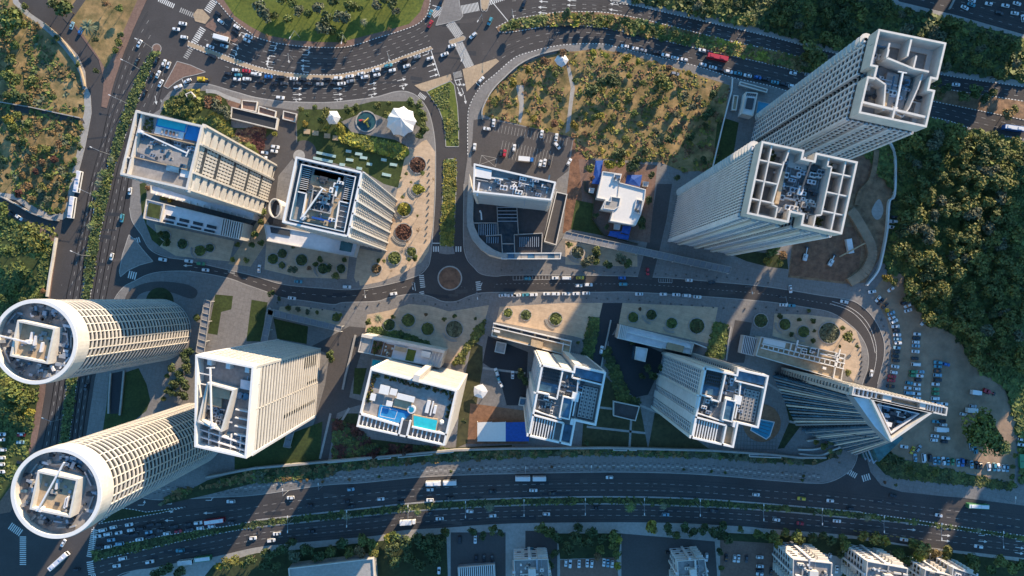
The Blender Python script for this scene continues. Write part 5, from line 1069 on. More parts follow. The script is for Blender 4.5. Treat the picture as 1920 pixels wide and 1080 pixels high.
# --- wild field in the middle right
FIELD=[(905,215),(907,195),(920,172),(945,150),(975,125),(1010,108),(1050,99),(1120,92),(1180,102),(1240,120),(1300,138),(1368,160),(1358,220),(1345,285),(1335,320),(1280,322),(1240,305),(1085,295),(1075,258),(925,222)]
PTH=[[(966,160),(983,160),(983,230),(970,230)],[(1058,122),(1080,122),(1080,250),(1056,250)]]
cover('dry_scrub',FIELD,2300,.9,['brown','olive','brown','olive','yellow','mid'],3,hmax=.6,avoid=PTH,thr=.06,clump=.06)
for x,y,r_,k in ((1130,153,13,'dark'),(1148,150,14,'dark'),(1108,170,16,'dark'),(1158,155,9,'dark'),(1338,178,11,'dark'),(1335,210,9,'dark'),(1326,215,12,'dark'),(1294,256,10,'dark'),(1255,262,9,'dark'),(1322,235,7,'dark'),(1210,285,8,'dark'),(1320,300,9,'dark'),(1112,100,9,'yellow'),(1137,104,7,'yellow'),(1177,107,9,'yellow'),(1197,115,7,'yellow'),(1218,121,6,'olive'),(1235,122,6,'bare'),(1255,126,7,'brown'),(1273,135,6,'bare'),(1291,136,7,'yellow'),(1155,106,6,'bare'),(1055,100,9,'brown'),(1022,114,9,'brown'),(991,130,8,'yellow'),(963,155,10,'yellow'),(1075,104,5,'bare'),(1094,102,5,'bare'),(1108,146,5,'yellow'),(1240,152,16,'olive'),(1252,162,12,'olive'),(1262,148,8,'brown'),(1178,185,9,'olive'),(1225,195,8,'olive'),(1240,190,8,'yellow'),(1158,198,9,'olive'),(1128,218,10,'yellow'),(1115,218,8,'mid'),(1150,220,7,'olive'),(1076,234,9,'yellow'),(1040,230,9,'brown'),(1000,222,8,'yellow'),(1020,207,7,'mid'),(997,183,5,'mid'),(1012,157,6,'mid'),(1048,186,6,'mid'),(1041,140,7,'olive'),(1100,214,5,'yellow'),(1200,232,7,'yellow'),(1172,260,8,'olive'),(1135,265,9,'grey'),(1300,200,10,'grey'),(1270,215,9,'grey'),(1285,180,10,'grey'),(1310,185,8,'grey'),(1180,140,8,'yellow'),(1205,155,8,'olive'),(1080,150,7,'mid'),(940,172,7,'brown'),(925,190,6,'olive'),(955,200,6,'mid'),(1095,250,6,'brown'),(1230,245,8,'grey'),(1190,210,7,'olive')):
    w_={'dark':'dark green tree','yellow':'yellow green tree','olive':'olive green tree','brown':'brownish tree','bare':'bare twiggy tree','mid':'green tree','grey':'grey green tree'}[k]
    tree(x,y,r_,k,w_+' in the dry field below the curved boulevard','trees of the dry field')
# --- school surroundings
for x,y,r_,k in ((1162,288,15,'dark'),(1145,308,12,'yellow'),(1188,305,17,'dark'),(1165,305,10,'yellow'),(1105,315,9,'olive'),(1222,328,8,'dark'),(1217,375,9,'dark'),(1205,418,13,'dark'),(1230,265,8,'grey'),(1270,333,7,'dark'),(1110,335,6,'brown'),(1138,425,6,'dark'),(1117,403,7,'dark')): tree(x,y,r_,k,{'dark':'dark','yellow':'yellow green','olive':'olive','grey':'grey green','brown':'brownish'}[k]+' tree beside the white roofed school','trees around the school')
for x,y,r_,k in ((1120,470,11,'mid'),(1105,488,12,'grey'),(1117,490,9,'mid'),(1140,496,10,'dark'),(1165,485,13,'grey'),(1178,492,11,'mid'),(1068,458,7,'mid'),(1095,495,8,'grey'),(1450,470,15,'olive'),(1470,478,10,'brown'),(1440,490,9,'yellow'),(1462,492,8,'olive')): tree(x,y,r_,k,'bushy tree on the plaza strip below the pergola walk','trees below the pergola walk')
# --- north west wild land
NW=[(-60,-60),(0,0),(28,8),(50,30),(98,68),(138,115),(150,140),(158,180),(158,212),(150,245),(147,275),(132,337),(122,398),(95,402),(30,365),(-60,340)]
cover('dry_scrub',NW,2300,1.3,['brown','olive','brown','mid','grey'],5,hmax=.6,thr=.0)
def T(L_,label,group):
    for x,y,r_,k in L_: tree(x,y,r_,k,{'dark':'dark green ','mid':'green ','olive':'olive ','yellow':'yellow green ','brown':'brown ','grey':'grey green ','bare':'bare ','big':'huge olive ','bigd':'wide dark ','palm':'feathery ','red':'reddish ','conifer':'pointed ','bare':'bare '}[k]+label,group)
T([(10,30,26,'olive'),(12,40,16,'yellow'),(-5,60,14,'olive'),(40,45,10,'olive'),(45,12,8,'mid'),(118,12,20,'mid'),(100,5,14,'dark'),(25,85,11,'mid'),(20,110,12,'mid'),(10,140,13,'olive'),(30,150,12,'olive'),(28,180,12,'dark'),(50,160,9,'mid'),(62,150,11,'olive'),(100,182,8,'mid'),(45,185,11,'dark'),(10,178,10,'mid'),(105,72,7,'mid'),(145,120,6,'mid'),(140,205,7,'mid'),(18,128,9,'mid')],'tree in the wild plot at the top left corner','trees of the top left plot')
T([(15,222,14,'yellow'),(30,215,10,'olive'),(20,240,13,'mid'),(50,232,9,'mid'),(70,235,10,'brown'),(95,250,9,'brown'),(110,240,8,'brown'),(20,262,10,'dark'),(45,265,9,'mid'),(60,280,10,'brown'),(85,280,9,'olive'),(110,270,9,'brown'),(128,258,8,'olive'),(50,295,8,'brown'),(75,305,9,'brown'),(100,300,9,'red'),(115,320,9,'grey'),(90,330,9,'mid'),(65,320,8,'red'),(40,330,8,'brown'),(50,350,9,'brown'),(80,350,9,'olive'),(105,345,8,'grey'),(35,362,9,'red'),(60,372,8,'brown'),(88,375,8,'grey'),(115,375,8,'mid'),(105,395,8,'mid'),(135,330,7,'mid'),(140,300,7,'mid'),(148,275,7,'mid'),(125,352,6,'mid'),(150,240,7,'olive'),(5,300,9,'dark'),(15,330,8,'dark')],'small tree in the brush left of the parked buses','trees left of the buses')
T([(57,447,38,'big'),(5,392,14,'olive')],'tree by the side lane at the left edge','trees at the left edge')
T([(8,470,12,'mid'),(18,545,14,'olive'),(40,562,12,'mid'),(65,555,9,'olive'),(75,572,8,'mid'),(20,735,22,'olive'),(45,750,16,'olive'),(10,765,16,'mid'),(50,775,12,'yellow'),(30,785,13,'mid'),(10,720,12,'olive'),(60,735,8,'mid'),(5,560,14,'mid'),(80,545,6,'brown'),(35,520,10,'mid')],'tree in the lawn strip left of the avenue','trees beside the avenue')
tree(167,52,17,'palm','big palm beside the side lane at upper left'); T([(220,80,9,'mid'),(215,92,8,'olive'),(225,65,7,'dark'),(203,8,10,'bare'),(222,15,8,'olive'),(195,5,7,'brown'),(180,132,7,'dark'),(178,75,7,'dark')],'tree between the side lane and the avenue','trees of the avenue triangle')
cover('hedge',M1L+M1R,2600,.75,['mid','dark','mid','dark','olive'],6,hmax=1.0,thr=-.9)
for i,(x,y) in enumerate(((196,325),(186,345),(180,365),(174,385),(176,420),(171,425),(210,300),(190,330))): tree(x,y,8,'palm','small palm leaning from the avenue hedge','palms in the avenue hedge')
T([(640,30,17,'grey'),(488,15,18,'grey'),(500,30,13,'grey'),(610,35,16,'dark'),(605,50,16,'grey'),(620,55,12,'mid'),(515,28,10,'mid'),(545,5,12,'mid'),(560,20,12,'grey'),(575,25,10,'mid'),(655,8,14,'mid'),(675,15,8,'mid'),(705,8,12,'grey'),(735,5,12,'dark'),(742,20,9,'grey'),(637,68,10,'mid'),(595,12,13,'grey'),(720,-5,12,'dark'),(530,-5,14,'dark'),(625,0,12,'dark'),(645,75,7,'olive'),(540,35,10,'olive'),(445,-12,12,'dark'),(765,-14,13,'dark'),(690,-12,13,'mid')],'tree on the park lawn at the top','trees on the park lawn')
tree(683,43,8,'palm','small palm on the park lawn'); 
T([(500,68,6,'bare'),(535,76,6,'bare'),(590,82,5,'bare'),(730,54,7,'bare')],'street tree on the park pavement','street trees')
tree(1064,22,10,'conifer','dark pointed conifer on the median below the boulevard')
cover('median_scrub',[(935,56),(960,40),(1010,31),(1100,26),(1210,41),(1310,66),(1440,96),(1600,132),(1765,168),(1765,188),(1600,154),(1440,117),(1335,94),(1260,77),(1110,47),(1022,47)],2300,1.3,['mid','olive','brown','yellow'],8,hmax=1.2,thr=-.6)
T([(965,46,8,'olive'),(1105,32,7,'mid'),(1125,32,8,'olive'),(1145,36,9,'olive'),(1170,38,8,'mid'),(1192,45,8,'mid'),(1205,52,6,'yellow'),(1225,55,7,'mid'),(1245,60,8,'mid'),(1268,62,9,'mid'),(1290,70,7,'olive'),(1240,52,6,'yellow'),(1085,30,6,'mid'),(1135,42,6,'yellow')],'bushy tree on the median between the two carriageways','trees on the upper median')
T([(1520,95,22,'mid'),(1533,110,17,'olive'),(1512,112,14,'grey'),(1545,105,12,'mid')],'tree over the median left of the tallest tower','trees left of the tallest tower')
# --- forest blocks
def forest(poly,n,dmin,seed,mix,label,group,rr=(7,13),cat='tree'):
    r=random.Random(seed); m=MB(); m.tone=[]
    for x,y in scatter(poly,n,dmin,seed):
        k=r.choice(mix); me=r.choice(CM[k]); r_=r.uniform(*rr)*S; hh=r_*1.7+3; p=W(x,y,hh*.8); a=r.uniform(0,6.28); ca,sa=math.cos(a),math.sin(a); b=len(m.v); zc=hh-r_*.8
        for v in me.vertices: m.v.append((p.x+(v.co.x*ca-v.co.y*sa)*r_,p.y+(v.co.x*sa+v.co.y*ca)*r_,zc+v.co.z*r_*.9))
        for f in me.polygons: m.f.append(tuple(b+i for i in f.vertices)); m.mi.append(m.m(me.materials[f.material_index]))
        m.tone+=[min(1,max(0,d.value+r.uniform(-.02,.02))) for d in me.attributes['tone'].data]
        m.beam((p.x,p.y,0),(p.x,p.y,zc),.3,bark,5); m.tone+=[.5]*6
    struct('wood',m,'stuff')
FA=[(1170,-20),(1195,2),(1297,25),(1440,57),(1570,92),(1640,110),(1765,130),(1920,150),(1935,158),(1935,82),(1790,40),(1680,16),(1640,-20)]
forest(FA,95,11.5,21,['mid','mid','dark','olive','grey','mid'],'leafy tree in the wood along the top right road','trees of the top right wood',rr=(8,15))
cover('undergrowth',FA,4500,1.8,['mid','dark','olive'],22,hmax=3,thr=-.6)
FB=[(1725,238),(1765,230),(1855,258),(1935,275),(1935,470),(1935,700),(1890,700),(1840,690),(1800,615),(1745,600),(1710,560),(1700,512),(1668,505),(1690,440),(1700,380),(1690,300),(1700,260)]
forest(FB,185,13.0,23,['dark','mid','mid','mid','grey','olive','olive'],'crowded tree in the large wood on the right side','trees of the large right wood',rr=(9,18))  # olive crowns mixed in to give the look of sunlit ones
cover('undergrowth',[(1620,285),(1690,215),(1765,228),(1855,255),(1935,272),(1935,905),(1915,905),(1905,790),(1880,720),(1830,690),(1790,625),(1745,605),(1705,560),(1700,515),(1664,510),(1680,365)],9000,1.8,['mid','olive','mid','olive'],24,hmax=1.8,thr=-.5)  # lighter undergrowth colours put in for sunlit grassy gaps
T([(1700,262,14,'mid'),(1690,285,13,'mid'),(1760,150,10,'mid'),(1775,165,11,'dark'),(1830,170,14,'mid'),(1850,185,12,'dark'),(1810,180,12,'mid'),(1862,260,20,'big'),(1880,275,14,'olive'),(1752,145,9,'dark'),(1725,250,12,'dark'),(1865,172,10,'mid')],'tree right of the tallest tower','trees right of the tallest tower')
T([(1895,212,13,'brown'),(1905,205,9,'olive')],'scrubby tree on the road verge at the right edge','verge trees')
T([(1848,800,32,'big'),(1858,825,30,'big'),(1830,815,20,'olive'),(1880,835,22,'bigd')],'tree spreading over the dirt car park','trees in the dirt car park')
T([(1665,522,10,'yellow'),(1678,528,8,'olive'),(1663,582,5,'yellow'),(1712,540,15,'olive'),(1722,555,13,'mid'),(1730,575,12,'olive'),(1700,560,8,'olive')],'tree at the top of the dirt car park','trees by the dirt car park')
T([(1665,855,16,'dark'),(1680,870,13,'dark'),(1710,882,9,'mid'),(1755,888,8,'olive'),(1722,890,6,'olive'),(1690,865,10,'dark'),(1900,910,9,'olive'),(1898,895,7,'mid'),(1899,875,6,'mid'),(1904,855,6,'olive')],'tree on the grass verge below the dirt car park','trees on the verge')
# --- gardens of the blocks
cover('garden_shrubs',[(305,207),(322,187),(350,172),(372,172),(380,205),(428,232),(440,255),(500,292),(488,300),(380,237),(330,212)],900,1.3,['mid','olive','yellow','mid'],31,hmax=1.6,thr=0)
T([(390,190,13,'brown'),(402,196,13,'grey'),(415,205,12,'grey'),(425,215,10,'grey'),(408,188,9,'brown'),(325,195,9,'olive'),(335,190,9,'mid'),(318,205,8,'mid'),(345,205,7,'olive'),(360,196,7,'mid'),(355,182,7,'mid'),(440,262,9,'grey'),(516,252,7,'yellow')],'garden tree above the wide white block','trees above the wide white block')
cover('flower_planting',[(443,245),(480,238),(500,240),(494,290),(470,300),(440,262)],520,.8,['red','brown','red'],32,hmax=.6,thr=-.6)
HG=[(632,248),(650,252),(700,262),(735,270),(762,278),(765,288),(755,297),(735,293),(700,283),(660,272),(640,262)]
cover('flowering_hedge',HG,1500,1.1,['yellow','olive','yellow','yellow'],33,hmax=2.2,thr=-.9)
T([(637,240,11,'yellow'),(610,210,11,'olive'),(600,225,7,'mid'),(590,200,7,'mid'),(650,205,9,'mid'),(668,200,8,'mid'),(660,210,7,'olive'),(705,198,9,'mid'),(728,193,6,'mid'),(724,215,9,'olive'),(770,190,10,'mid'),(785,195,9,'mid'),(790,210,10,'mid'),(795,222,8,'olive'),(793,240,11,'mid'),(788,252,9,'olive'),(612,240,6,'yellow'),(565,205,6,'olive')],'garden tree around the white tents','trees around the tents')
T([(575,215,5,'mid'),(572,232,7,'yellow')],'low bush on the small lawn left of the tents','bushes by the tents')
# plaza planters
PL=[(783.5,309.5,15,'red'),(783.5,355,10,'yellow'),(758,392.5,13,'yellow'),(757,435,15.5,'red'),(740,484,12,'mid'),(772,472,8.5,'mid'),(706,504,9,'brown'),(566,487.5,10.5,'dark'),(640,503.5,8,'dark'),(606,504,9.5,'dark'),(530,475.5,8.5,'dark'),(529.5,497.5,6,'mid'),(512.5,485.5,9.5,'mid'),(343,457.5,9,'dark'),(394.5,465,7.5,'dark'),(376,470,10,'mid'),(311,442,9,'dark'),
  (730,609,10.5,'dark'),(766,600.5,12,'mid'),(802,616.5,11.5,'mid'),(852,617,15.5,'grey'),(631.5,595,8,'mid'),(952.5,586.5,8,'olive'),(986,590.5,9.5,'dark'),(1042,597.5,11.5,'mid'),(1187,595,9.5,'mid'),(1221,590,9.5,'dark'),(1259,606,10,'mid'),(1306,611,14,'dark'),(1426,601,12.5,'dark'),(1471,608,10.5,'mid'),(1506,622,10.5,'mid'),(1554,624,19,'grey'),(1083,473,11.5,'grey')]
for x,y,r_,k in PL:
    o=g(x,y); big='large' if r_>=14 else ('small' if r_<9 else 'mid-sized')
    where='on the sunlit plaza by the ribbed tower' if 700<x<800 and y<520 else ('in the shaded forecourt under the ribbed tower' if 500<x<660 and y<520 else ('below the long white wing' if x<500 else ('on the sand plaza above the terrace block' if y>560 and x<930 else ('on the left sand plaza of the lower row' if y>560 and x<1130 else ('on the middle sand plaza of the lower row' if y>560 and x<1350 else ('on the plaza inside the road bend' if y>560 else 'on the plaza below the school'))))))
    t=thing('round_planter',big+' round planter '+where,'planter',(o.x,o.y,0),'round planters of the plazas'); R_=r_*S
    m=MB(); m.ring(circ(o.xy,R_+.5,32),.5,.15,.6,concr); m.build('rim',t); m=MB(); m.cyl(o.xy,R_,.15,.3,brownsoil if k in('red','brown') else dgrass,28); m.build('soil',t)
    if r_>9 and r_<16 and rnd.random()<.5 or (x,y) in ((757,435),(783.5,355)):
        m=MB()
        a0=rnd.uniform(2.6,3.6)
        for rad in (R_+1.6,R_+2.3):
            for q in range(9): 
                a=a0+q*.16; b_=a+.16; m.bar((o.x+rad*math.cos(a),o.y+rad*math.sin(a)),(o.x+rad*math.cos(b_),o.y+rad*math.sin(b_)),.4,.15,.6,concr)
        m.build('curved_bench',t)
    m=MB(); m.tone=[]
    for q in range(int(26+r_*r_*1.1)):
        a=rnd.uniform(0,6.28); rr=R_*math.sqrt(rnd.random())*.93; s_=rnd.uniform(.3,.6); c0=Vector((o.x+rr*math.cos(a),o.y+rr*math.sin(a),.4+rnd.uniform(0,.9)*(1.4-rr/R_))); u=Vector((math.cos(a*7),math.sin(a*7),rnd.uniform(-.5,.5)))*s_; v=Vector((-math.sin(a*7),math.cos(a*7),rnd.uniform(-.5,.5)))*s_*.8
        m.face([c0-u-v,c0+u-v,c0+u+v,c0-u+v],L[k]); m.tone.append(rnd.uniform(.1,.8))
    m.build('plants',t); reg(t)
for x,y,r_,k in ((790,354,8,'yellow'),(758,391,6,'yellow'),(785,430,7,'bare'),(738,413,6,'bare'),(779,483,7,'mid'),(763,451,5,'bare'),(710,488,5,'mid'),(755,370,4,'olive'),(762,325,4,'olive'),(812,336,4,'bare'),(792,325,5,'olive'),(771,342,3,'olive'),(767,487,5,'mid'),(734,507,4,'bare'),(750,333,3,'olive'),(720,490,4,'olive'),(783,405,3,'olive'),(548,505,10,'grey'),(600,485,7,'mid'),(645,488,6,'mid'),(630,518,8,'olive'),(590,495,6,'mid'),(615,502,9,'dark'),(550,462,5,'mid'),(580,503,5,'brown'),(490,398,9,'olive'),(488,415,8,'mid'),(478,440,8,'mid'),(490,455,7,'olive'),(472,460,7,'mid'),(445,458,6,'olive'),(435,487,6,'yellow'),(460,488,6,'olive'),(310,455,9,'mid'),(300,440,7,'mid'),(275,352,6,'brown'),(320,374,8,'yellow'),(305,372,7,'olive'),
  (710,597,10,'palm'),(737,594,5,'mid'),(799,590,4,'brown'),(833,598,5,'mid'),(853,593,5,'mid'),(690,603,7,'mid'),(637,590,5,'yellow'),(508,550,8,'dark'),(523,560,5,'dark'),(541,578,7,'mid'),(558,580,6,'grey'),(576,585,6,'grey'),(594,585,5,'mid'),(891,598,4,'mid'),(1200,580,4,'brown'),(1084,642,4,'mid'),(1463,593,7,'dark'),(1500,600,5,'mid'),(1525,602,6,'mid'),(1527,621,4,'mid'),(1485,627,6,'dark'),(1526,638,6,'mid'),(1582,615,6,'mid'),(1592,630,11,'olive'),(1607,650,4,'mid'),(1575,650,4,'mid'),(1518,583,5,'mid'),(1590,700,7,'olive')):
    tree(x,y,r_,k,{'palm':'feathery palm','bare':'bare sapling','yellow':'yellowish young tree','mid':'green young tree','olive':'olive young tree','dark':'dark young tree','grey':'grey green young tree','brown':'brownish young tree'}[k]+(' on the paving of the upper left plazas' if y<520 and x<820 else ' on the paving of the lower plazas'),'young plaza trees',h=3.2 if r_<7 else None)
cover('hedge',[(892,615),(909,602),(906,625),(880,650),(868,680),(850,683),(858,670),(880,640)],420,1.0,['mid','olive'],41,hmax=1.5,thr=-.9)
cover('hedge',[(688,618),(700,612),(750,622),(800,640),(812,652),(760,640),(700,632)],300,.9,['mid','dark'],42,hmax=1,thr=-.9)
cover('hedge',[(1107,595),(1123,597),(1112,660),(1106,680),(1090,670)],500,1.1,['mid','dark'],43,hmax=1.5,thr=-.8); cover('hedge',[(1340,605),(1365,610),(1355,670),(1325,670)],500,1.1,['olive','mid'],44,hmax=1.5,thr=-.8)
cover('hedge',[(1130,660),(1140,650),(1180,740),(1200,752),(1190,765),(1160,750)],400,1.2,['dark','mid'],45,hmax=2,thr=-.8)
T([(320,690,10,'dark'),(345,670,12,'dark'),(350,690,12,'dark'),(335,705,12,'dark'),(325,720,12,'dark'),(345,722,12,'dark'),(318,735,10,'dark'),(340,742,12,'dark'),(312,705,6,'olive'),(340,717,5,'olive'),(313,733,7,'olive'),(328,740,5,'olive'),(305,748,6,'olive'),(327,727,5,'olive'),(368,597,8,'mid'),(352,660,10,'dark')],'tree between the two round towers','trees between the round towers')
T([(618,664,9,'mid'),(620,675,7,'olive'),(1185,640,8,'dark'),(1215,690,9,'dark'),(1225,705,10,'dark'),(1205,705,7,'dark'),(1240,690,8,'dark'),(975,700,10,'dark'),(985,715,9,'dark'),(1100,830,7,'dark'),(1545,838,8,'olive'),(1560,830,8,'mid'),(1530,830,6,'olive'),(1555,845,6,'palm'),(870,790,6,'dark'),(640,800,8,'red'),(665,815,8,'red'),(690,838,8,'dark'),(720,845,8,'dark'),(760,848,8,'red'),(700,855,7,'red')],'garden tree among the lower row of blocks','garden trees of the lower row')
cover('garden_shrubs',[(625,785),(668,800),(700,832),(835,840),(855,846),(625,866)],1300,1.1,['red','dark','mid','red'],46,hmax=1.2,thr=-.3)
cover('garden_shrubs',[(300,945),(480,878),(612,866),(855,845),(960,841),(1335,845),(1495,858),(1545,858),(1582,840),(1565,857),(1527,872),(1440,866),(1335,858),(1135,852),(960,857),(755,869),(640,882),(605,895),(480,905),(330,918)],2600,1.1,['dark','brown','mid','grey'],47,hmax=1.2,thr=-.2)
cover('rough_grass',[(842,190),(860,240),(860,272),(838,272),(834,235),(822,202),(805,175),(845,155)],500,.7,['mid','olive','yellow'],48,hmax=.3,thr=-.2); cover('rough_grass',MG2,900,.7,['olive','yellow','mid'],49,hmax=.4,thr=-.3)
cover('rough_grass',HU+HL,1500,.8,['mid','dark'],50,hmax=.4,thr=-.3)
cover('rough_grass',[(-20,400),(0,400),(55,424),(90,447),(99,452),(96,500),(84,600),(72,740),(62,800),(50,870),(-20,940)],2600,1.1,['mid','olive','mid'],51,hmax=.8,thr=-.1)
cover('rough_grass',[(1640,838),(1665,847),(1700,864),(1830,892),(1895,907),(1895,918),(1765,905),(1690,897),(1660,890)],900,1,['mid','dark'],52,hmax=.5,thr=-.3)
cover('rough_grass',[(1678,270),(1690,300),(1690,440),(1668,505),(1656,488),(1666,435),(1678,365)],900,1.3,['mid','dark'],53,hmax=.7,thr=-.3)
# highway palms and trees
for x,y,r_ in ((651,967,9),(783,959,8),(918,950,10),(1181,950,12),(1243,948,8),(1624,970,8),(1712,980,6),(1475,955,6),(1832,993,6),(1915,1010,7)): tree(x,y,r_,'palm','palm on the highway median','palms on the highway median')
T([(500,1040,14,'dark'),(525,1035,14,'dark'),(550,1045,14,'grey'),(575,1030,14,'dark'),(595,1045,14,'dark'),(545,1020,11,'dark'),(620,1035,14,'mid'),(640,1020,13,'dark'),(655,1035,12,'olive'),(680,1012,13,'olive'),(675,1035,13,'brown'),(698,1020,11,'olive'),(700,1040,11,'olive'),(726,1010,10,'yellow'),(740,1005,11,'mid'),(735,1030,15,'dark'),(760,1020,16,'dark'),(785,1015,16,'dark'),(810,1010,15,'dark'),(825,1025,15,'dark'),(800,1035,16,'dark'),(770,1045,16,'dark'),(740,1055,14,'dark'),(815,1050,14,'dark'),(785,1062,14,'dark'),(835,1000,10,'mid'),(495,1060,12,'dark'),(470,1050,12,'dark'),(515,1065,12,'dark'),(310,1068,14,'dark'),(335,1075,14,'dark'),(290,1078,12,'dark')],'roadside tree south of the highway, left half','highway trees left half')
T([(425,1055,13,'olive'),(440,1050,11,'olive'),(410,1065,10,'yellow'),(455,1058,9,'mid'),(885,998,10,'dark'),(905,1005,9,'dark'),(925,995,10,'mid'),(940,1000,8,'dark'),(1015,993,13,'mid'),(1030,1000,12,'mid'),(1045,1010,12,'dark'),(1085,990,11,'dark'),(1080,1010,15,'dark'),(1100,1020,14,'dark'),(1065,1030,14,'dark'),(1110,1000,13,'dark'),(1130,1010,11,'dark'),(1150,1005,13,'olive'),(1160,1015,11,'yellow'),(1152,1025,10,'olive'),(1125,1030,10,'olive'),(1120,1045,8,'brown'),(1158,1040,9,'olive'),(1160,1060,10,'yellow'),(1030,1060,10,'dark'),(1040,1040,10,'dark'),(1222,990,14,'yellow'),(1255,993,12,'dark'),(1285,990,11,'dark'),(1300,1000,11,'dark'),(1320,993,12,'dark'),(1340,1000,13,'dark'),(1355,990,13,'dark'),(1365,1010,12,'dark'),(1270,1005,10,'mid'),(1350,1035,8,'dark'),(1352,1065,7,'mid')],'roadside tree south of the highway, middle part','highway trees middle')
T([(1390,993,7,'mid'),(1420,1002,10,'olive'),(1435,1005,9,'mid'),(1450,1010,13,'olive'),(1460,1018,12,'yellow'),(1475,1000,10,'olive'),(1497,1005,13,'olive'),(1500,1015,12,'mid'),(1525,1010,12,'dark'),(1545,1005,10,'dark'),(1560,1015,12,'dark'),(1580,1008,10,'mid'),(1585,1025,12,'olive'),(1620,1005,12,'olive'),(1645,1010,14,'olive'),(1660,1018,13,'yellow'),(1690,1040,13,'mid'),(1705,1050,12,'mid'),(1715,1022,12,'olive'),(1730,1028,16,'olive'),(1725,1045,13,'yellow'),(1755,1040,11,'brown'),(1780,1035,12,'olive'),(1775,1048,11,'mid'),(1822,1048,14,'mid'),(1830,1060,12,'olive'),(1880,1055,14,'olive'),(1900,1065,13,'olive'),(1915,1060,12,'mid'),(1600,1045,10,'mid'),(1605,1065,9,'dark'),(1590,1055,9,'olive'),(1575,1040,9,'dark'),(1665,1040,8,'brown'),(1860,1068,11,'mid')],'roadside tree south of the highway, right part','highway trees right part')
for x,y in ((1469,886),(1508,893),(1575,868),(1505,900),(1485,893),(510,895),(530,898),(575,900),(605,903),(655,900),(710,894),(760,889),(845,884),(880,880),(905,878),(1010,878),(1035,876),(1095,876),(1120,877),(1150,876),(1190,878),(1282,880),(1335,884),(1360,886),(1660,905),(1680,910)): tree(x,y,3.6,rnd.choice(['bare','brown','mid']),'tiny tree on the highway pavement','tiny pavement trees',h=2.6)
print('trees',NT[0])
# ================= VEHICLES =================
def carpaint(n,c,metal=0.0): return mat('car_paint_'+n,c,.35,.03,.5,var2=.04,spec=.5,coat=.4,metal=metal)
PAINT={'w':('white',carpaint('white',(.62,.62,.61))),'s':('silver grey',carpaint('silver',(.30,.31,.32),.3)),'k':('black',carpaint('black',(.015,.016,.02))),'c':('teal blue',carpaint('teal',(.06,.24,.30))),'B':('blue',carpaint('blue',(.02,.12,.36))),'b':('pale blue',carpaint('pale_blue',(.20,.34,.42))),'r':('red',carpaint('red',(.38,.02,.03))),'g':('green',carpaint('green',(.05,.22,.09))),'y':('yellow',carpaint('yellow',(.55,.40,.03))),'d':('dark grey',carpaint('dark_grey',(.05,.055,.065)))}
cglass=mat('car_glass',(.012,.016,.022),.1,.1,1,spec=.6); rubber=mat('rubber',(.02,.02,.02),.9,.1,2)
def rrect(lx,ly,r_,n=4):
    out=[]
    for cx,cy,a0 in ((lx/2-r_,ly/2-r_,0),(-lx/2+r_,ly/2-r_,90),(-lx/2+r_,-ly/2+r_,180),(lx/2-r_,-ly/2+r_,270)):
        for i in range(n+1): a=R(a0+90*i/n); out.append((cx+r_*math.cos(a),cy+r_*math.sin(a)))
    return out
def loftpoly(m,secs,mt):   # secs: list of (pts,z)
    for (p,z0),(q,z1) in zip(secs,secs[1:]):
        b=len(m.v); n=len(p); m.v+=[(x,y,z0) for x,y in p]+[(x,y,z1) for x,y in q]
        for i in range(n): j=(i+1)%n; m.f.append((b+i,b+j,b+n+j,b+n+i)); m.mi.append(m.m(mt))
    p,z=secs[-1]; m.face([(x,y,z) for x,y in p],mt)
def car_meshes(kind,pm):
    P={'sedan':(4.5,1.8,-1.5,.95,1.42),'hatch':(4.1,1.78,-1.85,.8,1.5),'suv':(4.7,1.88,-2.15,1.0,1.72),'van':(5.2,1.95,-2.5,1.75,2.1)}[kind]
    Lx,Wy,xr,xf,ht=P; m=MB(); sh=.92 if ht>1.6 else .82
    loftpoly(m,[(rrect(Lx-.1,Wy-.1,.35),.25),(rrect(Lx,Wy,.42),.5),(rrect(Lx-.06,Wy-.06,.42),sh-.1),(rrect(Lx-.3,Wy-.24,.4),sh+.04)],pm)
    rx0,rx1=xr+.55,xf-.75
    if kind=='van': rx0,rx1=xr+.1,xf-.35
    if kind in('hatch','suv'): rx0=xr+.28
    y1=Wy/2-.3; m.prism([(rx0,-y1),(rx1,-y1),(rx1,y1),(rx0,y1)],ht-.07,ht,pm,None,True)
    out=[('body',m.mesh('body'))]
    def strip(nm,pts): q=MB(); q.face(pts,cglass); out.append((nm,q.mesh(nm)))
    zb=sh+.05; yb=Wy/2-.14
    strip('windscreen',[(xf,-yb+.05,zb),(xf,yb-.05,zb),(rx1,y1,ht-.02),(rx1,-y1,ht-.02)]); strip('rear_window',[(xr,yb-.05,zb),(xr,-yb+.05,zb),(rx0,-y1,ht-.02),(rx0,y1,ht-.02)])
    strip('side_window',[(xr,yb-.05,zb),(xf,yb-.05,zb),(rx1,y1,ht-.02),(rx0,y1,ht-.02)][::-1]); strip('side_window',[(xr,-yb+.05,zb),(xf,-yb+.05,zb),(rx1,-y1,ht-.02),(rx0,-y1,ht-.02)])
    for x in (-Lx*.3,Lx*.31):
        for y in (-Wy/2+.12,Wy/2-.12): q=MB(); q.beam((x,y-.11,.33),(x,y+.11,.33),.33,rubber,10); out.append(('wheel',q.mesh('wheel')))
    return out
CMESH={}
def vehicle(name,parts,label,cat,px,py,ang,z=.03,group=None):
    p=g(px,py); t=thing(name,label,cat,(p.x,p.y,z),group,R(-ang))
    for nm,me in parts: o=bpy.data.objects.new(nm,me); C.objects.link(o); o.parent=t
    return t
NC=[0]
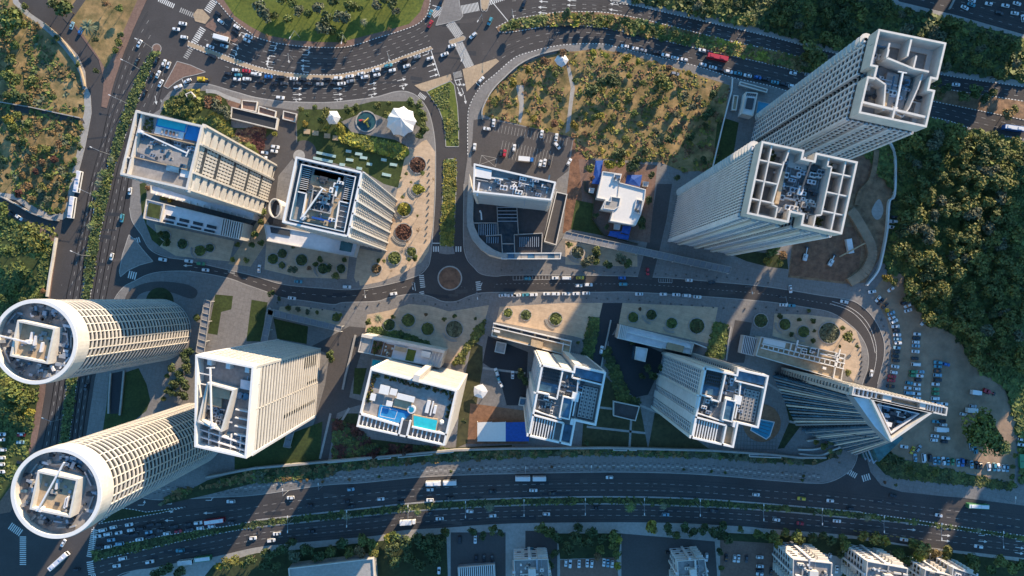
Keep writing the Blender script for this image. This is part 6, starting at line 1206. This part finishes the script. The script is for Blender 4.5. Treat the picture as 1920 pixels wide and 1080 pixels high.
def car(px,py,ang,col,area,group,z=.03,kind=None):
    kind=kind or rnd.choice(['sedan','hatch','hatch','suv','sedan'])
    if (kind,col) not in CMESH: CMESH[(kind,col)]=car_meshes(kind,PAINT[col][1])
    t=vehicle('car',CMESH[(kind,col)],PAINT[col][0]+(' van ' if kind=='van' else ' car ')+area,'van' if kind=='van' else 'car',px,py,ang,z,group); NC[0]+=1
    return reg(t,any(w in area for w in('column','avenue','kerb, ')))
def cars(ox,oy,lst,area,group,z=.03):
    for x,y,a,c_ in lst: car(ox+x/4,oy+y/4,a+(0 if rnd.random()<.5 else 180),c_,area,group,z)
cars(0,0,[(545,195,110,'b'),(610,235,110,'B')],'parked on the side lane near the palm','cars on the side lane')
cars(0,0,[(1050,330,-60,'w'),(1030,465,-65,'k'),(1235,475,-70,'w'),(1268,492,-68,'w'),(1190,560,-65,'w'),(1210,628,-62,'w'),(1145,570,-65,'k'),(1180,455,-65,'k'),(1090,700,-65,'k'),(1340,655,-25,'w'),(1412,608,-25,'w')],'on the avenue beside the hedge median','cars on the avenue')
cars(0,270,[(980,355,-82,'w'),(920,557,-80,'c'),(843,845,-75,'w')],'on the lower part of the avenue','cars on the avenue')
cars(0,0,[(1375,180,10,'w'),(1325,222,5,'w'),(1385,282,10,'w'),(1580,352,20,'w'),(1685,348,15,'b'),(1600,425,20,'k'),(1660,165,35,'w'),(1780,205,35,'w'),(1870,275,25,'w'),(1855,305,25,'w'),(1640,105,35,'k'),(1770,240,35,'k')],'at the top left crossroads','cars at the crossroads')
cars(0,0,[(1770,528,8,'w'),(1850,535,8,'r'),(1790,565,5,'c'),(1780,597,3,'w'),(1855,595,3,'w'),(1912,555,3,'w'),(1715,555,5,'k')],'at the left end of the boulevard queue','boulevard queue')
cars(480,0,[(15,560,5,'w'),(97,577,5,'B'),(40,612,5,'k'),(190,582,5,'k'),(285,592,3,'w'),(145,628,5,'k'),(215,628,3,'d'),(355,598,3,'k'),(310,628,3,'d'),(395,630,3,'k'),(455,595,3,'d'),(480,633,0,'s'),(535,597,0,'k'),(617,588,-3,'w'),(585,628,0,'k'),(643,630,-5,'w'),(705,575,-8,'w'),(712,612,-8,'s'),(790,555,-12,'w'),(820,580,-8,'w'),(903,527,-14,'w'),(907,565,-12,'w'),(993,495,-15,'c'),(1022,530,-15,'w'),(1110,457,-17,'k'),(1132,498,-17,'w'),(1210,430,-18,'s'),(1305,440,-18,'w'),(185,735,5,'w')],'in the queue on the curved boulevard','boulevard queue')
cars(480,0,[(1415,410,-20,'w'),(1470,347,-15,'w'),(1628,270,-40,'w'),(1755,163,-65,'c'),(1308,105,-65,'c'),(1307,183,-60,'r'),(1690,600,-50,'w'),(1390,20,-70,'k')],'crossing the large junction at top centre','cars at the junction')
cars(960,0,[(90,30,110,'k'),(1425,380,12,'w')],'driving on the upper carriageways','cars on the upper carriageways'); cars(1440,0,[(185,552,12,'w'),(300,563,12,'s'),(1405,637,5,'w')],'driving on the upper carriageways','cars on the upper carriageways')
cars(960,0,[(845,350,8,'w'),(925,367,10,'w'),(982,380,10,'s'),(1085,395,10,'k'),(1150,418,15,'w'),(1220,437,12,'w'),(1290,450,12,'w'),(1430,487,12,'w'),(1505,508,12,'w'),(1560,525,12,'k'),(1622,540,12,'w'),(1692,553,12,'c'),(1765,570,12,'w'),(1840,583,12,'B'),(1900,597,12,'k')],'parked along the kerb above the dry field','cars parked above the dry field')
cars(1440,0,[(50,620,12,'c'),(180,650,12,'w'),(115,635,12,'k')],'parked along the kerb above the pool house','cars parked above the dry field')
cars(1440,0,[(1470,60,25,'w'),(1520,38,20,'c'),(1650,32,12,'w'),(1525,8,20,'w'),(1775,45,10,'w'),(1862,30,15,'w'),(1845,102,10,'w'),(1730,100,15,'k'),(1905,140,80,'w')],'on the highway in the top right corner','cars on the corner highway')
car(1265,139,10,'s','standing in the dry field under the street trees',None,.16)
cars(480,0,[(1732,968,10,'w'),(1782,925,-85,'w')],'in the car park above the curved block','cars in the upper car park',.16); cars(880,210,[],'','')
for x,y,a,c_ in ((1015.5,252,-80,'w'),(1043,258,-82,'w'),(964,278,-82,'w'),(1044.5,274,50,'w'),(939.5,288,-82,'k'),(946,288,-82,'r'),(1013,307,-75,'w'),(1021,306,-80,'w'),(1029.5,306,-80,'k'),(1067,304,-60,'w'),(890,276,-85,'w')): car(x,y,a,c_,'in the car park above the curved block','cars in the upper car park',.165)
for x,y,a,c_ in ((517,276,8,'w'),(515,284,8,'w'),(497,287,6,'w'),(494,296,6,'w')): car(x,y,a,c_,'parked on the ramp forecourt above the wide white block','forecourt cars',.17)
cars(0,270,[(1225,867,10,'w'),(1420,878,8,'w'),(1510,898,5,'g'),(1545,945,5,'w')],'on the left part of the main street','cars on the main street')
for x,y,a,c_ in ((37,408,35,'w'),(25,402,30,'k'),(487,504,-85,'w'),(560,528,5,'c'),(651,538,3,'w'),(738,551,-8,'w'),(548,559,8,'w'),(1103,534,0,'w')): car(x,y,a,c_,'on the side streets at left of the roundabout' if x<800 else 'on the main street right of the roundabout','cars on the main street',.16 if y in(504,) else .03)
cars(960,270,[(325,1005,0,'w'),(510,1003,0,'y'),(500,1062,0,'w'),(825,1005,0,'B'),(833,1052,2,'c'),(1325,1022,3,'w'),(1495,1038,3,'k'),(115,1010,0,'c')],'on the upper side of the main street','cars on the main street')
cars(960,540,[(35,55,-5,'w'),(103,52,-5,'c'),(160,50,-3,'w'),(260,44,0,'w'),(325,44,0,'w'),(405,44,0,'w'),(480,43,0,'w'),(555,40,0,'w'),(952,45,0,'w'),(1133,47,0,'w'),(1230,50,2,'w'),(1308,57,3,'w'),(1388,67,4,'w')],'parked on the lower side of the main street','cars parked on the main street')
cars(960,540,[(-70,55,-5,'w'),(-5,55,-5,'w')],'parked on the lower side of the main street','cars parked on the main street')
car(1127.5,656,-80,'w','on the short drive between the sand plazas',None,.16); car(1214,509,88,'r','at the barrier of the service lane',None,.16)
car(1062,521.5,0,'w','parked on the upper side of the main street','cars on the main street',.03,'van')
cars(960,540,[(5,650,-88,'w')],'parked in the dark yard left of the stepped block','yard cars',.16); cars(480,540,[(1805,630,70,'w'),(1835,720,60,'w'),(1815,670,65,'c')],'parked in the dark yard left of the stepped block','yard cars',.16)
cars(1440,540,[(165,8,85,'w'),(568,103,12,'w'),(112,127,3,'w'),(175,132,3,'c'),(770,640,-80,'w')],'on the road bend at the right','cars on the bend')
cars(1440,270,[(935,583,5,'w'),(925,625,8,'w'),(940,550,5,'k')],'parked beside the white wall of the building site','cars by the site wall',.16)
lot=[(775,28,-8,'w'),(915,10,-35,'w'),(820,82,-50,'w'),(840,102,-45,'k'),(872,130,-40,'k'),(1040,133,-25,'w'),(1045,168,-15,'w'),(1015,110,-20,'k'),(1160,255,-50,'w'),(1208,252,-35,'g'),(918,190,-25,'b'),(922,223,-25,'w'),(938,250,-25,'w'),(950,287,-5,'w'),(957,317,5,'k'),(962,350,3,'w'),(965,382,3,'b'),(970,412,3,'w'),(960,447,3,'b'),(955,478,3,'k'),(950,510,5,'k'),(955,543,5,'k'),(948,588,8,'w'),(938,632,8,'w'),(925,662,5,'r'),(920,692,5,'r'),(915,735,8,'k')]
cars(1440,540,lot,'in the left column of the dirt car park','cars of the dirt car park',.165)
cars(1440,540,[(1112,345,3,'w'),(1108,375,3,'k'),(1103,405,3,'w'),(1103,433,3,'b'),(1100,475,5,'w'),(1095,527,3,'k'),(1085,627,3,'g'),(1137,627,3,'b'),(1078,655,3,'g'),(1132,658,3,'w'),(1118,688,3,'k'),(1052,710,8,'c'),(1113,722,3,'w'),(1042,748,5,'w'),(1110,755,5,'w'),(1045,785,5,'b'),(1108,790,3,'w'),(1110,825,5,'w')],'in the middle column of the dirt car park','cars of the dirt car park',.165)
car(1716,683,3,'w','in the middle column of the dirt car park','cars of the dirt car park',.165,'van')
cars(1440,540,[(1267,557,5,'c'),(1330,572,12,'B'),(1267,587,5,'c'),(1265,620,3,'k'),(1265,652,3,'b'),(1265,688,3,'k'),(1250,720,3,'w'),(1250,757,3,'g'),(1250,790,3,'g'),(1248,827,3,'w'),(1250,862,3,'b'),(1315,868,3,'w'),(1545,780,10,'w'),(1530,885,5,'s'),(1515,912,5,'w'),(1460,945,8,'w'),(1255,1000,5,'c'),(1310,1025,5,'w'),(1300,995,3,'k')],'in the right column of the dirt car park','cars of the dirt car park',.165)
cars(1440,810,[(1245,27,5,'w'),(1325,42,5,'w'),(1240,58,5,'w'),(1315,70,5,'k'),(1015,108,8,'w'),(1120,122,-50,'s'),(1078,135,-65,'y'),(1505,25,5,'w'),(1515,105,80,'b'),(1547,130,80,'c')],'scattered at the bottom of the dirt car park','cars of the dirt car park',.165)
cars(1440,810,[(1098,190,85,'b'),(1208,192,85,'k'),(1243,215,85,'b'),(1273,212,85,'c'),(1308,215,85,'w'),(1342,218,85,'c'),(1378,220,85,'g'),(1418,228,85,'b'),(1450,225,85,'B'),(1485,230,85,'k'),(1520,240,85,'b'),(1558,245,85,'k'),(1588,250,85,'k'),(1648,258,85,'w'),(1690,260,85,'c'),(1722,262,85,'w'),(1757,268,85,'w'),(1785,270,85,'b'),(1895,55,10,'w'),(1895,93,10,'w')],'in the bottom row above the grass verge','bottom row of the dirt car park',.165)
car(1730,858,85,'w','in the bottom row above the grass verge','bottom row of the dirt car park',.165,'van')
# highway
cars(0,810,[(1735,518,0,'w'),(1490,678,-5,'w'),(1505,717,-8,'w'),(1590,703,-8,'w'),(1425,730,-8,'d'),(1410,690,-8,'k'),(1340,742,-8,'r'),(1255,758,-8,'w'),(1310,705,-8,'k'),(1120,748,-8,'b'),(1050,803,-8,'w'),(1135,780,-8,'k'),(1200,688,-8,'k'),(1210,735,-8,'d'),(1130,693,-8,'k'),(1060,720,-8,'k'),(985,733,-10,'w'),(973,692,-10,'w'),(855,712,-10,'w'),(775,733,-12,'w'),(813,763,-10,'w'),(895,752,-10,'w'),(733,780,-10,'w'),(838,807,-8,'b'),(902,835,-8,'b'),(815,857,-8,'w'),(745,860,-8,'k'),(960,770,-8,'k'),(1010,768,-8,'k'),(1740,678,-8,'d')],'in the traffic jam on the lower left highway','cars in the lower left jam')
cars(0,810,[(480,830,-60,'w'),(925,945,-12,'w'),(880,1000,-8,'w'),(1128,970,-10,'w'),(1355,885,-5,'c'),(580,1030,-10,'k'),(1900,793,-5,'w')],'on the near lanes at the lower left crossing','cars at the lower left crossing')
cars(0,810,[(20,15,0,'w'),(15,55,0,'w'),(25,130,0,'w'),(20,190,0,'w'),(15,240,0,'w'),(15,295,0,'w'),(165,15,0,'w'),(160,75,0,'b'),(160,225,5,'k')],'in the small car park at the left edge','left edge car park',.16); car(41,815,0,'r','in the small car park at the left edge','left edge car park',.16)
cars(480,810,[(262,490,-3,'w'),(408,548,-3,'k'),(713,428,-5,'b'),(682,517,-5,'k'),(718,553,-5,'k'),(937,500,-3,'w'),(1092,522,-3,'k'),(1305,430,0,'w'),(1305,508,0,'w'),(1455,495,-3,'k'),(1770,442,-3,'k')],'on the north side of the highway, left half','highway cars'); cars(0,540,[(650,740,-75,'d')],'on the shaded avenue below the upper round tower','cars on the avenue')
cars(480,810,[(160,760,-5,'w'),(118,810,-5,'w'),(272,803,-5,'k'),(1300,605,-3,'k'),(1378,647,-3,'w'),(1605,592,3,'w'),(1775,625,-3,'w'),(420,740,-5,'k')],'on the south side of the highway, left half','highway cars')
cars(960,810,[(730,338,0,'w'),(160,435,0,'w'),(303,457,0,'k'),(1827,467,3,'w')],'on the north side of the highway, right half','highway cars'); cars(1440,810,[(248,497,5,'y'),(463,512,5,'w'),(615,572,8,'k'),(1275,622,10,'w'),(935,475,15,'k')],'on the north side of the highway, right half','highway cars')
cars(960,810,[(257,612,3,'w'),(632,565,0,'k'),(1150,617,3,'b'),(1513,585,3,'k')],'on the south side of the highway, right half','highway cars'); cars(1440,810,[(60,655,10,'w'),(513,665,5,'w'),(238,682,8,'r'),(1015,805,8,'w'),(1572,855,8,'w')],'on the south side of the highway, right half','highway cars')
cars(480,810,[(1645,803,-88,'w'),(1528,805,-88,'k'),(1652,942,-88,'k'),(1710,942,-88,'k'),(1770,945,-88,'k'),(1373,1035,-88,'w')],'in the gridded car park at the bottom','bottom car park cars',.165)
cars(960,810,[(137,908,3,'w'),(137,875,3,'c')],'in the narrow car park at the bottom','bottom car park cars',.165)
cars(960,810,[(403,978,-88,'w'),(435,985,-85,'w'),(502,985,-88,'w'),(563,980,-88,'w'),(597,987,-85,'w'),(688,975,-85,'w'),(718,980,-88,'b'),(750,987,-85,'w')],'in the red paved car park at the bottom','bottom car park cars',.165)
cars(960,810,[(1315,900,-85,'w'),(1455,935,-85,'w'),(1665,945,-85,'w'),(1695,945,-85,'w'),(1603,940,-85,'k'),(1755,948,-85,'d'),(1855,935,3,'w'),(1857,1003,3,'w'),(1855,1035,3,'k'),(1855,1060,3,'w'),(1180,900,5,'k')],'in the sunlit car park at bottom right of centre','bottom car park cars',.165)
cars(1440,810,[(510,1025,-85,'w'),(20,1040,-85,'k'),(455,935,-70,'w')],'between the old apartment houses','cars between the houses',.165)
# buses and lorries
def bus(label,px,py,ang,L_,pm,roofm,z=.03,group=None,name='bus',unit=True,Wd=2.55,ht=3.1):
    p=g(px,py); t=thing(name,label,name if name!='delivery_truck' else 'truck',(p.x,p.y,z),group,R(-ang)); parts=[]
    m=MB(); loftpoly(m,[(rrect(L_,Wd,.3),.35),(rrect(L_,Wd,.3),ht-.2),(rrect(L_-.3,Wd-.3,.25),ht)],pm); 
    m.face([(x,y,ht+.01) for x,y in rrect(L_-.7,Wd-.6,.2)],roofm); parts.append(('body',m))
    if unit:
        for x in (-L_*.28,L_*.2): m=MB(); m.box((x,0),2.2,1.5,ht,ht+.28,roofm); parts.append(('roof_unit',m))
    for s_ in (-1,1): m=MB(); m.box((0,s_*(Wd/2-.01)),L_-1,.06,1.5,2.4,cglass); parts.append(('side_window',m))
    m=MB(); m.box((L_/2-.02,0),.08,Wd-.4,1.2,2.6,cglass); parts.append(('windscreen',m))
    for x in (-L_*.3,L_*.32):
        for y in (-Wd/2+.2,Wd/2-.2): m=MB(); m.beam((x,y-.16,.5),(x,y+.16,.5),.5,rubber,12); parts.append(('wheel',m))
    for nm,m in parts: o=bpy.data.objects.new(nm,m.mesh(nm)); C.objects.link(o); o.parent=t
    return t
wb=PAINT['w'][1]
bus('white bus parked at the avenue kerb, upper of two',150,342,-80,12,wb,mat('bus_roof',(.5,.52,.58),.5,.1,.5)); bus('white bus parked at the avenue kerb, lower of two',138.7,390,-82,12,wb,MATS['bus_roof'])
bus('red bus on the boulevard above the dry field',1343.5,110,12,11.5,PAINT['r'][1],PAINT['r'][1]); bus('long white bus at the top left crossroads',417.5,74,15,8.6,wb,PAINT['w'][1],unit=False)
bus('blue and white bus at the stop on the right edge',1897,242,8,12,PAINT['B'][1],wb)
bus('white bus with red edge in the lower left traffic jam',405,975,-8,11,PAINT['r'][1],wb); bus('white and green bus at the lower left kerb',383.5,1045,-7,9,PAINT['g'][1],wb); bus('white bus behind the green one at the lower left kerb',350.5,1052,-6,8,wb,wb)
bus('pale long bus turning at the lower left corner',114,1050,-42,13,wb,MATS['bus_roof']); bus('green and white bus at the stop at bottom right',1829,947,3,11.5,PAINT['g'][1],wb)
for nm,(x0,y0),(x1,y1),a in (('left',(813,905.5),(844,903.5),-2),('right',(980,896),(1011,895.5),0)):
    t=bus('long white jointed bus on the highway, '+nm+' one of two',x1,y1,a,7.4,wb,wb); q=bus('x',x0,y0,a,8.2,wb,wb); off=(g(x1,y1)-g(x0,y0)).length
    for ch in list(q.children):
        if ch.name.startswith('windscreen'): bpy.data.objects.remove(ch); continue
        ch.parent=t; ch.location=(-off,0,0)
        if ch.name.startswith('body'): ch.name='trailer_body'
    bpy.data.objects.remove(q)
    m=MB(); m.box((-off/2+.2,0),1.6,2.3,.6,2.9,darkm); o=bpy.data.objects.new('joint_bellows',m.mesh('joint_bellows')); C.objects.link(o); o.parent=t
def truck(label,px,py,ang,L_,cab,boxm=wb,z=.03):
    p=g(px,py); t=thing('delivery_truck',label,'truck',(p.x,p.y,z),None,R(-ang)); 
    def pt(nm,m): o=bpy.data.objects.new(nm,m.mesh(nm)); C.objects.link(o); o.parent=t
    m=MB(); m.box((-1.0,0),L_-2.2,2.5,.9,3.3,boxm); pt('cargo_box',m); m=MB(); loftpoly(m,[(rrect(2,2.3,.3),.4),(rrect(2,2.3,.3),1.6),(rrect(1.5,2.1,.25),2.5)],cab); m.v=[(x+L_/2-1.0,y,z_) for x,y,z_ in m.v]; pt('cab',m)
    m=MB(); m.box((L_/2-.1,0),.1,1.9,1.5,2.2,cglass); pt('windscreen',m)
    for x in (-L_*.3,L_*.35):
        for y in (-1.05,1.05): m=MB(); m.beam((x,y-.15,.45),(x,y+.15,.45),.45,rubber,12); pt('wheel',m)
    return t
truck('white box truck with blue cab in the upper car park',986,300,5,8.5,PAINT['B'][1],z=.165); truck('white box truck on the sunlit highway patch',765.5,977,-3,8.6,wb); truck('small white box truck in the dirt car park',1762,804,3,7.5,wb,z=.165)
truck('small white lorry in the bottom row of the dirt car park',1731,857,85,6.5,wb,z=.165) if 0 else None
truck('white pick up lorry parked by the red machine near the big tree',1826,735,8,6,wb,z=.165); truck('white lorry under the large tree in the dirt car park',1818,768,3,6.5,wb,z=.165)
p=g(1915,863); t=thing('dumpster','bright green container at the right edge','container',(p.x,p.y,.15),None,R(3)); m=MB(); m.prism([(-2,-3.5),(2,-3.5),(2,3.5),(-2,3.5)],0,1.9,PAINT['g'][1],None,False,[(-2.2,-3.8),(2.2,-3.8),(2.2,3.8),(-2.2,3.8)]); m2=MB(); m2.f=m.f; 
o=bpy.data.objects.new('body',m.mesh('body')); C.objects.link(o); o.parent=t; m=MB(); m.box((0,0),3.6,.2,1.9,2.0,darkm); o=bpy.data.objects.new('lid_rib',m.mesh('lid_rib')); C.objects.link(o); o.parent=t
def digger(label,px,py,ang,col,boom):
    p=g(px,py); t=thing('digger',label,'machine',(p.x,p.y,.03),None,R(-ang))
    def pt(nm,m): o=bpy.data.objects.new(nm,m.mesh(nm)); C.objects.link(o); o.parent=t
    m=MB(); m.box((0,0),3.2,2.2,.6,1.7,col); m.box((-1.5,0),1.2,2.0,.5,2.1,col); pt('body',m); m=MB(); m.box((.2,0),1.3,1.4,1.7,2.8,cglass,0,col); pt('cab',m)
    m=MB(); m.beam((1.2,0,1.5),(1.2+boom,0,2.6 if boom>5 else .8),.28,col,6); pt('boom',m); m=MB(); m.box((1.5+boom,0),.9,2.0 if boom<5 else 1,.2,1.0,darkm); pt('bucket',m)
    for y in (-1.1,1.1): m=MB(); m.box((0,y),3.4,.5,0,.8,rubber); pt('track',m)
digger('yellow wheel loader at the turning lane kerb',380,149.5,0,PAINT['y'][1],2.2); digger('white drilling machine in the building pit',1556,492,-60,PAINT['w'][1],3); digger('white drill rig at left of the building pit',1508,482,-75,PAINT['w'][1],4); digger('red machine beside the white lorry near the big tree',1848,733,20,PAINT['r'][1],3)
p=W(1600,470,1); t=thing('concrete_pump','pale truck in the pit with a long pump boom stretched toward the bank','machine',(p.x,p.y,.03))
m=MB(); m.box(W(1590,462).xy,3,8,.5,2.6,greyc,R(10)); m.build('truck_body',t); m=MB(); m.beam((*W(1570,482).xy,2.5),(*W(1615,457).xy,4),.4,rooft,6); m.build('boom',t)
# ================= LAMPS =================
def lamp(px,py,ang,arm,label,group,h=9.5,double=False):
    p=g(px,py); t=thing('street_lamp',label,'street lamp',(p.x,p.y,.1),group,R(-ang))
    if 'pole' not in CMESH:
        m=MB(); m.beam((0,0,0),(0,0,9.5),.16,steel,7,.09); CMESH['pole']=m.mesh('pole')
    for a in ((arm,-arm) if double else (arm,)):
        if ('arm',a) not in CMESH:
            m=MB(); m.beam((0,0,9.2),(a,0,9.7),.07,steel,5); CMESH[('arm',a)]=m.mesh('arm'); m=MB(); s_=1 if a>0 else -1; m.box((a+s_*.4,0),1.3,.45,9.6,9.8,white); CMESH[('head',a)]=m.mesh('lamp_head')
        o=bpy.data.objects.new('arm',CMESH[('arm',a)]); C.objects.link(o); o.parent=t; q=bpy.data.objects.new('lamp_head',CMESH[('head',a)]); C.objects.link(q); q.parent=t
    o=bpy.data.objects.new('pole',CMESH['pole']); C.objects.link(o); o.parent=t; reg(t)
for x,y in ((288,92),(262,130),(240,195),(206,290),(186,367),(170,480),(118,785)): lamp(x,y,205,4.5,'street lamp reaching over the avenue from the hedge','avenue lamps')
for x,y,a in ((550,112,80),(651,78,100),(732,110,75),(562,70,120),(905,40,120),(960,30,80),(870,110,100)): lamp(x,y,a,4,'street lamp along the curved boulevard','boulevard lamps')
for x,y in ((550,972),(658,962),(770,952),(875,945),(982,942),(1094,940),(1202,940),(1304,942),(1420,950),(1527,958),(1640,972),(1745,985),(1858,1000)): lamp(x,y,90,3.6,'street lamp on the highway median','highway lamps',double=True)
for x,y in ((541,920),(606,910),(1105,878),(985,880),(1880,935)): lamp(x,y,-90,3,'street lamp on the highway pavement','pavement lamps')
for x,y in ((895,548),(1397,538),(1461,558),(777,530),(690,545)): lamp(x,y,80,3,'street lamp on the main street','main street lamps')
# ================= SMALL THINGS ON THE PAVING =================
def bollards(pts,label,group):
    if 'bol' not in CMESH: m=MB(); m.cyl((0,0),.45,0,.7,kerbd,8,r1=.4); CMESH['bol']=m.mesh('bollard')
    for x,y in pts: p=g(x,y); o=bpy.data.objects.new('bollard',CMESH['bol']); C.objects.link(o); o.location=(p.x,p.y,.14); tag(o,label,'bollard',group); reg(o)
P_=resamp([(1000,560),(1108,560),(1190,563),(1335,575),(1440,578),(1515,588)],26); bollards([(p.x,p.y+rnd.uniform(-2,2)) for p in P_],'dark round bollard along the lower pavement of the main street','lower pavement bollards')
P_=resamp([(940,508),(1060,508),(1200,512),(1335,519),(1440,529)],26); bollards([(p.x,p.y+rnd.uniform(-2,2)) for p in P_],'dark round bollard along the upper pavement of the main street','upper pavement bollards')
P_=resamp([(1600,596),(1625,620),(1640,650),(1668,640)],3); P_=resamp([(1590,622),(1608,645),(1616,675),(1612,705)],10); bollards([(p.x,p.y) for p in P_],'dark round bollard inside the road bend','bend bollards')
P_=resamp([(1652,600),(1664,635),(1665,670),(1658,710)],9); bollards([(p.x,p.y) for p in P_],'dark round bollard outside the road bend','outer bend bollards')
P_=resamp([(520,566),(600,580),(690,572),(770,560),(830,573),(900,556)],18); bollards([(p.x,p.y+rnd.uniform(-2,2)) for p in P_],'dark round bollard on the pavement left of the roundabout','left pavement bollards')
P_=resamp([(805,300),(804,380),(799,450)],12); bollards([(p.x,p.y) for p in P_],'dark round bollard on the sunlit pavement beside the grass median','sunny bollards')
for x,y,a in ((612,290,12),(606,300,12),(654,284,8),(673,289,8),(682,296,8),(656,300,8),(642,309,8),(693,308,8),(720,300,10),(738,309,8),(725,328,12),(674,316,10)):
    L_=11 if x<613 else rnd.choice([3,3,4]); 
    if (x,y)==(725,328): L_=5
    p=g(x,y); o=MB(); o.box((0,0),L_,1.5,0,.45,glassg if L_>10 else greyc,0,mat('lawn_slab',(.30,.42,.40),.6,.1,1)); o=o.build('lawn_bench'); o.location=(p.x,p.y,.15); o.rotation_euler=(0,0,R(-a)); tag(o,('long' if L_>10 else 'short')+' pale turquoise slab bench on the lawn beside the ribbed tower','bench','slab benches on the lawn'); reg(o)
for x,y,a in ((576,247,5),(592,250,5),(614,255,5),(630,259,5)):
    p=g(x,y); o=MB(); o.box((0,0),3.4,2.6,0,.5,rooft); o=o.build('paved_seat'); o.location=(p.x,p.y,.15); o.rotation_euler=(0,0,R(-a)); tag(o,'square stone seat at the lawn edge left of the tents','seat','stone seats'); reg(o)
finish_labels()
for o in bpy.data.objects:
    if o.get('label') and len(o['label'].split())>16: print('LONG',o.name,o['label'])
sc.render.engine='CYCLES'
print('cars',NC[0],'objects',len(bpy.data.objects))
